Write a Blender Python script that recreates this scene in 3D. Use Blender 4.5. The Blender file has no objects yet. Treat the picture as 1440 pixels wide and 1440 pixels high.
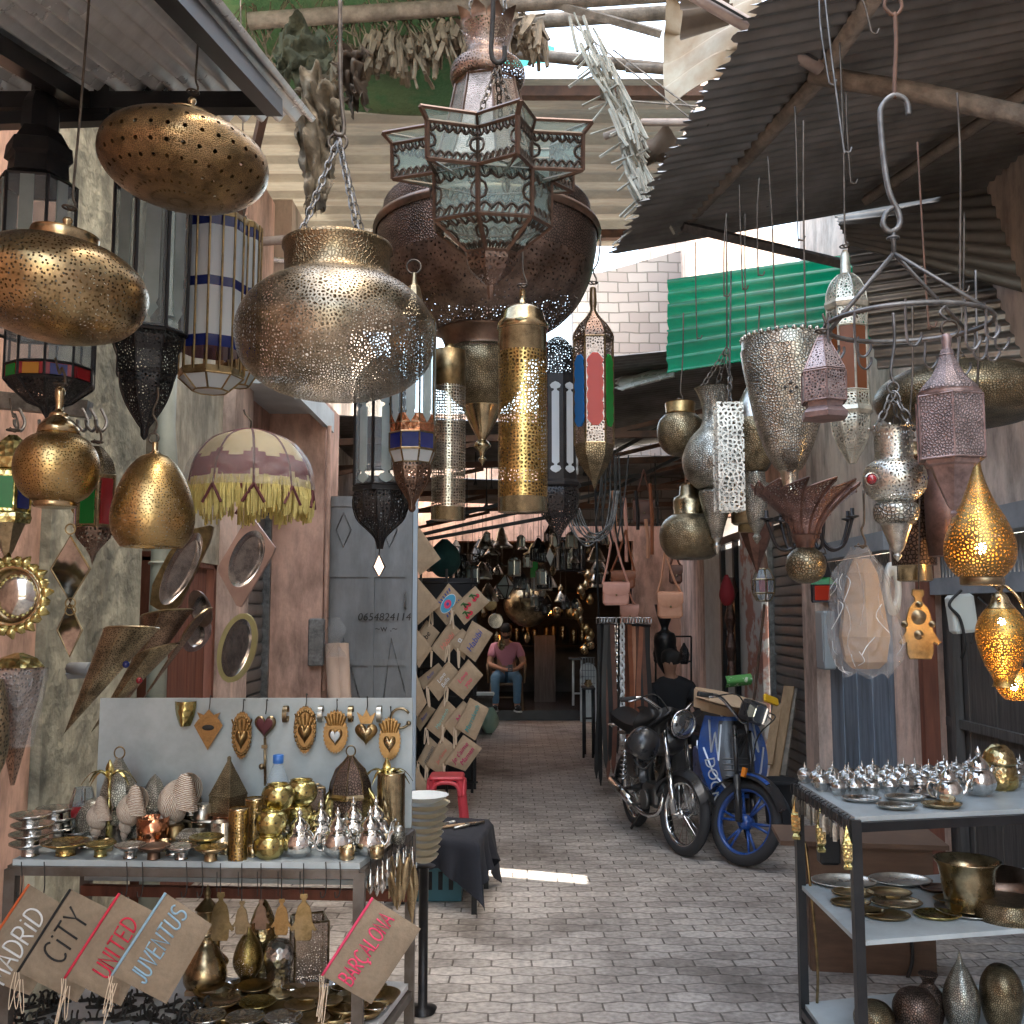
import bpy, math, random
from math import sin, cos, pi, radians as R, sqrt, atan2
from mathutils import Vector as V, Matrix as M
random.seed(7)
sc = bpy.context.scene
COL = sc.collection
# ---------------------------------------------------------------- camera geometry
F = 1400.0; HC = 1.65; T = math.atan(140/1400.0); cT, sT = cos(T), sin(T)
def ray(px, py):
    x = (px-720)/F; y = (720-py)/F
    return V((x, cT-y*sT, sT+y*cT))
def P(px, py, d):                      # point at distance d down the lane
    r = ray(px, py); k = d/r.y
    return V((r.x*k, d, HC+r.z*k))
def PL(px, py, z):                     # point on a level plane at height z
    r = ray(px, py); k = (z-HC)/r.z
    return V((r.x*k, r.y*k, z))
def SZ(py, d):                         # metres for one pixel there
    return d/(ray(720, py).y*F)
# ---------------------------------------------------------------- objects
ORG = {}
def tag(o, label=None, cat=None, group=None, kind=None):
    if label: o['label'] = label
    if cat: o['category'] = cat
    if group: o['group'] = group
    if kind: o['kind'] = kind
    return o
def thing(name, label, cat, loc, group=None):
    o = bpy.data.objects.new(name, None); COL.objects.link(o)
    o.empty_display_size = .05
    o.location = loc; ORG[o.name] = V(loc)
    return tag(o, label, cat, group)
def dup(root, loc, rotz=0, scale=None, label=None, group=None):
    r = root.copy(); COL.objects.link(r); r.location = loc; r.rotation_euler = (0, 0, rotz)
    if scale is not None: r.scale = (scale,)*3 if not isinstance(scale, tuple) else scale
    if label: r['label'] = label
    if group: r['group'] = group
    for ch in list(root.children):
        c = ch.copy(); COL.objects.link(c); c.parent = r
        for g in list(ch.children):
            e = g.copy(); COL.objects.link(e); e.parent = c
    return r
def I4(loc=(0,0,0), rz=0, rx=0, ry=0):
    return M.Translation(V(loc)) @ M.Rotation(rz,4,'Z') @ M.Rotation(ry,4,'Y') @ M.Rotation(rx,4,'X')
class MB:
    def __init__(s): s.v=[]; s.f=[]; s.u=[]; s.m=[]; s.s=[]
    def face(s, idx, uv=None, mat=0, sm=False):
        s.f.append(tuple(idx)); s.u.append(uv or [(0,0)]*len(idx)); s.m.append(mat); s.s.append(sm)
    def lathe(s, prof, n=28, X=None, rot=0, smooth=True, mat=0, flute=None, twist=0, cap=True, sx=1, sy=1, arc=None):
        X = X or M.Identity(4)
        b = len(s.v); L = 0; ls = []
        rm = max(max(p[0] for p in prof), 1e-4)
        full = arc is None
        a0, a1 = (0, 2*pi) if full else arc
        nn = n if full else n+1
        for i,(r,z) in enumerate(prof):
            if i: L += math.hypot(r-prof[i-1][0], z-prof[i-1][1])
            ls.append(L)
            for k in range(nn):
                a = rot + a0+(a1-a0)*k/n + twist*z
                q = r
                if flute: q = r*(1+flute[1]*abs(cos(flute[0]*a/2-flute[0]*twist*z/2)) )
                s.v.append(X @ V((q*cos(a)*sx, q*sin(a)*sy, z)))
        for i in range(len(prof)-1):
            for k in range(n):
                k2 = (k+1)%n if full else k+1
                A=b+i*nn+k; B=b+i*nn+k2; C=B+nn; D=A+nn
                u0=(a1-a0)*k/n*rm; u1=(a1-a0)*(k+1)/n*rm
                s.face((A,B,C,D), [(u0,ls[i]),(u1,ls[i]),(u1,ls[i+1]),(u0,ls[i+1])], mat, smooth)
        if cap and full:
            for i in (0, len(prof)-1):
                if prof[i][0] > 1e-3:
                    s.face([b+i*nn+k for k in range(n)], [(prof[i][0]*cos(2*pi*k/n), prof[i][0]*sin(2*pi*k/n)) for k in range(n)], mat)
        return s
    def tube(s, pts, r, n=6, closed=False, mat=0, taper=None):
        pts = [V(p) for p in pts]; N=len(pts); b=len(s.v)
        prev=None
        for i,p in enumerate(pts):
            if closed: t = pts[(i+1)%N]-pts[i-1]
            else: t = pts[min(i+1,N-1)]-pts[max(i-1,0)]
            if t.length<1e-9: t=V((0,0,1))
            t.normalize()
            if prev is None:
                a = V((0,0,1)) if abs(t.z)<.9 else V((1,0,0))
                x = t.cross(a).normalized()
            else:
                x = prev - t*prev.dot(t)
                if x.length<1e-6: x=t.orthogonal()
                x.normalize()
            prev=x; y=t.cross(x)
            rr = r if taper is None else r*(1+(taper-1)*i/max(1,N-1))
            if isinstance(r,(list,tuple)): rr=r[i]
            for k in range(n):
                a=2*pi*k/n; s.v.append(p+x*cos(a)*rr+y*sin(a)*rr)
        for i in range(N if closed else N-1):
            j=(i+1)%N
            for k in range(n):
                k2=(k+1)%n
                s.face((b+i*n+k,b+i*n+k2,b+j*n+k2,b+j*n+k),None,mat,n>4)
        if not closed:
            s.face([b+k for k in range(n)][::-1],None,mat); s.face([b+(N-1)*n+k for k in range(n)],None,mat)
        return s
    def box(s, c, d, X=None, mat=0, bev=0):
        X = X or M.Identity(4); c=V(c); b=len(s.v)
        h=V(d)/2
        if bev<=0:
            for z in (-1,1):
                for x,y in ((-1,-1),(1,-1),(1,1),(-1,1)): s.v.append(X@(c+V((x*h.x,y*h.y,z*h.z))))
            for f,(i,j) in (((0,3,2,1),(0,1)),((4,5,6,7),(0,1)),((0,1,5,4),(0,2)),((1,2,6,5),(1,2)),((2,3,7,6),(0,2)),((3,0,4,7),(1,2))):
                co=[V(((-1,1,1,-1,-1,1,1,-1)[k]*h.x,(-1,-1,1,1,-1,-1,1,1)[k]*h.y,(-1,-1,-1,-1,1,1,1,1)[k]*h.z)) for k in f]
                s.face([b+k for k in f],[(q[i],q[j]) for q in co],mat)
            return s
        o=[]
        e=min(bev,h.x*.9,h.y*.9)
        for (x,y) in ((1,1),(-1,1),(-1,-1),(1,-1)):
            base={(1,1):0,(-1,1):90,(-1,-1):180,(1,-1):270}[(x,y)]
            for a in (0,45,90):
                o.append((c.x+x*(h.x-e)+e*cos(R(base+a)), c.y+y*(h.y-e)+e*sin(R(base+a))))
        s.polyz(o,c.z-h.z,c.z+h.z,X,mat,bev=min(bev,h.z*.9))
        return s
    def polyz(s, o, z0, z1, X=None, mat=0, bev=0):   # outline in XY, extruded in Z
        X = X or M.Identity(4); n=len(o); b=len(s.v)
        cx=sum(p[0] for p in o)/n; cy=sum(p[1] for p in o)/n
        lv=[(z0,1),(z1,1)]
        if bev>0:
            rr=max(math.hypot(p[0]-cx,p[1]-cy) for p in o); k=1-bev/max(rr,1e-4)
            lv=[(z0,k),(z0+bev,1),(z1-bev,1),(z1,k)]
        for z,k in lv:
            for p in o: s.v.append(X@V((cx+(p[0]-cx)*k,cy+(p[1]-cy)*k,z)))
        for i in range(len(lv)-1):
            acc=0
            for k in range(n):
                k2=(k+1)%n; l=math.hypot(o[k2][0]-o[k][0],o[k2][1]-o[k][1])
                s.face((b+i*n+k,b+i*n+k2,b+(i+1)*n+k2,b+(i+1)*n+k),[(acc,lv[i][0]),(acc+l,lv[i][0]),(acc+l,lv[i+1][0]),(acc,lv[i+1][0])],mat)
                acc+=l
        s.face([b+k for k in range(n)][::-1],[o[k] for k in range(n)][::-1],mat)
        t=b+(len(lv)-1)*n
        s.face([t+k for k in range(n)],[o[k] for k in range(n)],mat)
        return s
    def plate(s, o, th, X=None, mat=0, bev=0):       # outline in XZ, thickness along Y (front = -Y)
        X = X or M.Identity(4)
        return s.polyz([(p[0],p[1]) for p in o], -th/2, th/2, X @ M.Rotation(pi/2,4,'X'), mat, bev)
    def grid(s, fn, nu, nv, mat=0, smooth=True, uv=None, flip=False):
        b=len(s.v)
        for j in range(nv+1):
            for i in range(nu+1): s.v.append(V(fn(i/nu,j/nv)))
        for j in range(nv):
            for i in range(nu):
                A=b+j*(nu+1)+i; q=(A,A+1,A+nu+2,A+nu+1)
                c=[(i/nu,j/nv),((i+1)/nu,j/nv),((i+1)/nu,(j+1)/nv),(i/nu,(j+1)/nv)]
                if uv: c=[(a*uv[0],e*uv[1]) for a,e in c]
                if flip: q=q[::-1]; c=c[::-1]
                s.face(q,c,mat,smooth)
        return s
    def ball(s, c, r, n=16, X=None, mat=0, sx=1, sy=1, sz=1):
        X=(X or M.Identity(4))@M.Translation(V(c))
        k=max(6,n//2)
        return s.lathe([(r*sin(pi*i/k), -r*cos(pi*i/k)*sz) for i in range(k+1)], n, X, mat=mat, sx=sx, sy=sy, cap=False)
    def ring(s, c, r, tr, X=None, n=24, m=6, mat=0, sx=1, sy=1):  # ring in local XY
        X=(X or M.Identity(4))@M.Translation(V(c))
        return s.tube([X@V((r*cos(2*pi*i/n)*sx, r*sin(2*pi*i/n)*sy,0)) for i in range(n)], tr, m, True, mat)
    def build(s, name, mats, parent=None, org=None):
        if parent is not None: o0=ORG[parent.name]
        else: o0=V(org) if org is not None else V((0,0,0))
        me=bpy.data.meshes.new(name)
        me.from_pydata([tuple(v-o0) for v in s.v],[],s.f)
        uv=me.uv_layers.new(name='UVMap'); k=0
        flat=[]
        for u in s.u:
            for q in u: flat += [q[0],q[1]]
        uv.data.foreach_set('uv',flat)
        me.polygons.foreach_set('material_index',s.m)
        me.polygons.foreach_set('use_smooth',s.s)
        for m in (mats if isinstance(mats,(list,tuple)) else [mats]): me.materials.append(MAT[m] if isinstance(m,str) else m)
        me.update()
        o=bpy.data.objects.new(name,me); COL.objects.link(o)
        ORG[o.name]=V(o0)
        if parent is not None: o.parent=parent
        else: o.location=o0
        return o
def one(mb, name, mat, label, cat, org, group=None, kind=None):
    o=mb.build(name,mat,None,org); return tag(o,label,cat,group,kind)
def struct(mb, name, mat, org=(0,0,0)):
    o=mb.build(name,mat,None,org); o['kind']='structure'; return o
def bez(pts, n=10):           # Catmull-Rom through points
    pts=[V(p) for p in pts]; out=[]
    for i in range(len(pts)-1):
        p0=pts[max(i-1,0)];p1=pts[i];p2=pts[i+1];p3=pts[min(i+2,len(pts)-1)]
        for k in range(n):
            t=k/n
            out.append(.5*((2*p1)+(p2-p0)*t+(2*p0-5*p1+4*p2-p3)*t*t+(3*p1-p0-3*p2+p3)*t**3))
    out.append(pts[-1]); return out
def smooth_prof(p, n=5):
    q=bez([(a,b,0) for a,b in p],n); return [(max(v.x,0),v.y) for v in q]
def chain(mb, a, b, link=.03, r=.0022, mat=0):
    a=V(a);b=V(b);d=b-a;L=d.length;n=max(2,int(L/(link*.72)));d.normalize()
    x=d.orthogonal().normalized();y=d.cross(x)
    for i in range(n):
        c=a+d*(L*(i+.5)/n); w=x if i%2 else y
        mb.tube([c+d*(link*.5*cos(2*pi*k/10))+w*(link*.27*sin(2*pi*k/10)) for k in range(10)], r, 4, True, mat)
# ---------------------------------------------------------------- materials
MAT={}
def _mat(name):
    m=bpy.data.materials.new(name); m.use_nodes=True; MAT[name]=m
    t=m.node_tree; t.nodes.clear(); return m,t
def nd(t, ty, **kw):
    n=t.nodes.new(ty)
    for k,v in kw.items():
        if k.startswith('_'): setattr(n,k[1:],v)
        else:
            key=k.replace('__',' ')
            n.inputs[int(key[1:]) if key[0]=='i' and key[1:].isdigit() else key].default_value=v
    return n
def mth(t, op, a, b=None, c=None):
    n=t.nodes.new('ShaderNodeMath'); n.operation=op
    for i,v in enumerate((a,b,c)):
        if v is None: continue
        if isinstance(v,(int,float)): n.inputs[i].default_value=v
        else: t.links.new(v,n.inputs[i])
    return n.outputs[0]
def c4(c): return (c[0],c[1],c[2],1)
def ramp(t, fac, stops):
    n=t.nodes.new('ShaderNodeValToRGB'); e=n.color_ramp.elements
    while len(e)<len(stops): e.new(.5)
    for i,(p,c) in enumerate(stops): e[i].position=p; e[i].color=c4(c)
    t.links.new(fac,n.inputs[0]); return n.outputs[0]
def mat(name, col, rough=.5, metal=0., col2=None, ns=6., nd_=6, bump=None, pierce=None, trans=None, emit=None, rvar=0, coat=0, etch=None, lo=.35, hi=.65, stretch=None, alpha=None, spec=None, dirt=None):
    m,t=_mat(name); L=t.links
    tc=nd(t,'ShaderNodeTexCoord')
    vec=tc.outputs['Object']
    if stretch:
        mp=nd(t,'ShaderNodeMapping'); mp.inputs['Scale'].default_value=stretch; L.new(vec,mp.inputs[0]); vec=mp.outputs[0]
    b=nd(t,'ShaderNodeBsdfPrincipled',Roughness=rough,Metallic=metal); b.inputs['Base Color'].default_value=c4(col)
    if spec is not None: b.inputs['Specular IOR Level'].default_value=spec
    if coat: b.inputs['Coat Weight'].default_value=coat
    colout=None
    if col2 is not None:
        n=nd(t,'ShaderNodeTexNoise',Scale=ns,Detail=float(nd_),Roughness=.62); L.new(vec,n.inputs['Vector'])
        colout=ramp(t,n.outputs[0],[(lo,col),(hi,col2)])
        if rvar:
            r=ramp(t,n.outputs[0],[(.3,(max(rough-rvar,.05),)*3),(.7,(rough+rvar,)*3)]); L.new(r,b.inputs['Roughness'])
    hgt=None
    if etch:                                  # engraved lines darker and sunk: (feature, scale, threshold, dark)
        w=nd(t,'ShaderNodeTexVoronoi',_voronoi_dimensions='2D',_feature='DISTANCE_TO_EDGE' if etch[0]=='edge' else 'F1',Scale=etch[1],Randomness=etch[4] if len(etch)>4 else 1.)
        L.new(tc.outputs['UV'],w.inputs['Vector'])
        k=nd(t,'ShaderNodeMapRange'); k.inputs[1].default_value=etch[2]*.6; k.inputs[2].default_value=etch[2]*1.4
        L.new(w.outputs['Distance'],k.inputs[0]); hgt=k.outputs[0]
        mx=nd(t,'ShaderNodeMix',_data_type='RGBA'); L.new(hgt,mx.inputs[0])
        dk=[c*etch[3] for c in col]; mx.inputs[6].default_value=c4(dk); mx.inputs[7].default_value=c4(col)
        if colout is not None: L.new(colout,mx.inputs[7])
        colout=mx.outputs[2]
    if dirt is None and metal>=.7 and rough>.1: dirt=(16,.5,1.15,None)
    if dirt and colout is not None:           # blotches of grime or patina
        n=nd(t,'ShaderNodeTexNoise',Scale=float(dirt[0]),Detail=9.,Roughness=.7); dv=tc.outputs['Object']
        if dirt[3]:
            mp=nd(t,'ShaderNodeMapping'); mp.inputs['Scale'].default_value=dirt[3]; L.new(dv,mp.inputs[0]); dv=mp.outputs[0]
        L.new(dv,n.inputs['Vector']); dc=ramp(t,n.outputs[0],[(.36,(dirt[1],)*3),(.58,(dirt[2],)*3)])
        mx=nd(t,'ShaderNodeMix',_data_type='RGBA',_blend_type='MULTIPLY'); mx.inputs[0].default_value=1.; L.new(colout,mx.inputs[6]); L.new(dc,mx.inputs[7]); colout=mx.outputs[2]
    if colout is not None: L.new(colout,b.inputs['Base Color'])
    bn=None
    if bump:
        ty,scl,st,di=(bump+(.01,))[:4] if len(bump)==3 else bump
        if ty=='n':
            n=nd(t,'ShaderNodeTexNoise',Scale=scl,Detail=5.); L.new(vec,n.inputs['Vector']); h=n.outputs[0]
        else:
            n=nd(t,'ShaderNodeTexVoronoi',Scale=scl); L.new(vec,n.inputs['Vector']); h=n.outputs['Distance']
        bn=nd(t,'ShaderNodeBump',Strength=st,Distance=di); L.new(h,bn.inputs['Height'])
    if hgt is not None:
        b2=nd(t,'ShaderNodeBump',Strength=.6,Distance=.002); L.new(hgt,b2.inputs['Height'])
        if bn: L.new(bn.outputs[0],b2.inputs['Normal'])
        bn=b2
    if bn: L.new(bn.outputs[0],b.inputs['Normal'])
    sh=b.outputs[0]
    if emit:
        b.inputs['Emission Color'].default_value=c4(emit[:3]); b.inputs['Emission Strength'].default_value=emit[3]
    if trans:                                 # light that comes through a thin sheet
        tr=nd(t,'ShaderNodeBsdfTranslucent'); tr.inputs[0].default_value=c4(trans[:3])
        mx=nd(t,'ShaderNodeMixShader'); mx.inputs[0].default_value=trans[3]; L.new(sh,mx.inputs[1]); L.new(tr.outputs[0],mx.inputs[2]); sh=mx.outputs[0]
    if alpha:                                 # clear material: (tint r,g,b, share)
        tr=nd(t,'ShaderNodeBsdfTransparent'); tr.inputs[0].default_value=c4(alpha[:3])
        mx=nd(t,'ShaderNodeMixShader'); mx.inputs[0].default_value=alpha[3]; L.new(sh,mx.inputs[1]); L.new(tr.outputs[0],mx.inputs[2]); sh=mx.outputs[0]
    if pierce:                                # cut holes: (feature, scale, threshold, randomness)
        w=nd(t,'ShaderNodeTexVoronoi',_voronoi_dimensions='2D',_feature='DISTANCE_TO_EDGE' if pierce[0]=='edge' else 'F1',Scale=pierce[1],Randomness=pierce[3])
        L.new(tc.outputs['UV'],w.inputs['Vector'])
        f=mth(t,'GREATER_THAN' if pierce[0]=='edge' else 'LESS_THAN',w.outputs['Distance'],pierce[2])
        if len(pierce)>4:                     # only inside bands that come and go
            w2=nd(t,'ShaderNodeTexVoronoi',_voronoi_dimensions='2D',Scale=pierce[4],Randomness=.0); L.new(tc.outputs['UV'],w2.inputs['Vector'])
            f=mth(t,'MULTIPLY',f,mth(t,'LESS_THAN',w2.outputs['Distance'],pierce[5]))
        tr=nd(t,'ShaderNodeBsdfTransparent')
        mx=nd(t,'ShaderNodeMixShader'); L.new(f,mx.inputs[0]); L.new(sh,mx.inputs[1]); L.new(tr.outputs[0],mx.inputs[2]); sh=mx.outputs[0]
    o=nd(t,'ShaderNodeOutputMaterial'); L.new(sh,o.inputs[0])
    return m
BR=(.38,.285,.165); BRL=(.47,.375,.225); BRD=(.23,.175,.10); CO=(.30,.17,.115); SI=(.58,.56,.50); PU=(.27,.19,.175)
mat('brass',BRL,.27,1,col2=BR,ns=9,bump=('n',40,.12,.004),rvar=.08)
mat('brass_plain',BRL,.2,1,col2=BR,ns=5,rvar=.06)
mat('brass_hammered',BRL,.22,1,col2=(.45,.32,.10),ns=7,bump=('v',70,.5,.004))
mat('brass_lime',(.55,.47,.20),.24,1,col2=(.40,.33,.13),ns=9,bump=('v',60,.6,.004))
mat('brass_dull',(.36,.25,.11),.38,1,col2=BRD,ns=7,bump=('n',60,.25,.003))
mat('brass_dots',BR,.3,1,col2=(.33,.22,.095),ns=6,pierce=('dot',105,.24,.75),bump=('n',50,.15,.003))
mat('brass_dots_fine',(.50,.34,.14),.33,1,col2=(.28,.19,.085),ns=8,pierce=('dot',150,.24,.8),bump=('n',60,.2,.003))
mat('brass_star',(.46,.31,.15),.3,1,col2=(.30,.20,.11),ns=7,pierce=('dot',27,.135,0.0),etch=('dot',230,.3,.35,.7),bump=('n',30,.1,.003))
mat('bronze_lace',(.37,.305,.22),.36,1,col2=(.22,.18,.135),ns=9,pierce=('edge',112,.215,1.),bump=('n',60,.2,.003))
mat('bronze_band',(.38,.29,.18),.36,1,col2=(.24,.18,.11),ns=9,etch=('edge',110,.13,.5))
mat('copper_lace',(.26,.18,.14),.42,1,col2=(.14,.09,.07),ns=7,pierce=('edge',88,.245,1.),bump=('n',40,.2,.003))
mat('copper_fine',(.24,.175,.14),.42,1,col2=(.13,.09,.07),ns=7,pierce=('edge',70,.34,1.),bump=('n',40,.2,.003))
mat('copper_etch',(.25,.19,.16),.42,1,col2=(.17,.10,.075),ns=8,etch=('edge',105,.17,.25))
mat('copper',(.27,.185,.14),.42,1,col2=(.14,.09,.065),ns=8,bump=('n',30,.1,.003))
mat('copper_bright',(.72,.33,.19),.18,1,col2=(.55,.24,.13),ns=9,bump=('v',60,.5,.004))
mat('copper_panel',(.42,.34,.29),.4,1,col2=(.26,.2,.17),ns=8,pierce=('edge',115,.22,1.))
mat('brass_cyl',(.50,.35,.13),.3,1,col2=(.36,.24,.09),ns=6,pierce=('edge',100,.21,.75),bump=('n',40,.1,.003))
mat('silver_cyl',(.58,.53,.44),.3,1,col2=(.42,.37,.29),ns=6,pierce=('edge',110,.18,.5))
mat('silver',SI,.3,1,col2=(.40,.39,.35),ns=9,bump=('n',40,.15,.003),rvar=.08)
mat('silver_shiny',(.80,.79,.76),.11,1,col2=(.66,.65,.62),ns=12,bump=('v',90,.25,.003))
mat('silver_etch',(.56,.55,.48),.33,1,col2=(.38,.37,.32),ns=9,etch=('edge',125,.16,.3))
mat('silver_lace',(.58,.57,.51),.35,1,col2=(.42,.41,.36),ns=9,pierce=('edge',120,.23,1.))
mat('silver_openwork',(.70,.69,.63),.4,.7,col2=(.58,.57,.52),ns=9,pierce=('edge',62,.17,.85))
mat('silver_hammered',(.66,.65,.62),.24,1,col2=(.5,.49,.47),ns=9,bump=('v',60,.6,.004))
mat('pale_openwork',(.60,.58,.48),.42,.75,col2=(.46,.44,.36),ns=9,pierce=('edge',105,.23,1.))
mat('pale_metal',(.60,.58,.48),.42,.75,col2=(.46,.44,.36),ns=9)
mat('old_bronze',(.36,.29,.18),.33,1,col2=(.19,.15,.095),ns=10,etch=('edge',135,.17,.3),bump=('n',60,.3,.003))
mat('old_bronze_plain',(.38,.30,.18),.32,1,col2=(.18,.14,.09),ns=7,bump=('n',35,.25,.004),rvar=.1)
mat('purple_etch',(.33,.265,.255),.5,.75,col2=(.23,.165,.165),ns=10,etch=('edge',150,.2,.42))
mat('purple_lace',(.36,.295,.285),.5,.75,col2=(.26,.2,.2),ns=10,pierce=('edge',150,.26,1.))
mat('purple_plain',(.34,.25,.235),.5,.75,col2=(.2,.145,.14),ns=9)
mat('maroon_lace',(.17,.10,.085),.5,.8,col2=(.09,.055,.05),ns=9,pierce=('edge',130,.28,1.))
mat('maroon_plain',(.18,.105,.085),.45,.8,col2=(.10,.06,.05),ns=9)
mat('wall_bronze',(.40,.33,.22),.42,1,col2=(.2,.165,.11),ns=6,etch=('dot',105,.26,.15,.8))
mat('wall_copper',(.36,.26,.20),.42,1,col2=(.2,.14,.105),ns=6,etch=('dot',105,.26,.2,.8))
mat('heart_gold',(.40,.265,.12),.3,1,col2=(.22,.14,.06),ns=14,bump=('n',40,.2,.004))
mat('glow_brass',(.32,.22,.08),.4,1,col2=(.22,.15,.06),ns=9,pierce=('edge',120,.27,1.))
mat('glow_brass_fine',(.42,.30,.10),.4,1,col2=(.3,.2,.07),ns=9,pierce=('dot',165,.27,.7))
mat('iron',(.018,.018,.021),.38,.6,col2=(.035,.033,.033),ns=14)
mat('iron_lace',(.018,.017,.019),.38,.6,col2=(.04,.037,.036),ns=14,pierce=('edge',95,.26,1.))
mat('iron_matte',(.022,.021,.02),.7,.2,col2=(.04,.036,.032),ns=11)
mat('wire',(.14,.115,.09),.55,.7,col2=(.07,.055,.045),ns=20)
mat('wire_grey',(.19,.185,.18),.5,.7,col2=(.10,.095,.09),ns=20)
mat('rust',(.15,.075,.045),.75,.2,col2=(.07,.04,.028),ns=9)
mat('lattice_frame',(.13,.08,.058),.45,.7)
mat('lattice',(.05,.036,.027),.5,.6)
mat('glass_white',(.66,.72,.76),.32,trans=(.75,.82,.86,.35))
mat('glass_frost',(.42,.48,.49),.14,trans=(.6,.75,.74,.3),col2=(.30,.36,.36),ns=12)
mat('glass_clear',(.30,.34,.37),.06,alpha=(.86,.9,.92,.62))
mat('glass_star',(.30,.38,.365),.07,alpha=(.80,.93,.88,.55))
mat('glass_blue',(.012,.02,.13),.12,trans=(.02,.08,.6,.2),coat=.5)
mat('glass_red',(.55,.03,.01),.25,trans=(1.,.1,.03,.55))
mat('glass_green',(.02,.25,.05),.25,trans=(.05,.7,.15,.5))
mat('glass_sky',(.02,.16,.40),.25,trans=(.05,.4,.8,.5))
mat('glass_ruby',(.22,.01,.015),.1,coat=.6)
mat('glass_brown',(.17,.055,.02),.25,trans=(.4,.13,.04,.3))
mat('glass_amber',(.45,.20,.03),.25,trans=(.7,.35,.05,.3))
mat('mirror',(.72,.73,.74),.04,1)
mat('mirror_dull',(.46,.45,.42),.12,1,col2=(.34,.33,.31),ns=5)
mat('plastic_film',(.55,.55,.55),.05,alpha=(.98,.98,.98,.76),bump=('n',38,1.,.05),spec=.9)
mat('paper_tan',(.34,.235,.14),.8,col2=(.27,.18,.105),ns=9)
mat('bottle_plastic',(.62,.72,.80),.05,alpha=(.85,.93,.97,.7))
mat('bottle_cap',(.04,.16,.5),.35)
mat('bulb_warm',(1,.8,.4),.5,emit=(1.,.55,.2,75))
mat('bulb_far',(1,.6,.3),.5,emit=(1.,.35,.08,25))
mat('glow_inner',(.8,.4,.05),.6,emit=(1.,.43,.06,.22))
mat('tray_wood',(.42,.27,.22),.35,.35,col2=(.30,.19,.16),ns=7)
mat('tray_inner',(.60,.55,.51),.27,1,col2=(.42,.36,.33),ns=4)
mat('tray_yellow',(.62,.55,.27),.3,.6,col2=(.46,.40,.18),ns=5)
mat('shade_cream',(.66,.56,.33),.8,trans=(.8,.7,.4,.3),col2=(.52,.43,.24),ns=16,bump=('n',80,.3,.004))
mat('shade_maroon',(.13,.018,.03),.7,trans=(.3,.04,.06,.2),col2=(.20,.04,.05),ns=16)
mat('fringe',(.68,.60,.24),.85,col2=(.52,.43,.15),ns=30,bump=('n',120,.5,.005))
mat('cord_maroon',(.09,.02,.025),.8)
m,t=_mat('shell'); tc=nd(t,'ShaderNodeTexCoord'); wv=nd(t,'ShaderNodeTexWave',_bands_direction='Y',Scale=9.,Distortion=3.5,Detail=3.,Detail__Scale=1.6); t.links.new(tc.outputs['UV'],wv.inputs['Vector'])
b=nd(t,'ShaderNodeBsdfPrincipled',Roughness=.35); t.links.new(ramp(t,wv.outputs['Fac'],[(.25,(.27,.13,.065)),(.42,(.66,.55,.43)),(.7,(.76,.71,.62))]),b.inputs['Base Color'])
bu=nd(t,'ShaderNodeBump',Strength=.6,Distance=.004); t.links.new(wv.outputs['Fac'],bu.inputs['Height']); t.links.new(bu.outputs[0],b.inputs['Normal'])
o=nd(t,'ShaderNodeOutputMaterial'); t.links.new(b.outputs[0],o.inputs[0])
mat('leather_tan',(.50,.24,.14),.55,col2=(.42,.19,.11),ns=11)
mat('leather_pink',(.60,.30,.23),.55,col2=(.52,.25,.19),ns=11)
mat('leather_brown',(.12,.04,.022),.5,col2=(.08,.03,.018),ns=11)
mat('leather_rust',(.27,.085,.035),.5,col2=(.2,.06,.025),ns=11)
mat('leather_black',(.012,.011,.011),.45)
mat('belt_white',(.62,.62,.62),.4)
mat('jute',(.275,.215,.15),.9,col2=(.21,.16,.11),ns=16,bump=('n',220,.5,.002),dirt=(9.,.75,1.08,None))
mat('jute_light',(.42,.31,.205),.9,col2=(.33,.24,.155),ns=16,bump=('n',220,.5,.002),dirt=(7.,.78,1.08,None))
mat('string',(.62,.50,.37),.9)
def thread(n,c): mat('th_'+n,c,.75,bump=('n',250,.4,.002))
for n,c in dict(white=(.72,.73,.74),black=(.012,.012,.013),red=(.58,.025,.06),blue=(.26,.42,.55),pink=(.72,.06,.15),navy=(.05,.08,.30),teal=(.04,.30,.30),mint=(.28,.52,.45),coral=(.70,.20,.15),magenta=(.45,.015,.12),green=(.03,.12,.03),sky=(.07,.35,.55),orange=(.55,.11,.03),grey=(.16,.15,.14)).items(): thread(n,c)
mat('teal_sack',(.012,.07,.068),.85,col2=(.006,.04,.04),ns=5)
mat('cream_ware',(.60,.54,.40),.4,col2=(.48,.41,.28),ns=7)
# setting
mat('pink_plaster',(.68,.43,.335),.9,col2=(.56,.34,.26),ns=2.5,nd_=10,bump=('n',9,.5,.02),dirt=(2.1,.42,1.1,(1.6,1.6,.55)))
mat('pink_pale',(.71,.53,.44),.9,col2=(.59,.43,.355),ns=3,nd_=10,bump=('n',9,.5,.02),dirt=(2.1,.42,1.1,(1.6,1.6,.55)))
mat('cream_plaster',(.56,.50,.39),.92,col2=(.27,.24,.185),ns=3.2,nd_=10,bump=('n',8,.6,.03),dirt=(2.1,.42,1.1,(1.6,1.6,.55)))
mat('cream_wall',(.56,.49,.42),.9,col2=(.47,.37,.31),ns=1.6,nd_=10,bump=('n',9,.4,.02),dirt=(2.1,.42,1.1,(1.6,1.6,.55)))
mat('concrete',(.38,.36,.28),.92,col2=(.15,.15,.12),ns=2.6,nd_=10,bump=('n',7,.8,.05),lo=.38,hi=.68,dirt=(2.1,.42,1.1,(1.6,1.6,.55)))
mat('peeling',(.62,.60,.57),.9,col2=(.45,.22,.17),ns=3,nd_=9,lo=.47,hi=.53,bump=('n',7,.5,.03))
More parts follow.
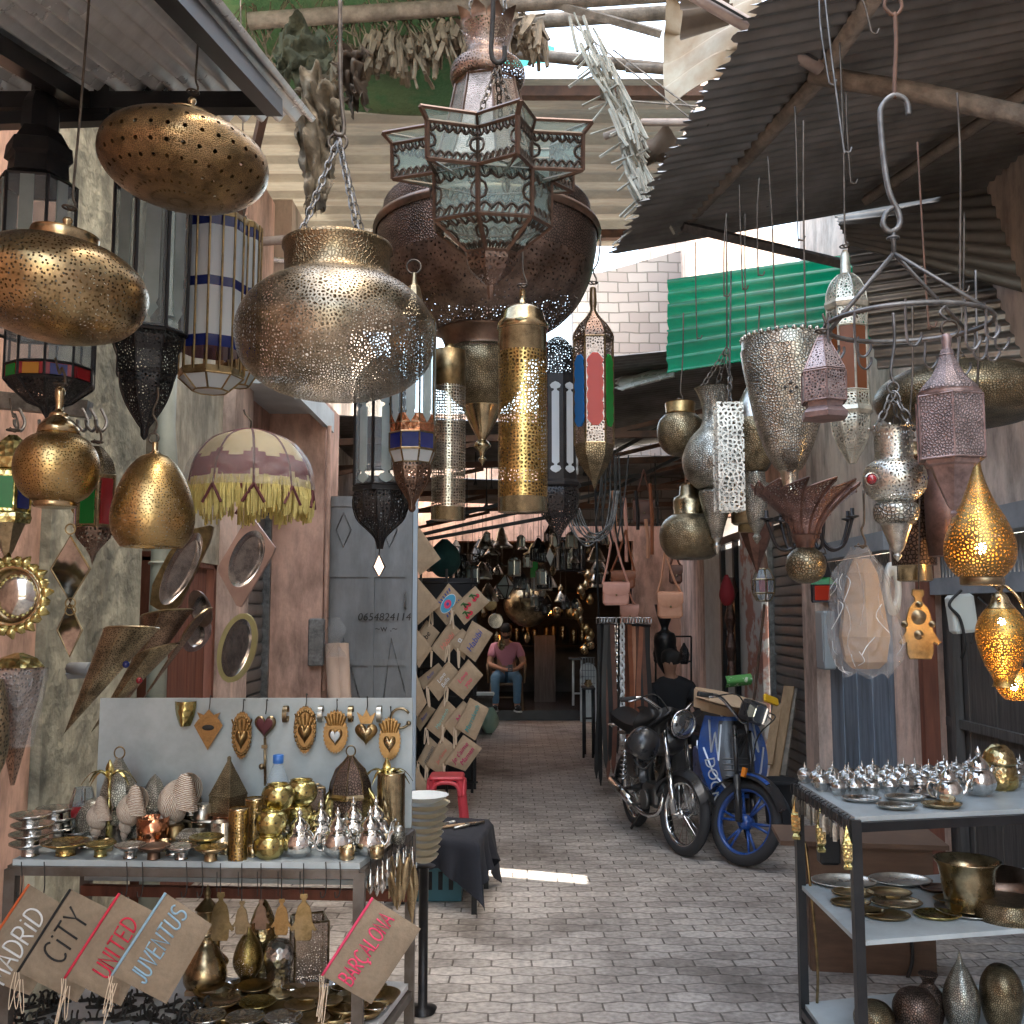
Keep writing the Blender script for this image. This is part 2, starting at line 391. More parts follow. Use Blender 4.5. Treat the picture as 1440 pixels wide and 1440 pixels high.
mat('red_wood',(.20,.065,.035),.7,col2=(.11,.035,.02),ns=4,stretch=(6,6,.7),bump=('n',10,.3,.01))
mat('dark_wood',(.085,.076,.07),.75,col2=(.045,.04,.037),ns=5,stretch=(7,7,.6),bump=('n',10,.4,.01))
mat('box_wood',(.15,.085,.05),.7,col2=(.09,.05,.03),ns=4,stretch=(1,1,5))
mat('raw_wood',(.40,.26,.15),.8,col2=(.28,.18,.10),ns=4,stretch=(6,6,.6))
mat('grey_wood',(.30,.255,.21),.85,col2=(.17,.14,.115),ns=5,stretch=(3,3,3),bump=('n',30,.4,.01),dirt=(5.,.6,1.1,None))
mat('pale_pole',(.47,.38,.33),.8,col2=(.33,.255,.22),ns=9,bump=('n',20,.3,.01))
mat('blue_paint',(.24,.30,.37),.6,col2=(.17,.215,.275),ns=4,stretch=(4,4,.5),bump=('n',14,.2,.01),dirt=(3.,.6,1.1,(3,3,.4)))
mat('frame_paint',(.23,.255,.28),.65,col2=(.16,.18,.20),ns=6)
mat('door_grey',(.225,.235,.245),.5,.2,col2=(.18,.185,.19),ns=2.5,bump=('n',4,.15,.02),dirt=(2.2,.7,1.08,(1.5,1.5,.4)))
mat('door_edge',(.42,.50,.58),.5)
mat('shutter',(.26,.25,.245),.45,.4,col2=(.18,.175,.17),ns=3,dirt=(3.,.55,1.1,None))
mat('pipe_paint',(.30,.315,.265),.5,col2=(.22,.235,.20),ns=5)
mat('white_board',(.44,.49,.50),.4,col2=(.39,.44,.455),ns=2,dirt=(3.,.78,1.05,None))
mat('sunlit_shelf',(.78,.80,.82),.5,col2=(.66,.69,.71),ns=4,dirt=(4.,.75,1.05,None))  # paler than the table top: sunlight is put into the colour
mat('white_paint',(.62,.66,.67),.6,col2=(.5,.53,.54),ns=5)
mat('rail_rust',(.15,.13,.115),.5,.5,col2=(.085,.065,.05),ns=9)
mat('steel_grey',(.25,.255,.26),.4,.7,col2=(.17,.17,.17),ns=9)
mat('black_frame',(.012,.013,.015),.35,.3,col2=(.025,.025,.027),ns=8)
mat('tin_light',(.80,.82,.81),.3,.4,col2=(.68,.70,.69),ns=2.2,rvar=.1,dirt=(2.5,.82,1.05,(1,3,1)))
mat('tin_dark',(.25,.24,.225),.36,.55,col2=(.12,.112,.10),ns=2.2,rvar=.1)
mat('tin_beige',(.40,.365,.27),.65,col2=(.22,.15,.085),ns=1.7,nd_=9,lo=.38,hi=.6,stretch=(.45,4,1),trans=(.5,.45,.35,.08),dirt=(2.,.5,1.1,(.6,2,1)))
mat('tin_rust',(.44,.38,.29),.7,.1,col2=(.25,.15,.08),ns=2.5)
mat('green_sheet',(.0,.13,.07),.2,trans=(.0,.5,.25,.26),col2=(.0,.22,.12),ns=3,dirt=(2.2,.5,1.1,(.6,3,3)))  # dirt streaks also stand in for shading along the overlapped ridges
mat('green_net',(.09,.075,.045),.8,trans=(.12,.26,.10,.06),col2=(.035,.065,.03),ns=2.6,lo=.44,hi=.52,bump=('n',30,.8,.03))
mat('moss_cloth',(.10,.10,.06),.9,col2=(.05,.055,.035),ns=8,bump=('n',25,.6,.03))
mat('teal_sheet',(.05,.4,.36),.4,trans=(.15,.9,.75,.75))
mat('reed',(.30,.235,.165),.85,col2=(.13,.10,.07),ns=9)
mat('reed_grey',(.40,.385,.33),.85,col2=(.24,.225,.19),ns=9)
mat('sack',(.21,.165,.11),.9,col2=(.075,.055,.035),ns=9,bump=('n',30,.5,.02))
mat('sack_dark',(.12,.085,.06),.9,col2=(.08,.055,.04),ns=6)
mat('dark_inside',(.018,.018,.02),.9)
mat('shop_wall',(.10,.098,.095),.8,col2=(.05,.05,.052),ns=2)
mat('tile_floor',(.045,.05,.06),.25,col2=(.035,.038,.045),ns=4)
mat('black_cloth',(.012,.014,.022),.85,bump=('n',60,.3,.005))
mat('red_plastic',(.60,.065,.085),.4,col2=(.52,.05,.07),ns=5)
mat('teal_crate',(.02,.10,.13),.5)
mat('cardboard',(.46,.33,.22),.85,col2=(.40,.28,.18),ns=5)
mat('paper_roll',(.55,.40,.31),.7,col2=(.49,.35,.27),ns=4)
mat('rubber',(.028,.028,.03),.75,bump=('n',90,.4,.004))
mat('chrome',(.62,.63,.64),.16,1)
mat('bike_black',(.02,.02,.022),.33,coat=.25,col2=(.045,.042,.038),ns=9,lo=.5,hi=.72,rvar=.12)
mat('bike_blue',(.018,.075,.30),.33,coat=.25,col2=(.035,.06,.16),ns=9,lo=.45,hi=.7,rvar=.12)
mat('bike_silver',(.55,.58,.62),.35,.4)
mat('engine',(.13,.13,.13),.45,.8)
mat('lens',(.40,.43,.45),.05,.9,coat=.8)
mat('lens_amber',(.65,.20,.01),.2,coat=.5)
mat('yellow_plate',(.65,.38,.01),.5)
mat('skin',(.36,.19,.125),.55)
mat('hair',(.012,.01,.009),.7)
mat('shirt_pink',(.52,.22,.29),.85,bump=('n',40,.3,.01))
mat('jeans',(.085,.18,.29),.85,col2=(.13,.24,.35),ns=7)
mat('cloth_dark',(.014,.014,.017),.85)
mat('rattan',(.15,.095,.055),.7)
mat('green_cloth',(.06,.22,.05),.8,col2=(.45,.5,.4),ns=26,lo=.58,hi=.6)
mat('green_bag',(.25,.36,.28),.4,alpha=(.8,.95,.85,.3))
mat('plastic_grey',(.32,.34,.35),.5)
mat('cream_plastic',(.55,.57,.52),.5)
mat('red_cloth',(.16,.04,.045),.85)
mat('dark_red',(.22,.012,.018),.8)
mat('terracotta_cushion',(.16,.06,.05),.85)
# cinder block wall
m,t=_mat('block_wall'); tc=nd(t,'ShaderNodeTexCoord'); mp=nd(t,'ShaderNodeMapping'); mp.inputs['Rotation'].default_value=(pi/2,0,0)
t.links.new(tc.outputs['Object'],mp.inputs[0])
no=nd(t,'ShaderNodeTexNoise',Scale=1.5,Detail=6.); t.links.new(tc.outputs['Object'],no.inputs['Vector'])
ad=nd(t,'ShaderNodeVectorMath',_operation='MULTIPLY_ADD'); ad.inputs[1].default_value=(.09,.09,.09); t.links.new(no.outputs['Color'],ad.inputs[0]); t.links.new(mp.outputs[0],ad.inputs[2])
bk=nd(t,'ShaderNodeTexBrick',Scale=1.,Mortar__Size=.011,Brick__Width=.29,Row__Height=.15,Mortar__Smooth=.3)
bk.inputs['Color1'].default_value=c4((.27,.25,.235)); bk.inputs['Color2'].default_value=c4((.21,.185,.175)); bk.inputs['Mortar'].default_value=c4((.125,.115,.105))
t.links.new(ad.outputs[0],bk.inputs['Vector'])
b=nd(t,'ShaderNodeBsdfPrincipled',Roughness=.9); t.links.new(bk.outputs['Color'],b.inputs['Base Color'])
bu=nd(t,'ShaderNodeBump',Strength=.6,Distance=.02); bu.invert=True; t.links.new(bk.outputs['Fac'],bu.inputs['Height']); t.links.new(bu.outputs[0],b.inputs['Normal'])
o=nd(t,'ShaderNodeOutputMaterial'); t.links.new(b.outputs[0],o.inputs[0])
# interlocking pavers
m,t=_mat('pavers'); tc=nd(t,'ShaderNodeTexCoord'); L=t.links
sp=nd(t,'ShaderNodeSeparateXYZ'); L.new(tc.outputs['Object'],sp.inputs[0])
nz=nd(t,'ShaderNodeTexNoise',Scale=2.2,Detail=3.); L.new(tc.outputs['Object'],nz.inputs['Vector'])
wob=mth(t,'MULTIPLY',mth(t,'SUBTRACT',nz.outputs[0],.5),.035)
wv_=mth(t,'MULTIPLY',mth(t,'COSINE',mth(t,'MULTIPLY',sp.outputs[0],2*pi/.19)),mth(t,'COSINE',mth(t,'MULTIPLY',sp.outputs[1],pi/.105)))   # bone shaped blocks
yy=mth(t,'ADD',mth(t,'ADD',sp.outputs[1],mth(t,'MULTIPLY',wv_,.0095)),wob)
xx=mth(t,'ADD',sp.outputs[0],wob)
cb=nd(t,'ShaderNodeCombineXYZ'); L.new(xx,cb.inputs[0]); L.new(yy,cb.inputs[1])
bk=nd(t,'ShaderNodeTexBrick',Scale=1.,Mortar__Size=.0052,Brick__Width=.19,Row__Height=.105,Mortar__Smooth=.5,Bias=0.)
bk.inputs['Color1'].default_value=c4((.54,.50,.465)); bk.inputs['Color2'].default_value=c4((.37,.335,.305)); bk.inputs['Mortar'].default_value=c4((.18,.155,.135))
L.new(cb.outputs[0],bk.inputs['Vector'])
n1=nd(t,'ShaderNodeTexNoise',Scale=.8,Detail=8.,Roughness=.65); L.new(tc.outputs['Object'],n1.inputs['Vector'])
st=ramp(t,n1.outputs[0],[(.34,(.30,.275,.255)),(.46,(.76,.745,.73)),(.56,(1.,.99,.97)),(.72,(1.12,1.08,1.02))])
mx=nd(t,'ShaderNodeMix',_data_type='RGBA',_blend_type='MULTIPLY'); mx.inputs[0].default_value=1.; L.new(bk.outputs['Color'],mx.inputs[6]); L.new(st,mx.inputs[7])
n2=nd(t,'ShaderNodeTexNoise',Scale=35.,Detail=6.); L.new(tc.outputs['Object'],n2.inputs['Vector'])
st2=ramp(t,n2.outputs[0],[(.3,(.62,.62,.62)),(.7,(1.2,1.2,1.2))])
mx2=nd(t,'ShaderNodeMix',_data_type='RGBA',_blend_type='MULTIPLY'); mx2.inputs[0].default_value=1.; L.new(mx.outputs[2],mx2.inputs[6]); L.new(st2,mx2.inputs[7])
b=nd(t,'ShaderNodeBsdfPrincipled',Roughness=.62); L.new(mx2.outputs[2],b.inputs['Base Color'])
bu=nd(t,'ShaderNodeBump',Strength=.7,Distance=.012); bu.invert=True; L.new(bk.outputs['Fac'],bu.inputs['Height'])
bu2=nd(t,'ShaderNodeBump',Strength=.25,Distance=.006); L.new(n2.outputs[0],bu2.inputs['Height']); L.new(bu.outputs[0],bu2.inputs['Normal']); L.new(bu2.outputs[0],b.inputs['Normal'])
o=nd(t,'ShaderNodeOutputMaterial'); L.new(b.outputs[0],o.inputs[0])
# ================================================================ ground, sky, light
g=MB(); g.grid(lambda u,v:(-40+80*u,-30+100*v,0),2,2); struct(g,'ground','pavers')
def wallbox(name,mt,label,x0,x1,y0,y1,z0,z1,cat='wall',div=True,group=None):
    b=MB(); b.box(((x0+x1)/2,(y0+y1)/2,(z0+z1)/2),(x1-x0,y1-y0,z1-z0))
    o=b.build(name,mt,None,(x0,y0,z0)); return tag(o,label,cat,group)
# ---- left side
wallbox('pink_wall','pink_plaster','pink plastered wall at the far left beside the grey pillar',-2.4,-1.9,-9,4.0,0,4.6)
wallbox('concrete_pillar','concrete','grey green weathered concrete pillar behind the hanging mirrors',-2.4,-1.86,4.003,5.0,0,4.2,'pillar')
wallbox('plaster_wall','cream_plaster','stained cream plaster wall above the fringed lampshade',-2.4,-1.9,5.3,6.45,1.95,4.35)
t=thing('wooden_door','brown red wooden door behind the leaning pierced wall sconces','door',(-1.95,5.9,0))
b=MB()
for i in range(6): b.box((-1.97,5.44+i*.165,.97),(.05,.16,1.94))
b.build('door_panel','red_wood',t)
b=MB(); b.box((-1.96,5.32,.97),(.1,.05,1.945)); b.box((-1.96,6.42,.97),(.1,.05,1.945)); b.box((-1.96,5.87,1.945),(.1,1.15,.05)); b.build('door_frame','red_wood',t)
b=MB(); b.tube([(-1.82,5.16,0),(-1.82,5.16,2.3),(-1.80,5.16,2.42),(-1.82,5.16,2.6),(-1.82,5.16,4.1)],.05,14)
for z in (.6,1.9,3.2): b.ring((-1.82,5.16,z),.055,.008)
one(b,'drainpipe','pipe_paint','grey green drainpipe running down beside the concrete pillar','pipe',(-1.82,5.16,0))
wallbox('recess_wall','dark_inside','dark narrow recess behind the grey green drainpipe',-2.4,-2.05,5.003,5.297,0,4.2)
wallbox('pink_pillar','pink_pale','narrow pale pink pillar right of the brown wooden door',-2.4,-1.82,6.453,6.9,0,4.35,'pillar')
def shutter(name,label,x,face,y0,y1,z1,slat=.095):
    t=thing(name,label,'shutter',(x,(y0+y1)/2,0)); b=MB(); n=int(z1/slat)
    def fn(u,v):
        z=v*z1; ph=(z/slat)%1
        return (x+face*(.012+.012*sin(pi*ph)**.45 if ph<.9 else .0), y0+(y1-y0)*u, z)
    b.grid(fn,1,n*10,smooth=False); b.build('slat_curtain','shutter',t)
    b=MB()
    for y in (y0+.02,y1-.02): b.box((x+face*.04,y,z1/2),(.06,.04,z1))
    b.build('guide_rail','steel_grey',t)
    b=MB(); b.box((x+face*.1,(y0+y1)/2,z1+.16),(.26,y1-y0,.3)); b.build('roller_box','shutter',t)
    return t
shutter('roller_shutter','grey rolled down shutter between the two pink pillars at left',-1.93,1,6.9,7.7,2.55)
wallbox('pink_wall','pink_plaster','pink upper wall over the left roller shutter',-2.4,-1.9,6.903,7.697,2.9,4.9)
wallbox('pink_pillar','pink_plaster','broad salmon pink pillar between the left shutter and the grey metal door',-2.4,-1.46,7.7,8.3,0,3.3,'pillar')
b=MB(); b.box((-1.75,7.3,3.22),(.6,1.3,.05)); b.box((-1.46,7.3,3.17),(.04,1.3,.16))
one(b,'ledge_awning','white_paint','small white ledge awning above the left roller shutter','awning',(-1.75,7.3,3.15))
b=MB(); b.tube([(-1.44,7.72,1.05),(-1.435,7.71,3.1)],.018,8); one(b,'cable_pipe','pink_plaster','thin pink cable pipe on the salmon pink pillar','pipe',(-1.44,7.72,1.05))
# grey metal door leaf
t=thing('metal_door','grey metal door leaf with lozenge trim and a phone number','door',(-1.12,8.0,0))
x0,x1=P(457,700,8).x,P(582,700,8).x; zt=P(500,698,8).z
b=MB(); b.box(((x0+x1)/2,8.0,zt/2+.03),(x1-x0,.03,zt-.06)); b.build('leaf','door_grey',t)
b=MB(); w=(x1-x0)
for x in (x0+.03,(x0+x1)/2+.03,x1-.03): b.box((x,7.975,zt/2+.03),(.05,.02,zt-.08))
for z in (.1,1.25,1.95,zt-.06): b.box(((x0+x1)/2,7.9745,z),(w-.02,.0185,.05))
b.build('door_trim','door_grey',t)
b=MB()
for px,py in ((483,745),(548,745)):
    c=P(px,py,7.97); b.tube([c+V((0,0,.14)),c+V((.06,0,0)),c+V((0,0,-.14)),c+V((-.06,0,0))],.006,4,True)
for px in (470,537):
    a=P(px,1000,7.97); q=P(px+13,898,7.97); e=P(px+40,1000,7.97); b.tube([a,q,e],.007,4)
b.build('lozenge_trim','steel_grey',t)
b=MB(); b.box((x1+.018,8,zt/2+.04),(.034,.06,zt-.02)); b.build('edge_profile','door_edge',t)
b=MB(); c=P(570,845,7.95); b.tube([c+V((0,0,-.06)),c+V((0,-.03,-.05)),c+V((0,-.03,.05)),c+V((0,0,.06))],.009,6); b.build('handle','steel_grey',t)
def textmesh(s,size,X,name,mt,parent,ext=.001,shear=0,align='CENTER'):
    c=bpy.data.curves.new('t','FONT'); c.body=s; c.size=size; c.align_x=align; c.align_y='CENTER'; c.extrude=ext; c.shear=shear; c.resolution_u=3
    tmp=bpy.data.objects.new('t',c); COL.objects.link(tmp)
    dg=bpy.context.evaluated_depsgraph_get(); dg.update()
    me=bpy.data.meshes.new_from_object(tmp.evaluated_get(dg)); bpy.data.objects.remove(tmp); bpy.data.curves.remove(c)
    o0=ORG[parent.name]
    me.transform(M.Translation(-o0)@X); me.materials.clear(); me.materials.append(MAT[mt]); me.name=name
    o=bpy.data.objects.new(name,me); COL.objects.link(o); o.parent=parent; ORG[o.name]=V(o0); return o
XF=M.Rotation(pi/2,4,'X')     # text facing -Y
textmesh('0654824114',.085,M.Translation(P(540,868,7.958))@XF,'painted_number','iron_matte',t,shear=.15)
textmesh('~w .~',.075,M.Translation(P(543,884,7.958))@XF,'painted_note','iron_matte',t)
b=MB(); c=P(445,903,7.66); b.box(c,(.12,.06,.36),bev=.01); one(b,'meter_box','steel_grey','grey electric meter box on the salmon pink pillar','meter box',c)
b=MB(); p0=P(468,1010,7.75);
for k in range(2):
    a=P(468+k*13,905,7.6); e=P(478+k*12,1100,7.5); b.tube([a,e],.058-.008*k,14)
one(b,'paper_roll','paper_roll','two tall pinkish paper rolls leaning beside the grey metal door','paper roll',P(478,1100,7.5))
b=MB(); b.grid(lambda u,v: P(458+24*u+5*sin(9*v+u*5),868+55*v,7.5)+V((0,-.06*sin(pi*u)+.01*sin(23*v+11*u),0)),8,12); one(b,'plastic_bag','plastic_film','crumpled clear plastic over the tops of the paper rolls','plastic bag',P(470,920,7.5))
wallbox('pale_wall','cream_wall','long pale wall behind the grey metal door',-2.4,-1.9,8.303,20,0,5.2)
# upper left house front seen under the beige roof
wallbox('upper_wall','pink_pale','pale pink upper storey wall at left under the grey corrugated roof',-2.9,-2.2,5.2,13,4.4,6.2)
t=thing('leaning_post','reddish wooden post rising behind the blue and white lantern','post',P(325,360,5.6))
b=MB(); b.tube([P(322,370,5.6),P(338,300,5.6),P(377,132,5.2)],.03,4); b.build('post','rust',t)
# ---- right side
wallbox('cream_wall','cream_wall','tall cream wall at the near right beyond the rack',2.6,3.1,-9,4.5,0,13)  # wall height added to keep the sun off the lane and left stall
def transom_door(name,label,y0,y1,mt,ztop=2.02,slats=True):
    t=thing(name,label,'door',(2.62,(y0+y1)/2,0)); b=MB(); n=max(4,int((y1-y0)/.15)); w=(y1-y0)/n
    for i in range(n): b.box((2.66+(i%2)*.004,y0+w*(i+.5),.88),(.05,w-.008,1.74))
    b.build('door_panel',mt,t)
    b=MB(); b.box((2.60,(y0+y1)/2,1.80),(.1,y1-y0,.1)); b.box((2.585,(y0+y1)/2,2.13),(.15,y1-y0,.13)); b.build('lintel','frame_paint',t)
    b=MB(); k=int((y1-y0)/.045)
    for i in range(k): b.box((2.65,y0+(y1-y0)*(i+.5)/k,1.955),(.02,.022,.21))
    b.build('transom_slats','frame_paint',t)
    b=MB(); b.box((2.72,(y0+y1)/2,1.96),(.02,y1-y0,.22)); b.build('transom_backing','dark_inside',t)
    return t
td=transom_door('plank_door','dark weathered plank door behind the lit teardrop lamp',4.503,6.15,'dark_wood')
b=MB(); b.box((2.61,5.3,1.0),(.03,1.5,.05)); b.box((2.60,5.9,.9),(.05,.06,1.7)); b.build('ledge_bar','dark_wood',td)
wallbox('pink_pillar','pink_pale','pale pink pillar between the blue door and the dark plank door',2.55,3.1,6.153,6.72,0,2.2,'pillar')
b=MB(); b.box((2.535,6.13,1.05),(.09,.07,2.1)); one(b,'door_post','red_wood','dark reddish door post beside the pale pink pillar at right','post',(2.53,6.13,0))
transom_door('blue_door','blue painted plank door behind the plastic wrapped lamp',6.723,8.35,'blue_paint')
wallbox('pink_pillar','pink_pale','pink pillar between the right roller shutter and the blue door',2.53,3.1,8.353,8.72,0,2.2,'pillar')
b=MB(); c=P(1145,900,8.0); c.x=2.5; b.box(c,(.09,.22,.46),bev=.012); b.box(c+V((-.046,0,.02)),(.01,.17,.38)); one(b,'meter_box','plastic_grey','grey electric box on the pink pillar beside the blue door','meter box',c)
t=thing('cream_wall','cream and pink wall above the right hand doors','wall',(2.6,4.5,2.2))
b=MB(); b.polyz([(4.503,2.203),(8.72,2.203),(8.72,13),(5.76,13),(5.76,6.0),(5.759,3.9),(5.4,3.9),(5.4,6.0),(5.759,6.001),(5.759,13),(4.503,13)],-.25,.25,M(((0,0,1,2.85),(1,0,0,0),(0,1,0,0),(0,0,0,1)))); b.build('wall','cream_wall',t)  # upper height added to block the sun; slot added for one sun patch
shutter('roller_shutter','dark grey rolled down shutter behind the two motorbikes',2.63,-1,8.72,10.0,2.5)
wallbox('pink_wall','pink_plaster','pink wall over the right roller shutter',2.62,3.1,8.723,13.5,2.82,3.9)
wallbox('peeling_pillar','peeling','pink pillar with peeling white paint beyond the right shutter',2.5,3.1,10.02,10.9,0,2.8,'pillar')
t=thing('white_door','pale door with black frame beside the peeling pillar','door',(2.6,11.6,0))
b=MB(); b.box((2.62,11.55,1.2),(.05,1.2,2.4)); b.build('door_panel','white_paint',t)
b=MB(); 
for y in (10.95,11.45,12.15): b.box((2.57,y,1.25),(.06,.09,2.5))
b.box((2.57,11.55,2.5),(.06,1.3,.09)); b.build('door_frame','black_frame',t)
wallbox('back_wall','white_paint','dirty white wall behind the hanging leather bags',2.6,3.1,12.25,13.5,0,2.8)
wallbox('pink_wall','pink_pale','far pink wall behind the belt rack',2.62,3.1,13.503,20,0,10.5)  # extra height added to keep the sun off the shop front
# ---- end of the lane: open dark shop
t=thing('shop_front','pink shop front with a wide dark opening at the end of the lane','shop',(0,15.6,0))
b=MB(); b.box((-1.45,15.7,1.6),(1.2,.3,3.2)); b.box((2.35,15.7,1.6),(.9,.3,3.2)); b.box((.5,15.702,3.1),(6,.296,.7)); b.build('wall','pink_plaster',t)
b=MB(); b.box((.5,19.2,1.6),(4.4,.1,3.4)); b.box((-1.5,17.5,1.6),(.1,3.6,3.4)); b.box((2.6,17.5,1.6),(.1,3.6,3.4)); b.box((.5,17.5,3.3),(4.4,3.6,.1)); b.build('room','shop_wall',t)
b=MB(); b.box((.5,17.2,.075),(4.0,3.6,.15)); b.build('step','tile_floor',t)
b=MB(); b.box((.55,17.0,.7),(.35,.3,1.1)); b.build('counter','dark_wood',t)
# shelves of dark brass inside
for z in (1.0,1.5,2.0):
    b=MB(); b.box((.9,18.9,z),(2.4,.4,.03)); b.build('shelf','dark_wood',t)
# ---- upper far buildings
b=MB(); b.polyz([(.86,0),(3.9,0),(3.9,.5),(.86,.5)],0,1)   # replaced below by a sloping top
b=MB(); pr=[(P(806,500,14).x,2.9),(3.6,2.9),(3.6,P(985,345,14).z+.35),(P(985,345,14).x,P(985,345,14).z),(P(845,383,14).x,P(845,383,14).z),(P(806,386,14).x,P(806,386,14).z)]
b.plate(pr,.6,M.Translation((0,14.3,0))); one(b,'block_wall','block_wall','whitish cinder block wall rising in sunlight behind the green sheet','wall',(1,14.3,2.9))
b=MB(); b.box((3.0,12.9,5.0),(1.4,.5,3.3)); one(b,'pink_wall','pink_pale','upper pale pink wall right of the cinder block wall','wall',(3,12.9,3.4))
b=MB(); b.tube([P(1112,420,12.5),P(1112,340,12.5)],.05,10); one(b,'drainpipe','plastic_grey','short grey pipe on the upper pink wall above the green sheet','pipe',P(1112,420,12.5))
wallbox('far_wall','pink_pale','pale wall far behind the roofs at the end of the lane',-3.5,.9,16.2,16.8,3.2,4.9)
# ================================================================ roofs
def corr(mb,A,B,C,D,pitch=.076,amp=.011,nu=4,sag=0,rag=0,mat=0):
    """ribs run A->B (and D->C); waves from A to D"""
    A,B,C,D=map(V,(A,B,C,D)); n=(B-A).cross(D-A).normalized(); n=n if n.z>0 else -n
    L=((D-A).length+(C-B).length)/2; k=max(2,int(L/pitch)); nv=k*8
    jag=[random.uniform(-1,1) for _ in range(nv+1)]
    def fn(u,v):
        uu=u
        if rag and u==0: uu=rag*jag[int(round(v*nv))]*.5
        p=(A*(1-uu)+B*uu)*(1-v)+(D*(1-uu)+C*uu)*v
        return p+n*(amp*sin(2*pi*v*k)-sag*sin(pi*u))
    mb.grid(fn,nu,nv,mat); return mb
def bar(mb,a,b,w,h=None,mat=0):
    a=V(a);b=V(b);h=h or w; d=(b-a); L=d.length; d.normalize(); s=V((0,0,1)); x=d.cross(s)
    if x.length<1e-3: x=V((1,0,0))
    x.normalize(); y=x.cross(d)
    X=M((( x.x,d.x,y.x,a.x),(x.y,d.y,y.y,a.y),(x.z,d.z,y.z,a.z),(0,0,0,1)))
    mb.box((0,L/2,0),(w,L,h),X,mat); return mb
# left canopy over the camera's left
t=thing('corrugated_canopy','light grey corrugated canopy on a black steel frame at upper left','canopy',(-1.4,2.6,3.1))
z1=3.3; y1=3.2; x1=-.66
def cz(y): return 3.3-.25*(3.2-y)
b=MB(); corr(b,(-2.4,y1,z1),(-2.4,1.3,cz(1.3)),(x1,1.3,cz(1.3)),(x1,y1,z1),.055,.0125,6); b.build('sheet','tin_light',t)
b=MB(); bar(b,(-2.4,2.85,cz(2.85)-.045),(x1-.05,2.85,cz(2.85)-.045),.05); b.build('beam','black_frame',t)
b=MB(); bar(b,(x1-.06,2.88,cz(2.85)-.044),(x1-.06,1.3,cz(1.3)-.044),.05); b.build('beam','black_frame',t)
b=MB(); bar(b,(-1.28,2.82,cz(2.85)-.048),(-1.28,1.3,cz(1.3)-.048),.05); b.build('beam','black_frame',t)
b=MB(); bar(b,P(147,112,2.85),P(147,165,2.85),.045); bar(b,P(-60,172,2.85),P(156,165,2.85),.04); b.build('bracket','black_frame',t)
# right canopy
A=P(862,345,5.3); Bp=P(1065,0,3.17); Z3=3.6
t=thing('corrugated_canopy','large dark corrugated canopy on wooden poles at upper right','canopy',(1.6,3.5,3.8))
q=lambda y:( .54+(5.3-y)*.113 )
b=MB(); corr(b,(q(5.3),5.3,3.6),(2.75,5.3,4.0),(2.75,2.3,4.0),(q(2.3),2.3,3.6),.076,.011,6,0,.03); b.build('sheet','tin_dark',t)
b=MB(); b.tube([P(952,326,5.2),P(1060,210,4.2),P(1150,112,3.6),P(1228,-6,3.1)],.035,5); b.build('rafter','grey_wood',t)
b=MB(); b.tube([P(1218,282,5.0),P(1440,132,4.0),P(1500,95,3.8)],.03,5); b.build('rafter','grey_wood',t)
b=MB(); b.tube([P(1140,104,3.55),P(1300,132,3.4),P(1460,168,3.2)],.035,6); b.build('crossbar','grey_wood',t)
b=MB(); b.tube([P(975,330,5.25),P(1180,282,5.2),P(1460,205,5.1)],.02,4); b.tube([P(1010,262,4.7),P(1460,180,4.6)],.015,4); b.build('crossbar','rust',t)
b=MB(); b.tube([P(960,318,5.0),P(1190,372,5.2)],.03,4); b.build('brace','dark_wood',t)
t=thing('bamboo_pole','pale bare pole ending over the right dark canopy','pole',P(1150,95,3.5))
b=MB(); b.tube([P(960,-18,3.3),P(1060,40,3.4),P(1154,96,3.5)],.027,9); b.build('pole','pale_pole',t)
b=MB(); b.tube([P(985,-10,3.28),P(1080,44,3.38),P(1150,84,3.46)],.006,4); b.build('tied_cable','iron_matte',t)
# lower right sheets against the wall
b=MB(); corr(b,P(1172,300,5.45),P(1470,240,5.2),P(1470,420,4.9),P(1195,345,5.1),.076,.011,4,0,.02); one(b,'corrugated_sheet','tin_dark','lower dark corrugated sheet under the right canopy','sheet',P(1200,330,5.6))
b=MB(); corr(b,P(1190,345,5.45),P(1475,300,5.4),P(1480,500,4.9),P(1235,520,5.3),.076,.011,4); one(b,'corrugated_sheet','tin_dark','dark sheet wall hanging behind the iron ring of hooks','sheet',P(1240,500,5.6))
b=MB(); corr(b,P(940,395,7.2),P(1262,350,6.9),P(1262,472,6.3),P(938,523,6.7),.125,.04,6,0,.01); one(b,'green_plastic_sheet','green_sheet','bright green translucent corrugated sheet above the silver lamps','sheet',P(940,520,6.8))
# beige roof over the lane
t=thing('beige_roof','wide beige corrugated roof spanning the lane behind the big copper lamp','roof',(-.6,7.8,5.2))
b=MB()
def beige(u,v):
    x=-3.3+(1.3+3.3)*u; y=6.45+v*3.0; ph=(v*9)%1
    zz=.06 if ph<.42 else (.06-.06*(ph-.42)/.1 if ph<.52 else (0 if ph<.9 else .06*(ph-.9)/.1))
    return (x,y,5.2+zz)
b.grid(beige,2,360,smooth=False); b.build('sheet','tin_beige',t)
b=MB(); bar(b,(-3.3,6.42,5.14),(1.35,6.42,5.14),.07); b.build('beam','rust',t)
b=MB(); bar(b,(-3.3,9.0,5.10),(1.6,9.0,5.16),.08); b.build('beam','rust',t)
t=thing('green_net_roof','torn green net roof with poles at the top of the picture','roof',(-1,5.4,5.4))
b=MB(); b.grid(lambda u,v:(-3.2+3.1*u,4.4+2.0*v,5.55-.5*v*v+.06*sin(9*u+3*v)+.05*sin(13*v)-.1*sin(pi*u)),30,24); b.build('net','green_net',t)
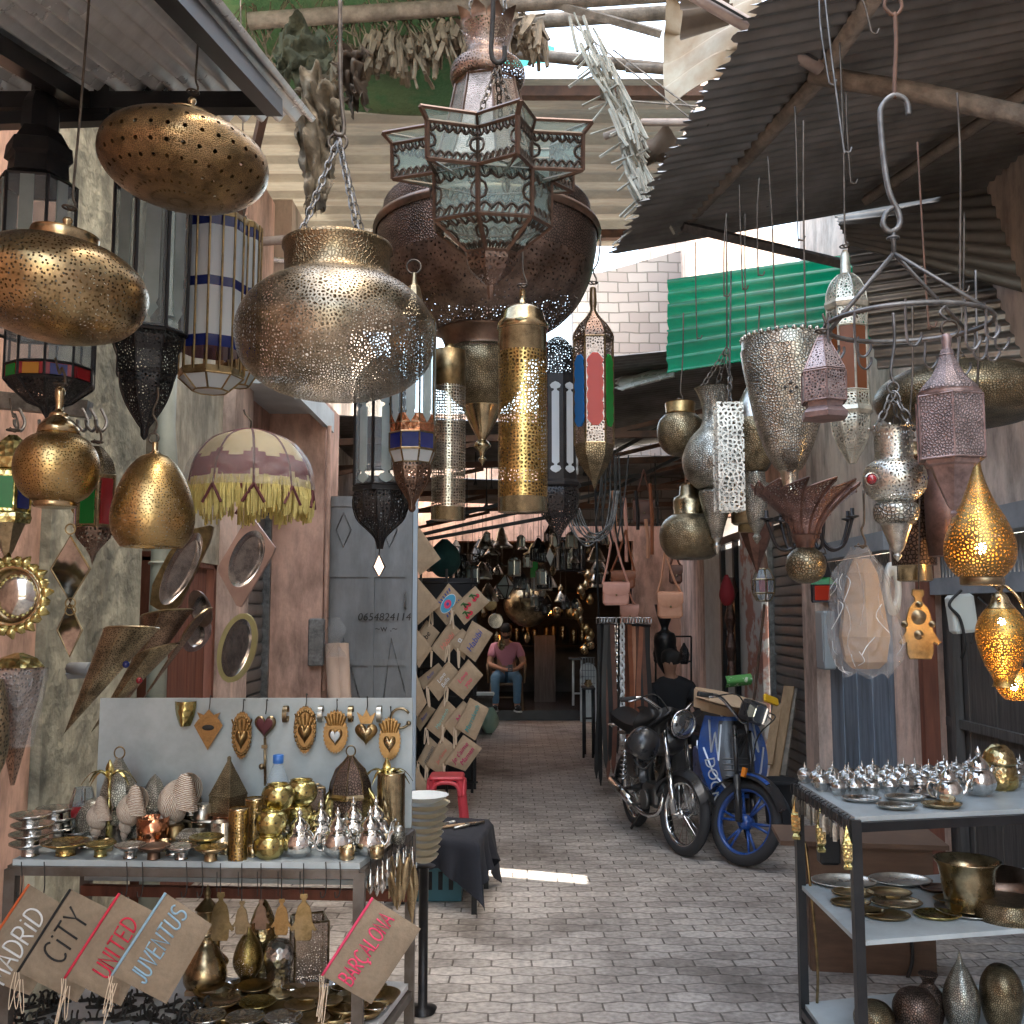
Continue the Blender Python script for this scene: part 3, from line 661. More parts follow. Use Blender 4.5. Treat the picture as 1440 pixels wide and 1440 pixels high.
for a,e,r in (((330,58,6.0),(940,18,5.9),.045),((350,30,5.6),(960,-10,5.6),.05),((360,98,6.0),(760,60,6.2),.03),((700,72,6.3),(945,98,6.3),.04)):
    b=MB(); b.tube([P(*a),P(*e)],r,7); b.build('pole','grey_wood',t)
b=MB(); b.grid(lambda u,v:P(590+190*u,66+24*v,6.42)+V((0,.02*sin(20*u),.02*sin(17*v+9*u))),16,4); one(b,'teal_plastic_sheet','teal_sheet','strip of bright teal plastic under the torn roof','sheet',P(680,80,6.4))
b=MB(); b.grid(lambda u,v:P(425+60*u,36+22*v,5.9)+V((0,.02*sin(20*u),.02*sin(17*v+9*u))),16,4); one(b,'teal_plastic_sheet','teal_sheet','small teal plastic scrap at top left of the torn roof','sheet',P(450,40,5.9))
# reed mat edge
b=MB(); rr=random.Random(3)
for i in range(330):
    u=rr.random(); px=462+306*u+rr.uniform(-6,6); py=74-42*u+rr.uniform(-16,22)+9*sin(u*20); d=5.7+rr.uniform(-.15,.15); a=pi/2*rr.uniform(.75,1.35); l=rr.uniform(18,46)
    b.tube([P(px,py,d),P(px+l*cos(a)*.5,py+l*sin(a)*.5,d-.05),P(px+l*cos(a)+rr.uniform(-4,4),py+l*sin(a),d+rr.uniform(-.1,.1))],rr.uniform(.008,.02),4)
for i in range(26):
    u=rr.random(); b.tube([P(460+150*u,92-30*u+rr.uniform(-22,16),5.8),P(600+170*u,70-36*u+rr.uniform(-22,16),5.75)],rr.uniform(.008,.02),4)
for i in range(150):
    x=rr.uniform(345,720); y=rr.uniform(-6,40); b.tube([P(x,y,5.7),P(x+rr.uniform(-40,40),y+rr.uniform(15,75),5.6)],rr.uniform(.003,.007),3)
one(b,'reed_mat','reed','ragged reed mat edge hanging under the torn roof above the copper lamp','reed mat',P(600,80,5.7))
b=MB()
for i in range(130):
    u=rr.random()**.8; px=800+95*u+rr.uniform(-14,22)+18*sin(u*3); py=15+255*u; d=5.0+rr.uniform(-.12,.12); l=rr.uniform(25,95)
    s=rr.choice((1,1,1,-.6)); w=rr.uniform(.2,.6)
    b.tube([P(px,py,d),P(px+l*.5*w,py+l*.5,d-.03),P(px+l*w*s*.9,py+l*rr.uniform(.6,1.),d+rr.uniform(-.1,.1))],rr.uniform(.004,.010),4)
one(b,'palm_frond','reed_grey','dry grey palm frond hanging down right of the copper lamp','palm frond',P(850,20,5.0))
# rusty beige scrap sheets at the roof edge
b=MB(); b.grid(lambda u,v:P(938+125*u,-10+(158-40*u)*v,5.4)+V((0,.15*sin(3*v+u*4),.03*sin(25*v))),16,28); one(b,'scrap_sheet','tin_rust','rusty beige scrap sheet at the edge of the right canopy','sheet',P(1000,140,5.4))
b=MB(); b.grid(lambda u,v:P(958+70*u,-8+(62-22*u)*v,5.1)+V((0,.05*sin(9*v),0)),8,8); one(b,'cloth_scrap','sack_dark','dark cloth scrap on the rusty beige sheet','cloth',P(980,50,5.1))
b=MB(); b.grid(lambda u,v:P(892+64*u-6*v,188+26*sin(pi*v)*u+34*v,5.15)+V((0,.06*sin(7*u+5*v),.02*sin(12*u))),10,8); one(b,'cloth_scrap','sack_dark','torn brown cloth at the far lower corner of the right canopy','cloth',P(920,215,5.15))
b=MB(); b.tube([P(850,192,5.2),P(905,172,5.1),P(978,172,5.0)],.02,7); one(b,'bent_stick','pale_pole','bent pale stick under the sky gap','stick',P(900,175,5.1))
b=MB(); b.tube([P(880,95,6.0),P(945,98,6.0)],.03,6); b.tube([P(760,0,5.6),P(930,48,5.6)],.03,4); b.tube([P(860,140,5.8),P(985,150,5.2)],.006,4); b.tube([P(862,70,5.8),P(990,165,5.2)],.005,4); b.tube([P(800,30,5.8),P(1000,190,5.2)],.005,4)
one(b,'roof_stick','grey_wood','thin sticks and wires crossing the white sky gap','stick',P(900,95,6))
# hanging sacks / rags
def rag(label,px,py,w,h,d,mt,seed):
    r2=random.Random(seed); ph=[r2.uniform(0,6) for _ in range(6)]
    b=MB(); jg=[r2.uniform(-1,1) for _ in range(200)]
    def fn(u,v):
        k=int(v*44); ww=w*(.6+.4*sin(pi*min(1,v*1.05+.12))+.12*sin(5*v+ph[0])); x=px+(u-.5)*(ww+7*jg[k]*abs(2*u-1)**3)+9*sin(3*v+ph[1]); y=py+h*v*(1+.12*jg[60+int(u*26)]*v**4)+5*sin(6*u+ph[2])*v
        return P(x,y,d)+V((.012*sin(19*u+13*v+ph[5]),.05*sin(7*u+ph[3]+3*v)+.05*sin(5*v+ph[4])+.035*sin(17*u-6*v+ph[0])+.03*sin(21*v+9*u+ph[1])+.015*sin(41*u+33*v)-.08*sin(pi*u),.01*sin(23*u+17*v)))
    b.grid(fn,26,44); return one(b,'sack_rag',mt,label,'rag',P(px,py,d))
rag('brown sack rag bundled under the torn roof',455,110,62,90,4.9,'sack',1)
rag('long torn sack strip hanging below the brown bundle',438,160,46,140,4.85,'sack',2)
rag('dark rag hanging beside the sack bundle',505,85,40,62,5.0,'sack_dark',3)
rag('greenish cloth draped at the corner of the left canopy',415,40,80,95,5.2,'moss_cloth',4)
# far roofs
b=MB(); corr(b,(-3.4,8.2,4.75),(-1.0,8.2,4.55),(-1.0,11.5,4.9),(-3.4,11.5,5.1),.1,.018,3); one(b,'corrugated_sheet','tin_light','grey corrugated roof over the upper left wall','sheet',(-2,8.2,4.6))
b=MB(); b.tube([P(352,341,7.0),P(452,333,7.0)],.035,8); one(b,'wooden_pole','pale_pole','horizontal pale pole left of the big bowl lamp','pole',P(400,338,7))
t=thing('far_roof','dark corrugated roof with bright slits over the far lane','roof',(0,11,3.4))
b=MB(); corr(b,(-2.0,9.0,3.45),(.7,9.0,3.35),(.7,12.1,3.37),(-2.0,12.1,3.47),.09,.014,3); b.build('sheet','tin_dark',t)
b=MB(); corr(b,(-2.0,12.0,3.3),(.9,12.0,3.2),(.9,14.6,3.2),(-2.0,14.6,3.3),.09,.014,3); b.build('sheet','tin_dark',t)
b=MB(); corr(b,(.5,8.1,3.72),(2.7,8.1,3.95),(2.7,12.4,3.9),(.5,12.4,3.6),.09,.014,3,0,.05); b.build('sheet','tin_dark',t)
b=MB(); corr(b,(.6,12.2,3.5),(2.7,12.2,3.6),(2.7,14.6,3.6),(.6,14.6,3.5),.09,.014,3); b.build('sheet','tin_dark',t)
for y,z in ((9.1,3.2),(10.4,3.15),(12,3.05),(13.5,3.0)):
    b=MB(); bar(b,(-1.9,y,z),(2.6,y,z+.12),.06); b.build('beam','rust',t)
    b=MB(); bar(b,(.5,y,z),(2.6,y,z+.5),.04); bar(b,(-1.9,y,z-.35),(-.3,y,z),.04); b.build('brace','rust',t)
b=MB(); corr(b,P(868,525,9.0),P(950,500,9.0),P(948,528,8.4),P(872,548,8.4),.08,.02,3,0,.2); one(b,'corrugated_scrap','tin_light','torn grey corrugated scrap below the cinder block wall','sheet',P(900,530,9))
# ================================================================ hanging lamps
def prof_m(prof,d): return [(r*SZ(y,d),P(720,y,d).z) for r,y in prof]
def hang(name,label,cat,cx,d,parts,group=None,wire=None,tilt=0,ytop=None,rz=0,wmat='wire',base=None):
    ys=[y for p in parts for _,y in p[2]]; yb=max(ys); yt=min(ys)
    loc=P(cx,yt if tilt else yb,d); xw=P(cx,(yb+yt)/2,d).x; loc.x=xw
    root=thing(name,label,cat,loc,group)
    for p in parts:
        pn,mt,pr=p[0],p[1],p[2]; o=p[3] if len(p)>3 else {}
        n=o.get('n',40); off=o.get('off',0)
        X=M.Translation((xw+off*SZ(pr[0][1],d),d,0))
        sm=n>14
        q=smooth_prof(pr,o.get('sub',4)) if (sm and not o.get('hard')) else pr
        if n<=14 and o.get('soft'): q=smooth_prof(pr,4)
        q=prof_m(q,d)
        b=MB()
        if o.get('bars'):
            for k in range(n): a=R(o.get('rot',0))+2*pi*k/n; b.tube([X@V((e*cos(a),e*sin(a),z)) for e,z in q],o['bars']*SZ(pr[0][1],d),4)
        else: b.lathe(q,n,X,R(o.get('rot',0)),sm,flute=o.get('flute'),twist=o.get('twist',0),cap=o.get('cap',True))
        par=b.build(pn,mt,root)
        fr=o.get('frame')
        if fr:
            b=MB(); rr=fr[0]*SZ(pr[0][1],d)
            for k in range(n):
                a=R(o.get('rot',0))+2*pi*k/n
                b.tube([X@V(((r+rr*.3)*cos(a),(r+rr*.3)*sin(a),z)) for r,z in q],rr,4)
            for (r,z) in [x for i,x in enumerate(q) if (len(fr)<3 or i in fr[2])]:
                b.tube([X@V(((r+rr*.3)*cos(R(o.get('rot',0))+2*pi*k/n),(r+rr*.3)*sin(R(o.get('rot',0))+2*pi*k/n),z)) for k in range(n)],rr,4,True)
            b.build('frame',fr[1],par)
        for wdw in o.get('windows',[]):            # (shape, w px, y0, y1, material, part name)
            shp,wpx,ya,yb2,wm,wn=wdw
            r0=max(pr[0][0],pr[-1][0])*SZ(ya,d)*cos(pi/n)
            for k in range(n):
                a=R(o.get('rot',0))+2*pi*(k+.5)/n
                if sin(a)>.45: continue            # panes that face the wall side are left to the body
                z0,z1=P(720,yb2,d).z,P(720,ya,d).z; w=wpx*SZ(ya,d); h=z1-z0; e=min(w,h*.4)
                if shp=='cusp':
                    pts=[]
                    for (u,v) in ((.5,0),(.78,.25),(.95,.6),(.86,1.05),(.62,1.2),(.62,1.45),(.8,1.7),(.8,2.2)): pts.append((u,v))
                    lo=[(w*(u-.0) if False else w*u*1.0, v*e*.5) for u,v in pts]
                    right=[(x if x<w else w,y) for x,y in lo]; out=[(x-0,y) for x,y in right]
                    half=[(x-w*.5,y) for x,y in out]
                    poly=[(x,z0+y) for x,y in half]+[(x,z1-y) for x,y in half[::-1]]
                    poly+= [(-x,z1-y) for x,y in half[1:]]+[(-x,z0+y) for x,y in half[:0:-1]]
                elif shp=='spear': poly=[(0,z0),(w/2,z0+e*.8),(w*.36,z0+e*1.1),(w*.5,z0+e*1.5),(w*.5,z1),(-w*.5,z1),(-w*.5,z0+e*1.5),(-w*.36,z0+e*1.1),(-w/2,z0+e*.8)]
                elif shp=='scallop':
                    poly=[]; N=48
                    for i in range(N+1):
                        v=i/N; poly.append((w*(.41+.09*abs(sin(v*pi*6)))*min(1,.45+6*v,.45+6*(1-v)),z0+h*v))
                    poly+=[(-x,z) for x,z in poly[::-1]]
                else: poly=[(w/2,z0),(w/2,z1),(-w/2,z1),(-w/2,z0)]
                m2=wm[k%len(wm)] if isinstance(wm,(list,tuple)) else wm
                b=MB(); b.plate(poly,.004,M.Translation((xw,d,0))@M.Rotation(a+pi/2,4,'Z')@M.Translation((0,-r0-.0015,0))); b.build(wn,m2,par)
    if wire is not None:
        b=MB(); top=P(cx,ytop if ytop else yt,d); top.x=xw
        e=P(cx+(wire[1] if isinstance(wire,tuple) else 0),wire[0] if isinstance(wire,tuple) else wire,d)
        m_=(top+e)/2+V((.004,0,0)); s=SZ(400,d)
        b.ring(top+V((0,0,.012)),.014,.0022,M.Identity(4)@M.Identity(4) if False else M.Translation((0,0,0)))
        b.tube(bez([top+V((-.008,0,.018)),top+V((.004,0,.008)),top+V((.011,0,.022)),top+V((.002,0,.05)),m_,e],5),.0028,5)
        b.build('hook_wire',wmat,root)
    if tilt: root.rotation_euler=(0,R(tilt),rz)
    return root
def ringpart(root,px,py,d,rpx,tr=.003,mt='wire'):
    b=MB(); c=P(px,py,d); r=rpx*SZ(py,d); b.tube([c+V((r*cos(2*pi*i/20),0,r*sin(2*pi*i/20))) for i in range(20)],tr,5,True); return b.build('ring',mt,root)
def chains(root,top,d,ends,mt='wire',link=.03,r=.0022):
    for (px,py,dd) in ends: b=MB(); chain(b,P(top[0],top[1],d),P(px,py,dd),link,r); b.build('chain',mt,root)
# ---------------- upper left
r=hang('saucer_lamp','tilted brass saucer lamp with lozenge dot pattern, uppermost at left','lamp',268,2.3,[
 ('stem','brass_plain',[(4,138),(6,142),(4,150),(9,157),(9,160)],dict(n=16)),
 ('collar','brass_plain',[(36,163),(37,166),(37,175),(34,180)],dict(hard=1)),
 ('shade','brass_star',[(32,176),(66,181),(96,195),(112,211),(116,230),(110,248),(92,265),(62,278),(28,285),(0,286)],dict(n=64))],wire=-6,tilt=5,ytop=136)
r=hang('saucer_lamp','big brass saucer lamp with round pierced dots at the left edge','lamp',92,2.0,[
 ('stem','brass_plain',[(4,306),(7,310),(5,318),(9,324)],dict(n=16)),
 ('collar','brass_plain',[(45,329),(46,333),(45,344),(43,348)],dict(hard=1)),
 ('shade','brass_dots',[(42,344),(78,353),(106,371),(120,392),(122,412),(114,436),(94,457),(60,471),(26,477),(0,478)],dict(n=64))],wire=-6,tilt=6,ytop=300)
r=hang('bowl_lamp','large round bronze bowl lamp of fine openwork hung on three chains','lamp',473,2.3,[
 ('neck','bronze_band',[(75,349),(77,347),(77,352),(74,356),(73,384),(75,392),(80,397)],dict(hard=1,cap=False)),
 ('bowl','bronze_lace',[(76,395),(104,410),(126,432),(138,458),(139,480),(131,510),(110,534),(82,549),(50,556),(0,558)],dict(n=72,cap=False))])
chains(r,(476,196),2.3,[(420,338,2.22),(505,340,2.2),(512,337,2.38)],'wire_grey')
ringpart(r,475,200,2.3,13,.0035,'wire')
b=MB(); b.tube(bez([P(470,186,2.3),P(476,190,2.3),P(484,182,2.3),P(479,120,2.3),P(478,-6,2.3)],6),.0055,6); b.build('hook_wire','wire',r)
# ---------------- big copper mosque lamp
d=3.3
r=hang('mosque_lamp','huge brown copper mosque lamp with crown top in the middle','lamp',685,d,[
 ('crown_neck','copper_lace',[(37,42),(31,60),(30,75),(36,85),(50,96),(53,108),(50,118),(44,121)],dict(n=32,cap=False)),
 ('cone','copper_panel',[(44,121),(50,150),(58,185),(72,230),(90,268),(118,282)],dict(n=8,rot=10,cap=False,frame=(2,'copper',[0]))),
 ('shoulder','copper_etch',[(118,284),(142,292),(145,296),(144,318),(144,322)],dict(hard=1,n=48,cap=False)),
 ('rim','copper',[(144,320),(158,324),(160,330),(156,335)],dict(hard=1,n=56,cap=False)),
 ('upper_bowl','copper_etch',[(154,334),(154,350),(151,368),(148,384)],dict(n=64,cap=False)),
 ('bowl','copper_fine',[(148,384),(142,402),(128,428),(104,452),(76,466),(54,470)],dict(n=64,cap=False)),
 ('collar','copper',[(62,466),(64,470),(58,476),(52,492),(56,498)],dict(n=32,off=-6)),
 ('lower_bowl','old_bronze',[(50,490),(56,500),(58,520),(52,545),(42,562),(30,572)],dict(n=36,off=-6,cap=False)),
 ('finial','brass_plain',[(30,570),(22,588),(12,608),(6,618),(9,622),(12,628),(6,634),(3,642),(6,646),(2,652),(0,656)],dict(n=24,off=-6))])
b=MB(); c=P(685,40,d); s=SZ(40,d)
for k in range(10):       # flared crown petals
    a=2*pi*k/10; X=M.Translation((c.x,d,0))@M.Rotation(a,4,'Z')
    def fn(u,v):
        w=(u-.5)*22*s*(1 if v<.5 else 2*(1-v)+.05); rad=(36+14*v*v)*s
        return X@V((rad*cos(w/rad),rad*sin(w/rad),c.z-2*s+ (18*v)*s))
    b.grid(fn,4,5)
b.build('crown','copper',r)
for x0,x1 in ((660,664),(712,708)): b=MB(); chain(b,P(x0,22,d),P(x1,-8,d)); b.build('chain','wire_grey',r)
# ---------------- star lantern of glass
d=2.2; cx=690; s=SZ(260,d); cw=P(cx,260,d); 
r=thing('star_lantern','eight pointed star lantern of clear glass and brown fretwork','lantern',P(cx,402,d))
zT,zM,zB=P(0,203,d).z,P(0,217,d).z,P(0,262,d).z
pane=MB(); lat=MB(); fr=MB()
def SP(rad,a,z): return V((cw.x+rad*s*cos(a),d+rad*s*sin(a),z))
rot0=R(-74)
panes=[]
NS=7; RO,RI=134,84
def quad(mb,a,b_,c,e):
    i=len(mb.v); mb.v+= [a,b_,c,e]; w=(b_-a).length; h=(e-a).length; mb.face((i,i+1,i+2,i+3),[(0,0),(w,0),(w,h),(0,h)])
def lattice(mb,a,b_,c,e,th=.0034,n=6):     # fretwork border of little scallops inside a pane
    u=(b_-a); v=(e-a); u2=(c-e)
    def pt(x,y): return (a+u*x)*(1-y)+(e+u2*x)*y
    mb.tube([pt(.02,.02),pt(.98,.02),pt(.98,.98),pt(.02,.98)],th,4,True)
    for yy in (0,1):
        L=[]
        for i in range(n*6+1):
            t=i/(n*6); h=.10+.14*abs(sin(pi*n*t))
            L.append(pt(t,h if yy==0 else 1-h))
        mb.tube(L,th,4)
        for i in range(2*n): mb.tube([pt((i+.5)/(2*n),.02 if yy==0 else .98),pt((i+1)/(2*n),.2 if yy==0 else .8)],th*.8,3)
    for sx in (0,1):
        mb.tube([pt(sx+ (1 if sx==0 else -1)*x,y) for x,y in ((.02,.3),(.13,.38),(.16,.5),(.13,.62),(.02,.7))],th,4)
for k in range(NS):
    a=rot0+2*pi*k/NS
    for sg in (-1,1):
        ai=a+sg*pi/NS
        o0,o1=SP(RO,a,zB),SP(RO,a,zM); i0,i1=SP(RI,ai,zB),SP(RI,ai,zM)
        q=(o0,i0,i1,o1) if sg>0 else (i0,o0,o1,i1)
        quad(pane,*q); lattice(lat,*q)
        oT=SP(RO+13,a,zT); iT=SP(RI+6,ai,zT)
        quad(pane,*((o1,i1,iT,oT) if sg>0 else (i1,o1,oT,iT)))
        fr.tube([o1,i1],.005,4); fr.tube([o0,i0],.005,4); fr.tube([oT,iT],.0042,4); fr.tube([i0,i1,iT],.0042,4)
    fr.tube([SP(RO,a,zB),SP(RO,a,zM),SP(RO+13,a,zT)],.0056,4)
    fr.tube([SP(RO,a,zB),SP(74,a,P(0,270,d).z)],.0042,4)
    # sloping underside of the points
    quad(pane,SP(RO,a,zB),SP(RI,a-pi/NS,zB),SP(74,a,P(0,274,d).z),SP(RI,a+pi/NS,zB))
lv=[(RI,262),(84,322),(36,358),(35,362)]
for j in range(2):
    r0,y0=lv[j]; r1_,y1_=lv[j+1]; z0,z1_=P(0,y0,d).z,P(0,y1_,d).z
    for k in range(NS):
        a=rot0+2*pi*(k+.5)/NS; a2=rot0+2*pi*(k+1.5)/NS
        q=(SP(r1_,a,z1_),SP(r1_,a2,z1_),SP(r0,a2,z0),SP(r0,a,z0)); quad(pane,*q); lattice(lat,*q,n=4)
        fr.tube([q[0],q[3]],.0056,4); fr.tube([q[0],q[1]],.005,4)
pane.build('glass_pane','glass_star',r); lat.build('fretwork','lattice',r); fr.build('frame','lattice_frame',r)
b=MB(); X=M.Translation((cw.x,d,0)); b.lathe(prof_m([(36,358),(37,368),(31,382),(16,394),(6,402),(5,414),(3,420),(0,422)],d),7,X,rot0+pi/7,False); b.build('bottom_cone','copper_lace',r)
for x,e in ((660,-.1),(735,-.08),(705,.12)): b=MB(); chain(b,P(700,118,d),P(x,205,d+e),.028); b.build('chain','wire',r)
b=MB(); b.tube(bez([P(710,92,d),P(709,108,d),P(699,112,d),P(692,100,d),P(694,60,d),P(696,-8,d)],5),.006,6); b.build('hook_wire','iron_matte',r)
r.rotation_euler=(R(10),0,0)
# ---------------- cylinders and centre lanterns
hang('cylinder_lamp','thick brass cylinder lamp with openwork body in the middle','lamp',735,2.6,[
 ('cap','brass_plain',[(4,408),(5,428),(20,432),(29,440),(32,452),(36,456),(36,464),(34,466)],dict(hard=1)),
 ('upper_sleeve','brass_plain',[(34,464),(34.5,498)],dict(hard=1)),
 ('body','brass_cyl',[(34.5,497),(34.8,702)],dict(hard=1,cap=False)),
 ('bottom_band','brass_plain',[(35,700),(35.2,720),(0,721)],dict(hard=1))],wire=(300,-4),ytop=408)
hang('cylinder_lamp','slim pale cylinder lamp with brass base beside the thick brass cylinder','lamp',631,3.0,[
 ('upper_sleeve','brass_dull',[(6,484),(8,492),(23,494),(23.5,545)],dict(hard=1)),
 ('body','silver_cyl',[(23.5,544),(24,716)],dict(hard=1,cap=False)),
 ('bottom_band','brass_plain',[(24.3,714),(24.5,731),(0,732)],dict(hard=1))])
hang('coloured_lantern','slim bronze lantern with red, blue and green glass panels','lantern',835,3.0,[
 ('top_dome','copper_lace',[(3,405),(4,425),(3,436),(9,446),(20,458),(27,470),(28,478)],dict(n=6,rot=0,soft=1,frame=(1,'old_bronze_plain',[0]))),
 ('body','copper_panel',[(27,478),(27,626)],dict(n=6,rot=0,frame=(1.4,'old_bronze_plain'),windows=[('scallop',23,502,602,['glass_green','glass_green','glass_green','glass_sky','glass_red','glass_green'],'glass_pane')])),
 ('bottom_cone','old_bronze',[(28,626),(25,642),(16,660),(6,674),(3,682),(0,690)],dict(n=6,rot=0,soft=1))],wire=(330,10),ytop=403)
hang('black_lantern','black lantern with milky white panes behind the thick brass cylinder','lantern',785,3.4,[
 ('top_dome','iron_lace',[(5,474),(16,482),(27,498),(29,520),(29,530)],dict(n=8,rot=12,soft=1)),
 ('body','iron',[(28,530),(28,676)],dict(n=8,rot=12,windows=[('cusp',17,542,668,'glass_white','glass_pane')])),
 ('rim','iron',[(29,676),(33,680),(33,684),(29,687)],dict(n=8,rot=12)),
 ('bottom_bowl','iron_lace',[(29,686),(31,700),(26,722),(14,738),(5,752),(2,765)],dict(n=8,rot=12,soft=1))])
r=hang('black_lantern','black lantern with clear cusped panes and a mirror drop by the metal door','lantern',536,3.0,[
 ('top_dome','iron_lace',[(6,500),(22,515),(37,535),(38,552)],dict(n=6,rot=20,soft=1)),
 ('body','glass_clear',[(37,552),(37,684)],dict(n=6,rot=20,frame=(2.2,'iron'),windows=[('cusp',22,560,682,'glass_frost','glass_pane')])),
 ('rim','iron',[(37,684),(40,686),(40,692),(36,694)],dict(n=6,rot=20)),
 ('bottom_bowl','iron_lace',[(36,692),(39,708),(33,730),(18,745),(7,757),(3,772)],dict(n=12,soft=1,frame=(1,'iron',[0])))])
b=MB(); 
c=[P(533,780,3.0),P(541,797,3.0),P(533,811,3.0),P(525,797,3.0)]
b.tube(c,.003,4,True); b.tube([P(534,770,3),P(533,780,3)],.002,4); b.build('drop_frame','iron',r)
b=MB(); b.plate([(p.x,p.z) for p in c],.002,M.Translation((0,3.0,0))); b.build('drop_mirror','mirror',r)
r=hang('blue_pane_lantern','slender brass lantern with cobalt blue panes over a copper bowl','lantern',581,2.9,[
 ('neck','old_bronze_plain',[(3,384),(5,400),(9,405),(14,425),(28,445),(33,452)],dict(n=8,rot=22,soft=1)),
 ('glass_body','glass_clear',[(32,452),(32,598)],dict(n=8,rot=22,frame=(1.2,'old_bronze_plain'),windows=[('spear',13,455,598,'glass_frost','glass_pane')])),
 ('crown_band','copper_bright',[(33,586),(33,611)],dict(n=8,rot=22)),
 ('blue_band','glass_blue',[(33,611),(33,634)],dict(n=8,rot=22,frame=(1.2,'old_bronze_plain'))),
 ('white_band','glass_white',[(33,635),(26,652)],dict(n=8,rot=22,frame=(1.2,'old_bronze_plain'))),
 ('bottom_bowl','copper_lace',[(26,652),(27,662),(21,680),(10,697),(4,708),(4,716),(0,720)],dict(n=8,rot=22,soft=1,frame=(1,'copper',[0])))])
ringpart(r,582,375,2.9,10,.003)
# ---------------- left
r=hang('black_lantern','tall black lantern with long glass panes behind the tilted saucer lamp','lantern',213,2.9,[
 ('neck','iron',[(8,68),(12,74),(10,80),(13,88),(13,124),(16,126)],dict(n=12)),
 ('pierced_dome','iron_lace',[(16,125),(25,136),(28,152),(26,172)],dict(n=8,soft=1,frame=(1.2,'iron',[0]))),
 ('shoulder','iron',[(27,172),(30,180),(44,215),(50,235),(56,245),(56,262)],dict(n=8)),
 ('body','glass_clear',[(53,262),(53,472)],dict(n=8,frame=(2.6,'iron'),windows=[('spear',19,264,460,'glass_frost','glass_pane')])),
 ('lower_band','iron_lace',[(47,466),(50,480),(47,488),(42,500),(42,524),(40,530)],dict(n=8,frame=(1.2,'iron',[0]))),
 ('bottom_cone','iron_lace',[(38,528),(36,545),(27,568),(12,592),(5,602),(4,612),(0,618)],dict(n=8,soft=1,frame=(1.2,'iron',[0])))],wire=-6)
ringpart(r,214,48,2.9,13,.003)
r=hang('black_lantern','black lantern with tiered hexagonal roof at the far left edge','lantern',52,2.7,[
 ('neck','iron',[(8,80),(12,84),(9,90),(13,98),(14,132),(17,136)],dict(n=10)),
 ('dome','iron',[(17,135),(24,150),(26,170),(26,186)],dict(n=8,soft=1)),
 ('roof_tier','iron',[(28,186),(40,206),(44,208),(46,226),(40,230),(42,252),(56,262)],dict(n=6,rot=10)),
 ('body','glass_clear',[(52,262),(52,470)],dict(n=6,rot=10,frame=(2.6,'iron'),windows=[('spear',18,264,440,'glass_frost','glass_pane')]))],wire=-6)
r=hang('black_lantern','black lantern with red, blue and amber glass squares below the big saucer','lantern',70,2.75,[
 ('body','glass_clear',[(58,470),(58,520)],dict(n=10,frame=(2,'iron'))),
 ('colour_band','glass_ruby',[(58,520),(58,540)],dict(n=10,frame=(2,'iron'),windows=[('rect',22,523,538,['glass_blue','glass_ruby','glass_green','glass_amber'],'glass_pane')])),
 ('underside','iron_lace',[(58,541),(30,565),(12,572),(0,590)],dict(n=10,frame=(1.5,'iron',[0])))])
def drum(cx,d,label,y0,y1,rad):
    return hang('drum_lantern',label,'lantern',cx,d,[
     ('top_rim','brass_dull',[(rad*.6,y0-6),(rad+1,y0),(rad+1,y0+8)],dict(n=8,rot=8)),
     ('blue_band','glass_blue',[(rad,y0+8),(rad,y0+22)],dict(n=8,rot=8)),
     ('upper_panes','glass_white',[(rad,y0+22),(rad,y0+92)],dict(n=8,rot=8,cap=False)),
     ('blue_band','glass_blue',[(rad,y0+92),(rad,y0+105)],dict(n=8,rot=8)),
     ('lower_panes','glass_white',[(rad,y0+105),(rad,y0+172)],dict(n=8,rot=8,cap=False)),
     ('blue_band','glass_blue',[(rad,y0+172),(rad,y0+188)],dict(n=8,rot=8)),
     ('bar_frame','brass_dull',[(rad+1,y0+2),(rad+1,y1-24)],dict(n=16,rot=8,bars=1.6)),
     ('bottom_rim','brass_dull',[(rad+1,y1-30),(rad+1,y1-20)],dict(n=8,rot=8)),
     ('bottom_panes','glass_white',[(rad,y1-20),(rad*.55,y1-2)],dict(n=8,rot=8,frame=(1.5,'brass_dull')))],wire=-6)
drum(300,3.0,'white and navy glass drum lantern with brass bars behind the tilted saucer',308,552,44)
drum(338,3.35,'second white and navy glass drum lantern half hidden by the big bowl lamp',318,545,26)
hang('globe_lamp','brass globe lamp with stepped cap hanging at left','lamp',81,2.2,[
 ('stem','brass_plain',[(5,545),(7,552),(5,575),(9,580),(12,584)],dict(n=20)),
 ('cap','brass_plain',[(12,582),(14,588),(20,592),(24,597),(27,601),(28,612)],dict(hard=1)),
 ('globe','brass_dots_fine',[(26,610),(42,620),(53,637),(57,658),(53,680),(42,697),(26,707),(22,709)],dict(n=56,cap=False)),
 ('foot_ring','brass_plain',[(28,706),(30,709),(28,713),(25,714)],dict(hard=1))],wire=(545-42,-3),ytop=548)
r=hang('egg_lamp','brass egg shaped lamp shade hanging below the black lantern tip','lamp',216,2.3,[
 ('stem','brass_plain',[(4,622),(4,632),(6,636),(12,640)],dict(n=16)),
 ('shade','brass_dots_fine',[(10,639),(22,645),(38,665),(51,695),(57,725),(54,750),(43,768),(40,769)],dict(n=56,cap=False))])
ringpart(r,216,616,2.3,7,.0025); b=MB(); b.tube(bez([P(217,609,2.3),P(221,595,2.3),P(215,580,2.3),P(222,560,2.3),P(222,545,2.3)]),.0025,4); b.build('hook_wire','wire',r)
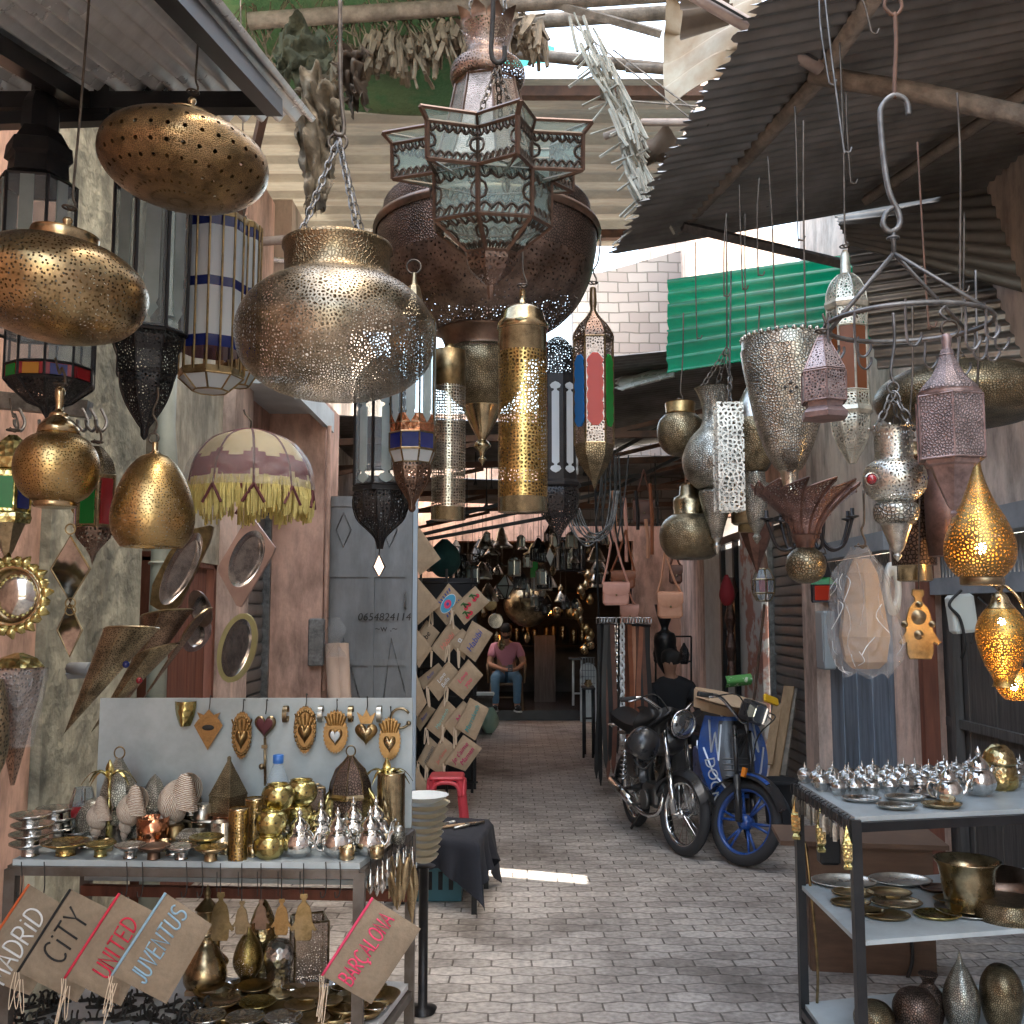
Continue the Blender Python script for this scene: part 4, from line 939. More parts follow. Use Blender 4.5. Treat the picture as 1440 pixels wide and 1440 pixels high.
# fringed lampshade
d=3.2; r=thing('fringed_lampshade','cream and maroon fabric lampshade with yellow fringe wrapped in plastic','lampshade',P(352,735,d))
s=SZ(660,d); cw=P(352,660,d); pr=[(3,604),(22,608),(50,620),(68,640),(78,662),(82,690)]
pm=prof_m(smooth_prof(pr,4),d); X=M.Translation((cw.x,d,0))
b=MB(); b.lathe([q for q in pm],48,X,flute=(10,.045),cap=False); 
for i,f in enumerate(b.f):
    c=sum((b.v[k] for k in f),V())/len(f); a=atan2(c.y-d,c.x-cw.x); y=(P(0,650,d).z-c.z)/s
    w=8*abs(sin(a*5)); b.m[i]=1 if (-8+w*.9)<y<(22+w*.5) else 0
b.build('fabric_shade',['shade_cream','shade_maroon'],r)
b=MB(); rr=random.Random(5)
for i in range(420):
    a=rr.uniform(0,2*pi); q=80*s*(1+.045*abs(cos(5*a))); z0=P(0,682+rr.uniform(-6,4),d).z; ln=(34+14*abs(cos(5*a))+rr.uniform(-4,5))*s
    a2=a+rr.uniform(-.05,.05); q2=q*rr.uniform(.98,1.06)
    b.tube([X@V((q*cos(a),q*sin(a),z0)),X@V((q2*1.02*cos(a2),q2*1.02*sin(a2),z0-ln*.5)),X@V((q2*cos(a2),q2*sin(a2),z0-ln))],.0035,3)
b.build('fringe','fringe',r)
b=MB()
for k in range(10):
    a=2*pi*k/10; b.tube([X@V((rad*1.05*cos(a),rad*1.05*sin(a),z)) for rad,z in pm],.004,4)
    for e in (-.16,.16): b.tube([X@V((84*s*1.05*cos(a),84*s*1.05*sin(a),P(0,690,d).z)),X@V((86*s*1.05*cos(a+e),86*s*1.05*sin(a+e),P(0,715,d).z))],.005,4)
b.build('cord','cord_maroon',r)
b=MB(); b.lathe([(q*1.07+.004,z) for q,z in pm],40,X,flute=(13,.03),cap=False); b.build('plastic_wrap','plastic_film',r)
b=MB(); b.tube(bez([P(352,605,d),P(353,592,d),P(345,582,d),P(343,576,d)]),.003,4); b.build('hook_wire','wire',r)
hang('coloured_lantern','small bronze lantern with green and blue panes behind the brass globe','lantern',133,2.55,[
 ('roof','old_bronze',[(6,628),(14,636),(24,650),(28,668)],dict(n=8,soft=1)),
 ('body','old_bronze_plain',[(27,668),(27,742)],dict(n=6,frame=(1.6,'old_bronze_plain'),windows=[('rect',19,674,738,['glass_blue','glass_green','glass_ruby'],'glass_pane')])),
 ('bottom_cone','copper_lace',[(28,742),(24,756),(10,772),(4,782),(0,795)],dict(n=8,soft=1))],wire=590)
hang('coloured_lantern','brass lantern with green and blue glass at the left frame edge','lantern',14,2.3,[
 ('roof','brass_lime',[(6,612),(18,622),(28,645),(30,660)],dict(n=6)),
 ('body','brass_lime',[(26,662),(26,722)],dict(n=6,rot=12,frame=(2,'brass_lime'),windows=[('rect',19,672,716,['glass_green','glass_blue'],'glass_pane')])),
 ('lower_rim','brass_lime',[(28,722),(30,728),(28,736)],dict(n=6,rot=12)),
 ('bottom_cone','old_bronze_plain',[(22,736),(14,758),(8,775),(0,790)],dict(n=6,rot=12))],wire=560)
hang('metal_lampshade','pale cone shaped metal shade tip between the globe and the small lantern','lamp',112,2.8,[('shade','brass_dull',[(28,690),(24,700),(0,735)],dict(n=4,rot=45))],wire=610)
# mirrors
d=2.2; r=thing('mirror_garland','string of two lozenge mirrors in brass frames','mirror',P(100,745,d))
for (cx,cy,w,h) in ((99,800,27,46),(98,886,17,37)):
    c=[P(cx,cy-h,d),P(cx+w,cy,d),P(cx,cy+h,d),P(cx-w,cy,d)]
    b=MB(); b.tube(c,.0035,4,True); b.build('lozenge_frame','brass_plain',r)
    b=MB(); b.plate([(p.x,p.z) for p in c],.003,M.Translation((0,d,0))@M.Rotation(R(0),4,'X')); b.build('mirror_glass','mirror_dull',r)
for y in (744,848,858): ringpart(r,99,y,d,7,.002,'brass_dull')
d=2.1; c=P(18,838,d); s=SZ(838,d); r=thing('flower_mirror','round mirror in a brass frame of leaf petals at the left edge','mirror',c)
b=MB(); b.lathe([(0,0),(40*s,0),(40*s,.004),(0,.004)],40,M.Translation(c)@XF); b.build('mirror_glass','mirror_dull',r)
b=MB(); b.tube([c+V((41*s*cos(2*pi*i/40),-.004,41*s*sin(2*pi*i/40))) for i in range(40)],.006,6,True); b.build('rim','brass_plain',r)
b=MB()
for k in range(12):
    a=2*pi*k/12+.1; X=M.Translation(c)@M.Rotation(-a,4,'Y')
    for dy,l in ((-.28,15),(0,20),(.28,15)):
        def fn(u,v):
            w=(u-.5)*15*s*sin(pi*min(.98,v*.85+.12)); return X@M.Rotation(-dy*.6,4,'Y')@V((41*s+l*s*v,-.006-.012*sin(pi*v)-.006*cos(pi*(u-.5)),w+dy*12*s))
        b.grid(fn,4,6)
b.build('petals','brass_lime',r)
r=hang('cone_sconce','long pierced copper cone lamp in clear plastic at the left edge','lamp',22,2.2,[
 ('rim','brass_lime',[(6,918),(26,925),(38,938)],dict(n=6)),
 ('cone','wall_copper',[(38,938),(34,965),(18,1040),(3,1104)],dict(n=6)),
 ('plastic_wrap','plastic_film',[(40,940),(38,970),(24,1050)],dict(n=10,cap=False))])
hang('cone_sconce','pierced brass cone lamp cut off by the left frame edge','lamp',-14,2.1,[('cone','wall_bronze',[(14,955),(22,1000),(24,1060),(6,1112)],dict(n=20))])
# iron hook rail at left
t=thing('hook_rail','iron hook rail on the concrete pillar behind the globe lamp','hook rail',P(70,575,3.6))
b=MB(); bar(b,P(-30,560,3.6),P(126,576,3.6),.05,.06); b.build('rail','wire_grey',t)
for px in (27,62,116,128,142): b=MB(); b.tube(bez([P(px,575,3.5),P(px+8,594,3.45),P(px+2,606,3.42),P(px-6,598,3.42),P(px-7,590,3.42)],5),.006,5); b.build('hook','wire_grey',t)
# ---------------- sconces and trays leaning at left
def halfcone(label,tipx,tipy,ax,ay,bx,by,d,dt,mt,gem=None):
    """triangular half cone sconce, open end edge a-b, tip low left"""
    tip=P(tipx,tipy,dt); a=P(ax,ay,d); e=P(bx,by,d); r=thing('wall_sconce',label,'wall lamp',tip)
    mid=(a+e)/2; out=V((.0,-1,.12)); w=(a-e).length
    b=MB()
    def fn(u,v):
        th=pi*u; edge=mid+(e-a)*(-.5*cos(th))*-1; rr=.42*w*sin(th)
        p=edge+out*rr
        return tip+(p-tip)*(v**.85 if v>0 else 0)
    b.grid(fn,18,14,uv=(w*1.4,(mid-tip).length)); b.build('cone_sheet',mt,r)
    b=MB(); b.tube([fn(i/18,1.0) for i in range(19)],.004,4); b.tube([fn(.5,i/8) for i in range(1,9)],.003,4); b.build('rim','old_bronze_plain',r)
    if gem:
        b=MB(); b.ball(P(gem[0],gem[1],d)+out*.42*w*.8,.013,10); b.build('glass_gem',gem[2],r)
    return r
halfcone('pierced bronze cone sconce pointing down left, nearest to the table',90,1032,224,884,148,885,3.6,3.7,'wall_bronze',(187,936,'glass_blue'))
halfcone('second pierced bronze cone sconce, middle of the leaning group',128,1030,252,905,190,925,3.75,3.9,'wall_bronze',(204,958,'glass_ruby'))
halfcone('pierced copper cone sconce with wide square mouth behind the bronze ones',168,1002,272,858,200,868,3.9,4.1,'wall_copper')
halfcone('slim copper cone sconce, rightmost of the leaning group',195,992,298,855,258,900,3.95,4.1,'wall_copper')
b=MB(); b.tube([P(100,940,4.0),P(130,940,3.9)],.025,10); b.tube([P(95,948,4.0),P(132,946,4.0)],.02,4); one(b,'wall_bracket','frame_paint','short grey pipe bracket on the concrete pillar beside the sconces','bracket',P(110,940,4))
def tray(label,pts,d,dd,mt,inner,cx,cy,rx,ry,ang,name='tray'):
    r=thing(name,label,'tray',P(cx,cy+ry,d))
    n=len(pts); 
    def Q(px,py,off=0): return P(px,py,d+dd*(px-cx))+V((0,-off,0))
    b=MB(); i=len(b.v)
    fr=[Q(x,y,.012) for x,y in pts]; bk=[Q(x,y,-.012) for x,y in pts]; N=40; el=[];el2=[]
    for k in range(N):
        a=2*pi*k/N; x=rx*cos(a);y=ry*sin(a); el.append(Q(cx+x*cos(ang)-y*sin(ang),cy+x*sin(ang)+y*cos(ang),.014)); x*=.8;y*=.8; el2.append(Q(cx+x*cos(ang)-y*sin(ang),cy+x*sin(ang)+y*cos(ang),-.02))
    # rim fan: walk the outline resampled to N by direction
    def hit(k):
        a=2*pi*k/N; x=rx*cos(a);y=ry*sin(a); dx=x*cos(ang)-y*sin(ang); dy=x*sin(ang)+y*cos(ang); best=None
        for j in range(n):
            (x1,y1),(x2,y2)=pts[j],pts[(j+1)%n]; den=dx*(y2-y1)-dy*(x2-x1)
            if abs(den)<1e-9: continue
            tt=((x1-cx)*(y2-y1)-(y1-cy)*(x2-x1))/den; uu=((x1-cx)*dy-(y1-cy)*dx)/den
            if tt>0 and -1e-6<=uu<=1+1e-6: best=tt if best is None else min(best,tt)
        return (cx+dx*best,cy+dy*best)
    ho=[hit(k) for k in range(N)]
    b.v+=[Q(x,y,.012) for x,y in ho]+el+[Q(x,y,-.012) for x,y in ho]
    for k in range(N):
        k2=(k+1)%N; b.face((k,k2,N+k2,N+k)); b.face((k,2*N+k,2*N+k2,k2))
    b.build('rim',mt,r)
    b=MB(); b.v+=el+el2
    for k in range(N): k2=(k+1)%N; b.face((k,k2,N+k2,N+k),None,0,True)
    b.face(list(range(N,2*N))); b.build('dish',inner,r)
    return r
tray('long bronze boat shaped tray leaning under the fringed lampshade',[(301,738),(296,760),(270,815),(252,855),(225,858),(212,850),(216,820),(240,775),(268,745)],4.0,.003,'brass_dull','tray_inner',256,800,19,56,R(27))
tray('wooden lozenge tray with metal dish hanging on the pink pillar',[(352,722),(389,772),(337,858),(306,800)],4.2,.003,'tray_wood','tray_inner',348,786,22,42,R(22))
tray('round yellow brass dish seen edge on beside the shutter',[(345+20*cos(a*pi/12)*1.0-0,912+48*sin(a*pi/12)) if False else (334+cos(R(15))*26*cos(a*pi/12)-sin(R(15))*50*sin(a*pi/12),911+sin(R(15))*26*cos(a*pi/12)+cos(R(15))*50*sin(a*pi/12)) for a in range(24)],4.1,.006,'tray_yellow','tray_inner',334,911,19,42,R(15))
tray('small round copper dish behind the leaning sconces',[(282+15*cos(a*pi/10)+6*sin(a*pi/10),856+26*sin(a*pi/10)) for a in range(20)],4.3,.004,'copper','tray_inner',282,856,9,18,R(12))
tray('second copper dish low behind the leaning sconces',[(277+18*cos(a*pi/10)-8*sin(a*pi/10),893+24*sin(a*pi/10)) for a in range(20)],4.4,.004,'purple_plain','tray_inner',277,893,12,17,R(12))
# ================================================================ lamps on the right
hang('tall_lantern','tall silver lantern with red brown panes and pierced dome','lantern',1193,2.9,[
 ('top_knob','pale_metal',[(3,352),(6,358),(7,384),(10,388)],dict(n=16,hard=1)),
 ('dome','pale_openwork',[(10,387),(20,397),(27,412),(29,426)],dict(n=8,soft=1,frame=(1,'pale_metal',[0]))),
 ('collar','pale_metal',[(31,426),(32,430),(30,436)],dict(n=8)),
 ('upper_fretwork','pale_openwork',[(28,436),(28,462)],dict(n=8,frame=(1.2,'pale_metal'))),
 ('body','glass_brown',[(27,462),(27,555)],dict(n=8,frame=(1.6,'pale_metal'))),
 ('lower_fretwork','pale_openwork',[(28,552),(28,574)],dict(n=8,frame=(1.2,'pale_metal'))),
 ('rim','pale_metal',[(31,574),(32,580),(28,584)],dict(n=8)),
 ('bottom_cone','pale_openwork',[(27,584),(27,600),(21,622),(10,642),(4,652)],dict(n=8,soft=1,frame=(1,'pale_metal',[0])))],wire=(60,-12),ytop=352)
r=hang('torch_lamp','large silver torch lamp with toothed mouth tapering to a narrow neck','lamp',1108,2.5,[
 ('rim','silver_etch',[(61,478),(61,496)],dict(n=56,hard=1,cap=False)),
 ('body','silver_etch',[(60,496),(56,530),(46,585),(32,630),(20,655),(14,662)],dict(n=48,twist=-1.2,flute=(4,.10),cap=False)),
 ('neck','silver',[(15,660),(12,666),(12,688),(14,700)],dict(n=24,hard=1))])
b=MB(); d=2.5; s=SZ(478,d); xw=P(1108,570,d).x
for k in range(34):
    a=2*pi*k/34; b.ball((xw+61*s*cos(a),d+61*s*sin(a),P(0,477,d).z),3.4*s,8)
b.build('toothed_edge','silver_etch',r)
b=MB()
for k in range(5):
    a=R(200+k*26); b_=[P(0,y,d).z for y in (500,650)]
for k,(px,py) in enumerate(((1070,545),(1112,538),(1112,550),(1104,544),(1120,544),(1066,535),(1066,553))): b.ball(P(px,py,2.5-.098),.0045,8)
b.build('flower_studs','iron_matte',r)
chains(r,(1133,470),2.5,[(1108-55,480,2.5),(1108+55,480,2.5)])
r=hang('fan_lamp','dark maroon fan shaped lamp of upturned ribs above a bronze ball','lamp',1133,2.35,[
 ('neck','maroon_plain',[(20,752),(13,766),(11,776),(13,780)],dict(n=20)),
 ('ball','old_bronze',[(8,768),(22,778),(28,793),(24,810),(12,819),(0,821)],dict(n=32,cap=False))])
d=2.35; s=SZ(720,d); xw=P(1133,720,d).x
fb=MB(); fe=MB()
for k in range(12):
    a0=2*pi*k/12-.1
    def fn(u,v,a0=a0):
        a=a0+(2*pi/12)*u*(1+.12*v); rad=(16+ (52+6*u)*(v**1.35))*s; z=P(0,758-(64+14*u)*v**.8,d).z
        return V((xw+rad*cos(a+.35*v),d+rad*sin(a+.35*v),z))
    fb.grid(fn,5,10,uv=(.06,.16)); fe.tube([fn(1,i/10) for i in range(11)],.003,4); fe.tube([fn(i/5,1) for i in range(6)],.0025,4)
    fb.grid(lambda u,v:fn(1,v)*(1-u)+fn(1,v)*u+V((0,0,-.008*u)),1,10)
fb.build('fan_ribs','maroon_lace',r); fe.build('rib_edges','maroon_plain',r)
hang('small_lantern','small pinkish grey pierced lantern with pyramid roof','lantern',1158,2.1,[
 ('roof','purple_lace',[(6,474),(10,480),(31,522)],dict(n=6,rot=20,frame=(1,'purple_plain'))),
 ('body','purple_lace',[(32,525),(32,566)],dict(n=6,rot=20,frame=(1.2,'purple_plain'))),
 ('base','purple_plain',[(28,566),(26,574),(34,582),(33,589)],dict(n=6,rot=20))],wire=(440,6),ytop=473)
r=hang('pierced_lantern','large purplish copper hexagonal lantern with bell shaped roof at right','lantern',1336,2.0,[
 ('stem','purple_plain',[(5,470),(7,475),(6,492),(11,500)],dict(n=16)),
 ('bell_roof','purple_etch',[(8,492),(14,512),(24,530),(38,546),(39,553)],dict(n=12,soft=1)),
 ('collar','purple_plain',[(42,552),(43,556),(42,561)],dict(n=24,hard=1)),
 ('body','purple_etch',[(47,560),(47,647)],dict(n=6,rot=12,frame=(1.4,'purple_plain'))),
 ('lower_collar','purple_plain',[(40,648),(38,654),(34,656)],dict(n=6,rot=12)),
 ('bottom_cone','purple_plain',[(32,654),(28,665),(8,712),(3,718),(5,722),(0,728)],dict(n=6,rot=12))])
ringpart(r,1336,462,2.0,12,.003); b=MB(); b.tube(bez([P(1336,452,2),P(1322,440,2),P(1330,430,2.02)]),.003,5); b.build('hook_wire','wire_grey',r)
# the iron ring of hooks
d=2.1; r=thing('hook_hoop','grey iron hoop with dangling hooks hung from one long hook','hoop',P(1272,458,d)); s=SZ(455,d); c=P(1277,455,d); c.x=P(1277,455,d).x
b=MB(); RX=113*s
pts=[c+V((RX*cos(2*pi*i/48),RX*sin(2*pi*i/48)*.85,0)) for i in range(48)]
# flat iron band
i0=len(b.v)
for p in pts:
    for k in (-1,1): b.v.append(p+V((0,0,.006*k)))
for i in range(48):
    j=(i+1)%48; b.face((2*i,2*j,2*j+1,2*i+1),None,0,True)
b.tube(pts,.005,5,True); b.build('hoop','wire_grey',r)
b=MB(); top=P(1257,356,d)
for a in (25,150,200,325): b.tube([top,c+V((RX*cos(R(a)),RX*.85*sin(R(a)),0))],.0045,5)
b.build('stays','wire_grey',r)
b=MB(); b.tube(bez([P(1278,162,d),P(1274,142,d),P(1258,134,d),P(1242,146,d),P(1238,170,d),P(1248,260,d),P(1264,300,d),P(1264,318,d),P(1252,326,d),P(1242,316,d),P(1246,300,d),P(1256,292,d)],6),.0062,6)
b.ring(P(1256,335,d),.011,.003,M.Translation((0,0,0))); b.tube([P(1256,322,d),P(1257,356,d)],.005,5); b.build('long_hook','wire_grey',r)
b=MB(); b.tube(bez([P(1247,-6,d),P(1244,10,d),P(1258,22,d),P(1268,10,d),P(1264,-6,d)],5),.004,5); b.tube(bez([P(1258,18,d),P(1260,60,d),P(1258,110,d),P(1258,138,d)],5),.005,5); b.build('hanger_wire','rust',r)
for a in (5,20,-15,35,60,110,170,185,215,250,290,310):
    p=c+V((RX*cos(R(a)),RX*.85*sin(R(a)),0)); o=V((.012*cos(R(a)),0,0)); l=random.uniform(.05,.09); b=MB()
    b.tube(bez([p+V((0,0,.01)),p+o*.4+V((0,0,-.3*l)),p+V((0,0,-l)),p+V((.015,0,-l-.012)),p+V((.028,0,-l+.004)),p+V((.028,0,-l+.016))],4),.0028,4); b.build('small_hook','wire_grey',r)
r=hang('vase_lamp','silver openwork vase lamp with a ruby red stone hung under the hoop','lamp',1259,2.1,[
 ('mouth','silver_lace',[(33,602),(27,608),(26,640),(27,648)],dict(n=36,cap=False)),
 ('body','silver_lace',[(27,648),(38,656),(43,672),(40,690),(28,703),(20,706)],dict(n=40,cap=False)),
 ('lower_bulb','silver_etch',[(20,705),(29,710),(31,720),(28,732),(20,738)],dict(n=32,cap=False)),
 ('bottom_cone','silver',[(22,737),(16,752),(9,772),(4,778),(6,782),(0,790)],dict(n=24))])
b=MB(); b.ball(P(1226,674,2.1-.052),.0105,14); b.build('ruby_stone','glass_ruby',r)
b=MB(); b.ball(P(1300,672,2.1-.02),.009,14); b.build('dark_stone','glass_blue',r)
b=MB(); 
for (px,py,dd) in ((1226,674,2.1-.05),): 
    q=P(px,py,dd); b.tube([q+V((.0125*cos(2*pi*i/16),0,.0125*sin(2*pi*i/16))) for i in range(16)],.002,4,True)
b.build('stone_mount','silver',r)
b=MB()
for k in range(9):
    a=2*pi*k/9; b.ball((P(1259,650,2.1).x+33*SZ(602,2.1)*cos(a),2.1+33*SZ(602,2.1)*sin(a),P(0,602,2.1).z),.004,6)
b.build('wavy_lip','silver',r)
chains(r,(1256,552),2.1,[(1232,604,2.08),(1285,604,2.08),(1262,602,2.14)],'wire_grey')
ringpart(r,1256,545,2.1,8,.0025,'wire_grey'); b=MB(); b.tube(bez([P(1256,537,2.1),P(1253,520,2.1),P(1258,480,2.1),P(1256,440,2.1)]),.0035,5); b.build('hook_wire','wire_grey',r)
r=hang('teardrop_lamp','lit teardrop lamp with long neck and pierced leaf pattern','lamp',1375,2.2,[
 ('body','glow_brass',[(4,600),(5,640),(10,672),(22,705),(38,736),(47,765),(45,790),(33,808),(26,812)],dict(n=56,cap=False)),
 ('bottom_ring','old_bronze_plain',[(27,811),(28,814),(28,822),(25,823)],dict(hard=1))],wire=470,ytop=600)
b=MB(); b.ball(P(1380,770,2.2-.035),.010,14,sz=1.4); b.build('bulb','bulb_warm',r)
r=hang('urn_lamp','lit brass urn lamp with fine dots at the right edge','lamp',1409,2.3,[
 ('cap','old_bronze_plain',[(4,832),(10,838),(14,848),(20,856)],dict(n=24)),
 ('body','glow_brass_fine',[(18,854),(27,866),(34,885),(33,905),(24,935),(14,956),(16,966)],dict(n=44,cap=False))],wire=(825,-10))
b=MB(); b.ball(P(1408,874,2.3-.025),.0085,12); b.build('bulb','bulb_warm',r)
b=MB(); b.tube(bez([P(1405,838,2.3),P(1412,824,2.28),P(1430,838,2.26),P(1440,856,2.26)]),.004,5); b.build('handle','old_bronze_plain',r)
r=hang('urn_lamp','second lit brass lamp standing low at the right frame edge','lamp',1428,2.55,[
 ('body','glow_brass_fine',[(10,938),(24,950),(26,966),(18,980),(14,984)],dict(n=36))])
b=MB(); b.ball(P(1425,966,2.55-.02),.0105,12); b.build('bulb','bulb_warm',r)
hang('cylinder_lamp','dark etched copper cylinder lamp with brass foot behind the silver vase lamp','lamp',1283,2.6,[
 ('cap','old_bronze_plain',[(10,622),(16,632),(30,640),(31,646)],dict(n=28,hard=1)),
 ('body','copper_etch',[(30,645),(30,795)],dict(n=36,hard=1)),
 ('foot','brass_plain',[(23,794),(24,816),(20,818)],dict(n=32,hard=1))],wire=(430,0),ytop=622)
hang('cylinder_lamp','dark maroon cylinder lamp half hidden behind the large purplish lantern','lamp',1328,2.5,[
 ('body','maroon_plain',[(18,640),(26,650),(26,740),(24,782)],dict(n=30,hard=1))])
hang('saucer_lamp','wide silver bronze saucer lamp behind the large purplish lantern','lamp',1352,2.9,[
 ('collar','old_bronze_plain',[(20,508),(24,514),(30,518)],dict(n=30)),
 ('shade','old_bronze',[(28,516),(70,520),(103,536),(117,555),(112,574),(90,590),(50,598),(0,600)],dict(n=64))],wire=(300,4),ytop=508)
# middle right group
hang('pot_lamp','small bronze pot lamp with brass collar, uppermost of the right lamp row','lamp',957,3.9,[
 ('collar','brass_dull',[(20,566),(21,568),(20,580),(22,583)],dict(hard=1)),
 ('bowl','old_bronze',[(20,582),(30,592),(33,608),(30,624),(18,638),(0,642)],dict(n=40))],wire=(440,4),ytop=566)
r=hang('vase_lamp','pale silver vase lamp with flared mouth and long pointed foot','lamp',1006,3.7,[
 ('mouth','silver_etch',[(27,546),(24,550),(17,570),(17,592),(22,604)],dict(n=36,cap=False)),
 ('body','silver_etch',[(22,603),(37,620),(46,645),(42,668),(28,685),(20,688)],dict(n=44,cap=False)),
 ('lower_bulb','silver_etch',[(20,687),(24,694),(20,712),(12,740),(8,756)],dict(n=32,cap=False)),
 ('foot','silver',[(8,755),(4,762),(6,768),(3,776),(0,781)],dict(n=20))])
chains(r,(1022,490),3.7,[(985,548,3.68),(1028,548,3.68),(1008,546,3.75)],'wire',.035)
b=MB(); b.tube([P(1022,490,3.7),P(1022,300,3.7)],.003,4); b.build('hook_wire','wire',r)
# white openwork box lantern
d=3.4; s=SZ(645,d); c=P(1026,718,d); r=thing('box_lantern','tall white rectangular lantern of openwork metal','lantern',c)
h=P(0,570,d).z-c.z; w=34*s
b=MB()
for sx,sy,rz in ((0,-1,0),(1,0,pi/2),(0,1,pi),(-1,0,-pi/2)):
    X=M.Translation((c.x+sx*w/2,d+sy*w/2,c.z))@M.Rotation(rz,4,'Z'); i=len(b.v)
    b.v+=[X@V((-w/2,0,0)),X@V((w/2,0,0)),X@V((w/2,0,h)),X@V((-w/2,0,h))]; b.face((i,i+1,i+2,i+3),[(0,0),(w,0),(w,h),(0,h)])
b.build('openwork_panels','silver_openwork',r)
b=MB()
for sx in (-1,1):
    for sy in (-1,1): b.box((c.x+sx*w/2,d+sy*w/2,c.z+h/2),(.007,.007,h+.007))
for z in (0,h):
    for sx in (-1,1):
        b.box((c.x+sx*w/2,d,c.z+z),(.0075,w,.0075)); b.box((c.x,d+sx*w/2,c.z+z),(w,.0072,.0072))
b.build('frame','silver_openwork',r)
b=MB(); chain(b,P(1026,570,d),P(1026,530,d),.03); b.tube([P(1026,530,d),P(1028,380,d)],.0028,4); b.build('hook_wire','wire_grey',r)
hang('vase_lamp','brass and silver two tone vase lamp with pointed foot beside the torch lamp','lamp',1062,3.5,[
 ('mouth','silver',[(10,545),(14,552),(24,572),(28,590)],dict(n=32,cap=False)),
 ('body','old_bronze',[(29,590),(33,598),(33,612),(28,640),(18,660),(12,664)],dict(n=40,cap=False)),
 ('neck','silver_etch',[(13,664),(14,678),(13,680)],dict(n=24,cap=False,hard=1)),
 ('bottom_cone','silver_etch',[(19,680),(17,700),(11,735),(4,750),(6,756),(0,766)],dict(n=28))],wire=(430,6),ytop=545)
hang('pot_lamp','wide bronze pot lamp with stepped collar above the motorbikes','lamp',971,3.8,[
 ('collar','old_bronze_plain',[(10,680),(14,684),(15,696),(22,700),(24,706),(23,722),(28,726)],dict(hard=1)),
 ('bowl','old_bronze',[(26,724),(38,734),(44,750),(41,770),(28,785),(0,788)],dict(n=48))],wire=(660,-3),ytop=680)
hang('hanging_cylinder','dark bronze cylinder lamp behind the white rectangular lantern','lamp',1052,3.7,[
 ('body','old_bronze_plain',[(22,655),(24,660),(24,735),(20,738)],dict(n=28,hard=1)),
 ('lower_band','brass_dull',[(15,737),(15,748),(0,749)],dict(n=24,hard=1))])
hang('pierced_lantern','dark copper tapering lantern bottom under the bronze cylinder','lamp',1064,3.9,[
 ('body','maroon_plain',[(24,735),(24,745),(16,768),(6,792),(0,808)],dict(n=8))])
hang('red_glass_lantern','small bronze lantern with a red pane on the peeling pillar','lantern',1073,5.5,[
 ('cap','rust',[(3,772),(6,784),(8,800)],dict(n=12)),
 ('body','glass_clear',[(8,800),(15,815),(15,834),(9,845)],dict(n=6,rot=30,frame=(1.1,'old_bronze_plain'))),
 ('red_pane','glass_red',[(7,816),(7,834)],dict(n=4,rot=45))],wire=(700,0),ytop=772)
hang('coloured_lantern','small dark lantern with blue and red glass behind the plastic wrapped lamp','lantern',1158,4.2,[
 ('roof','iron',[(4,782),(9,800),(14,812)],dict(n=6,rot=15)),
 ('shoulder','glass_green',[(14,812),(22,822)],dict(n=4,rot=20)),
 ('body','iron',[(20,822),(20,846)],dict(n=4,rot=20,frame=(1.5,'iron'),windows=[('rect',20,824,844,['glass_ruby','glass_ruby','glass_red','glass_blue'],'glass_pane')]))],wire=(700,0),ytop=782)
# black candle arm chandelier
d=3.0; r=thing('chandelier','black iron chandelier with curled candle arms behind the fan lamp','chandelier',P(1150,745,d))
b=MB(); cc=P(1140,745,d)
for k in range(7):
    a=2*pi*k/7+.3; v=V((cos(a),sin(a)*.8,0))
    b.tube(bez([cc+V((0,0,.05)),cc+v*.05+V((0,0,-.05)),cc+v*.1+V((0,0,-.05)),cc+v*.13+V((0,0,.03))],6),.005,5)
    q=cc+v*.13+V((0,0,.03)); b.lathe([(.008,0),(.02,.004),(.02,.007),(.006,.008),(.006,.03)],10,M.Translation(q))
b.build('arms','iron',r)
b=MB(); b.lathe([(0,-.06),(.02,-.03),(.012,.03),(.02,.06),(.004,.1)],12,M.Translation(cc)); b.build('stem','iron',r)
# plastic wrapped lamp
r=hang('wrapped_lamp','tan faceted paper lamp wrapped in clear crinkled plastic','lamp',1214,2.4,[
 ('lamp_body','paper_tan',[(12,786),(22,806),(30,850),(37,895),(31,930),(20,940)],dict(n=6,rot=18))],wire=(690,0),ytop=775)
d=2.4; s=SZ(860,d); xw=P(1213,860,d).x; rr=random.Random(2)
pf=[(10,770),(17,785),(36,815),(40,850),(45,890),(42,925),(30,942),(26,950)]
b=MB(); pm=prof_m(smooth_prof(pf,5),d); ph=[rr.uniform(0,6) for _ in range(8)]
def wr(u,v):
    i=v*(len(pm)-1); k=min(int(i),len(pm)-2); f=i-k; rad=pm[k][0]*(1-f)+pm[k+1][0]*f; z=pm[k][1]*(1-f)+pm[k+1][1]*f; a=2*pi*u
    q=rad*(1+.09*sin(3*a+ph[0]+4*v)+.09*abs(sin(5*a+ph[1]-9*v))+.07*abs(sin(8*a+17*v+ph[2]))); return V((xw+q*cos(a),d+q*sin(a),z+.006*sin(5*a+ph[3])))
b.grid(wr,60,44); b.build('plastic_wrap','plastic_film',r)
b=MB()
for e in ([(1176,820),(1196,870),(1192,905),(1205,940)],[(1240,800),(1236,850),(1252,890)],[(1205,790),(1215,840),(1210,880)]): b.tube(bez([P(x,y,d-.09) for x,y in e],6),.0012,3)
b.build('crease','plastic_film',r)
rr=random.Random(12)
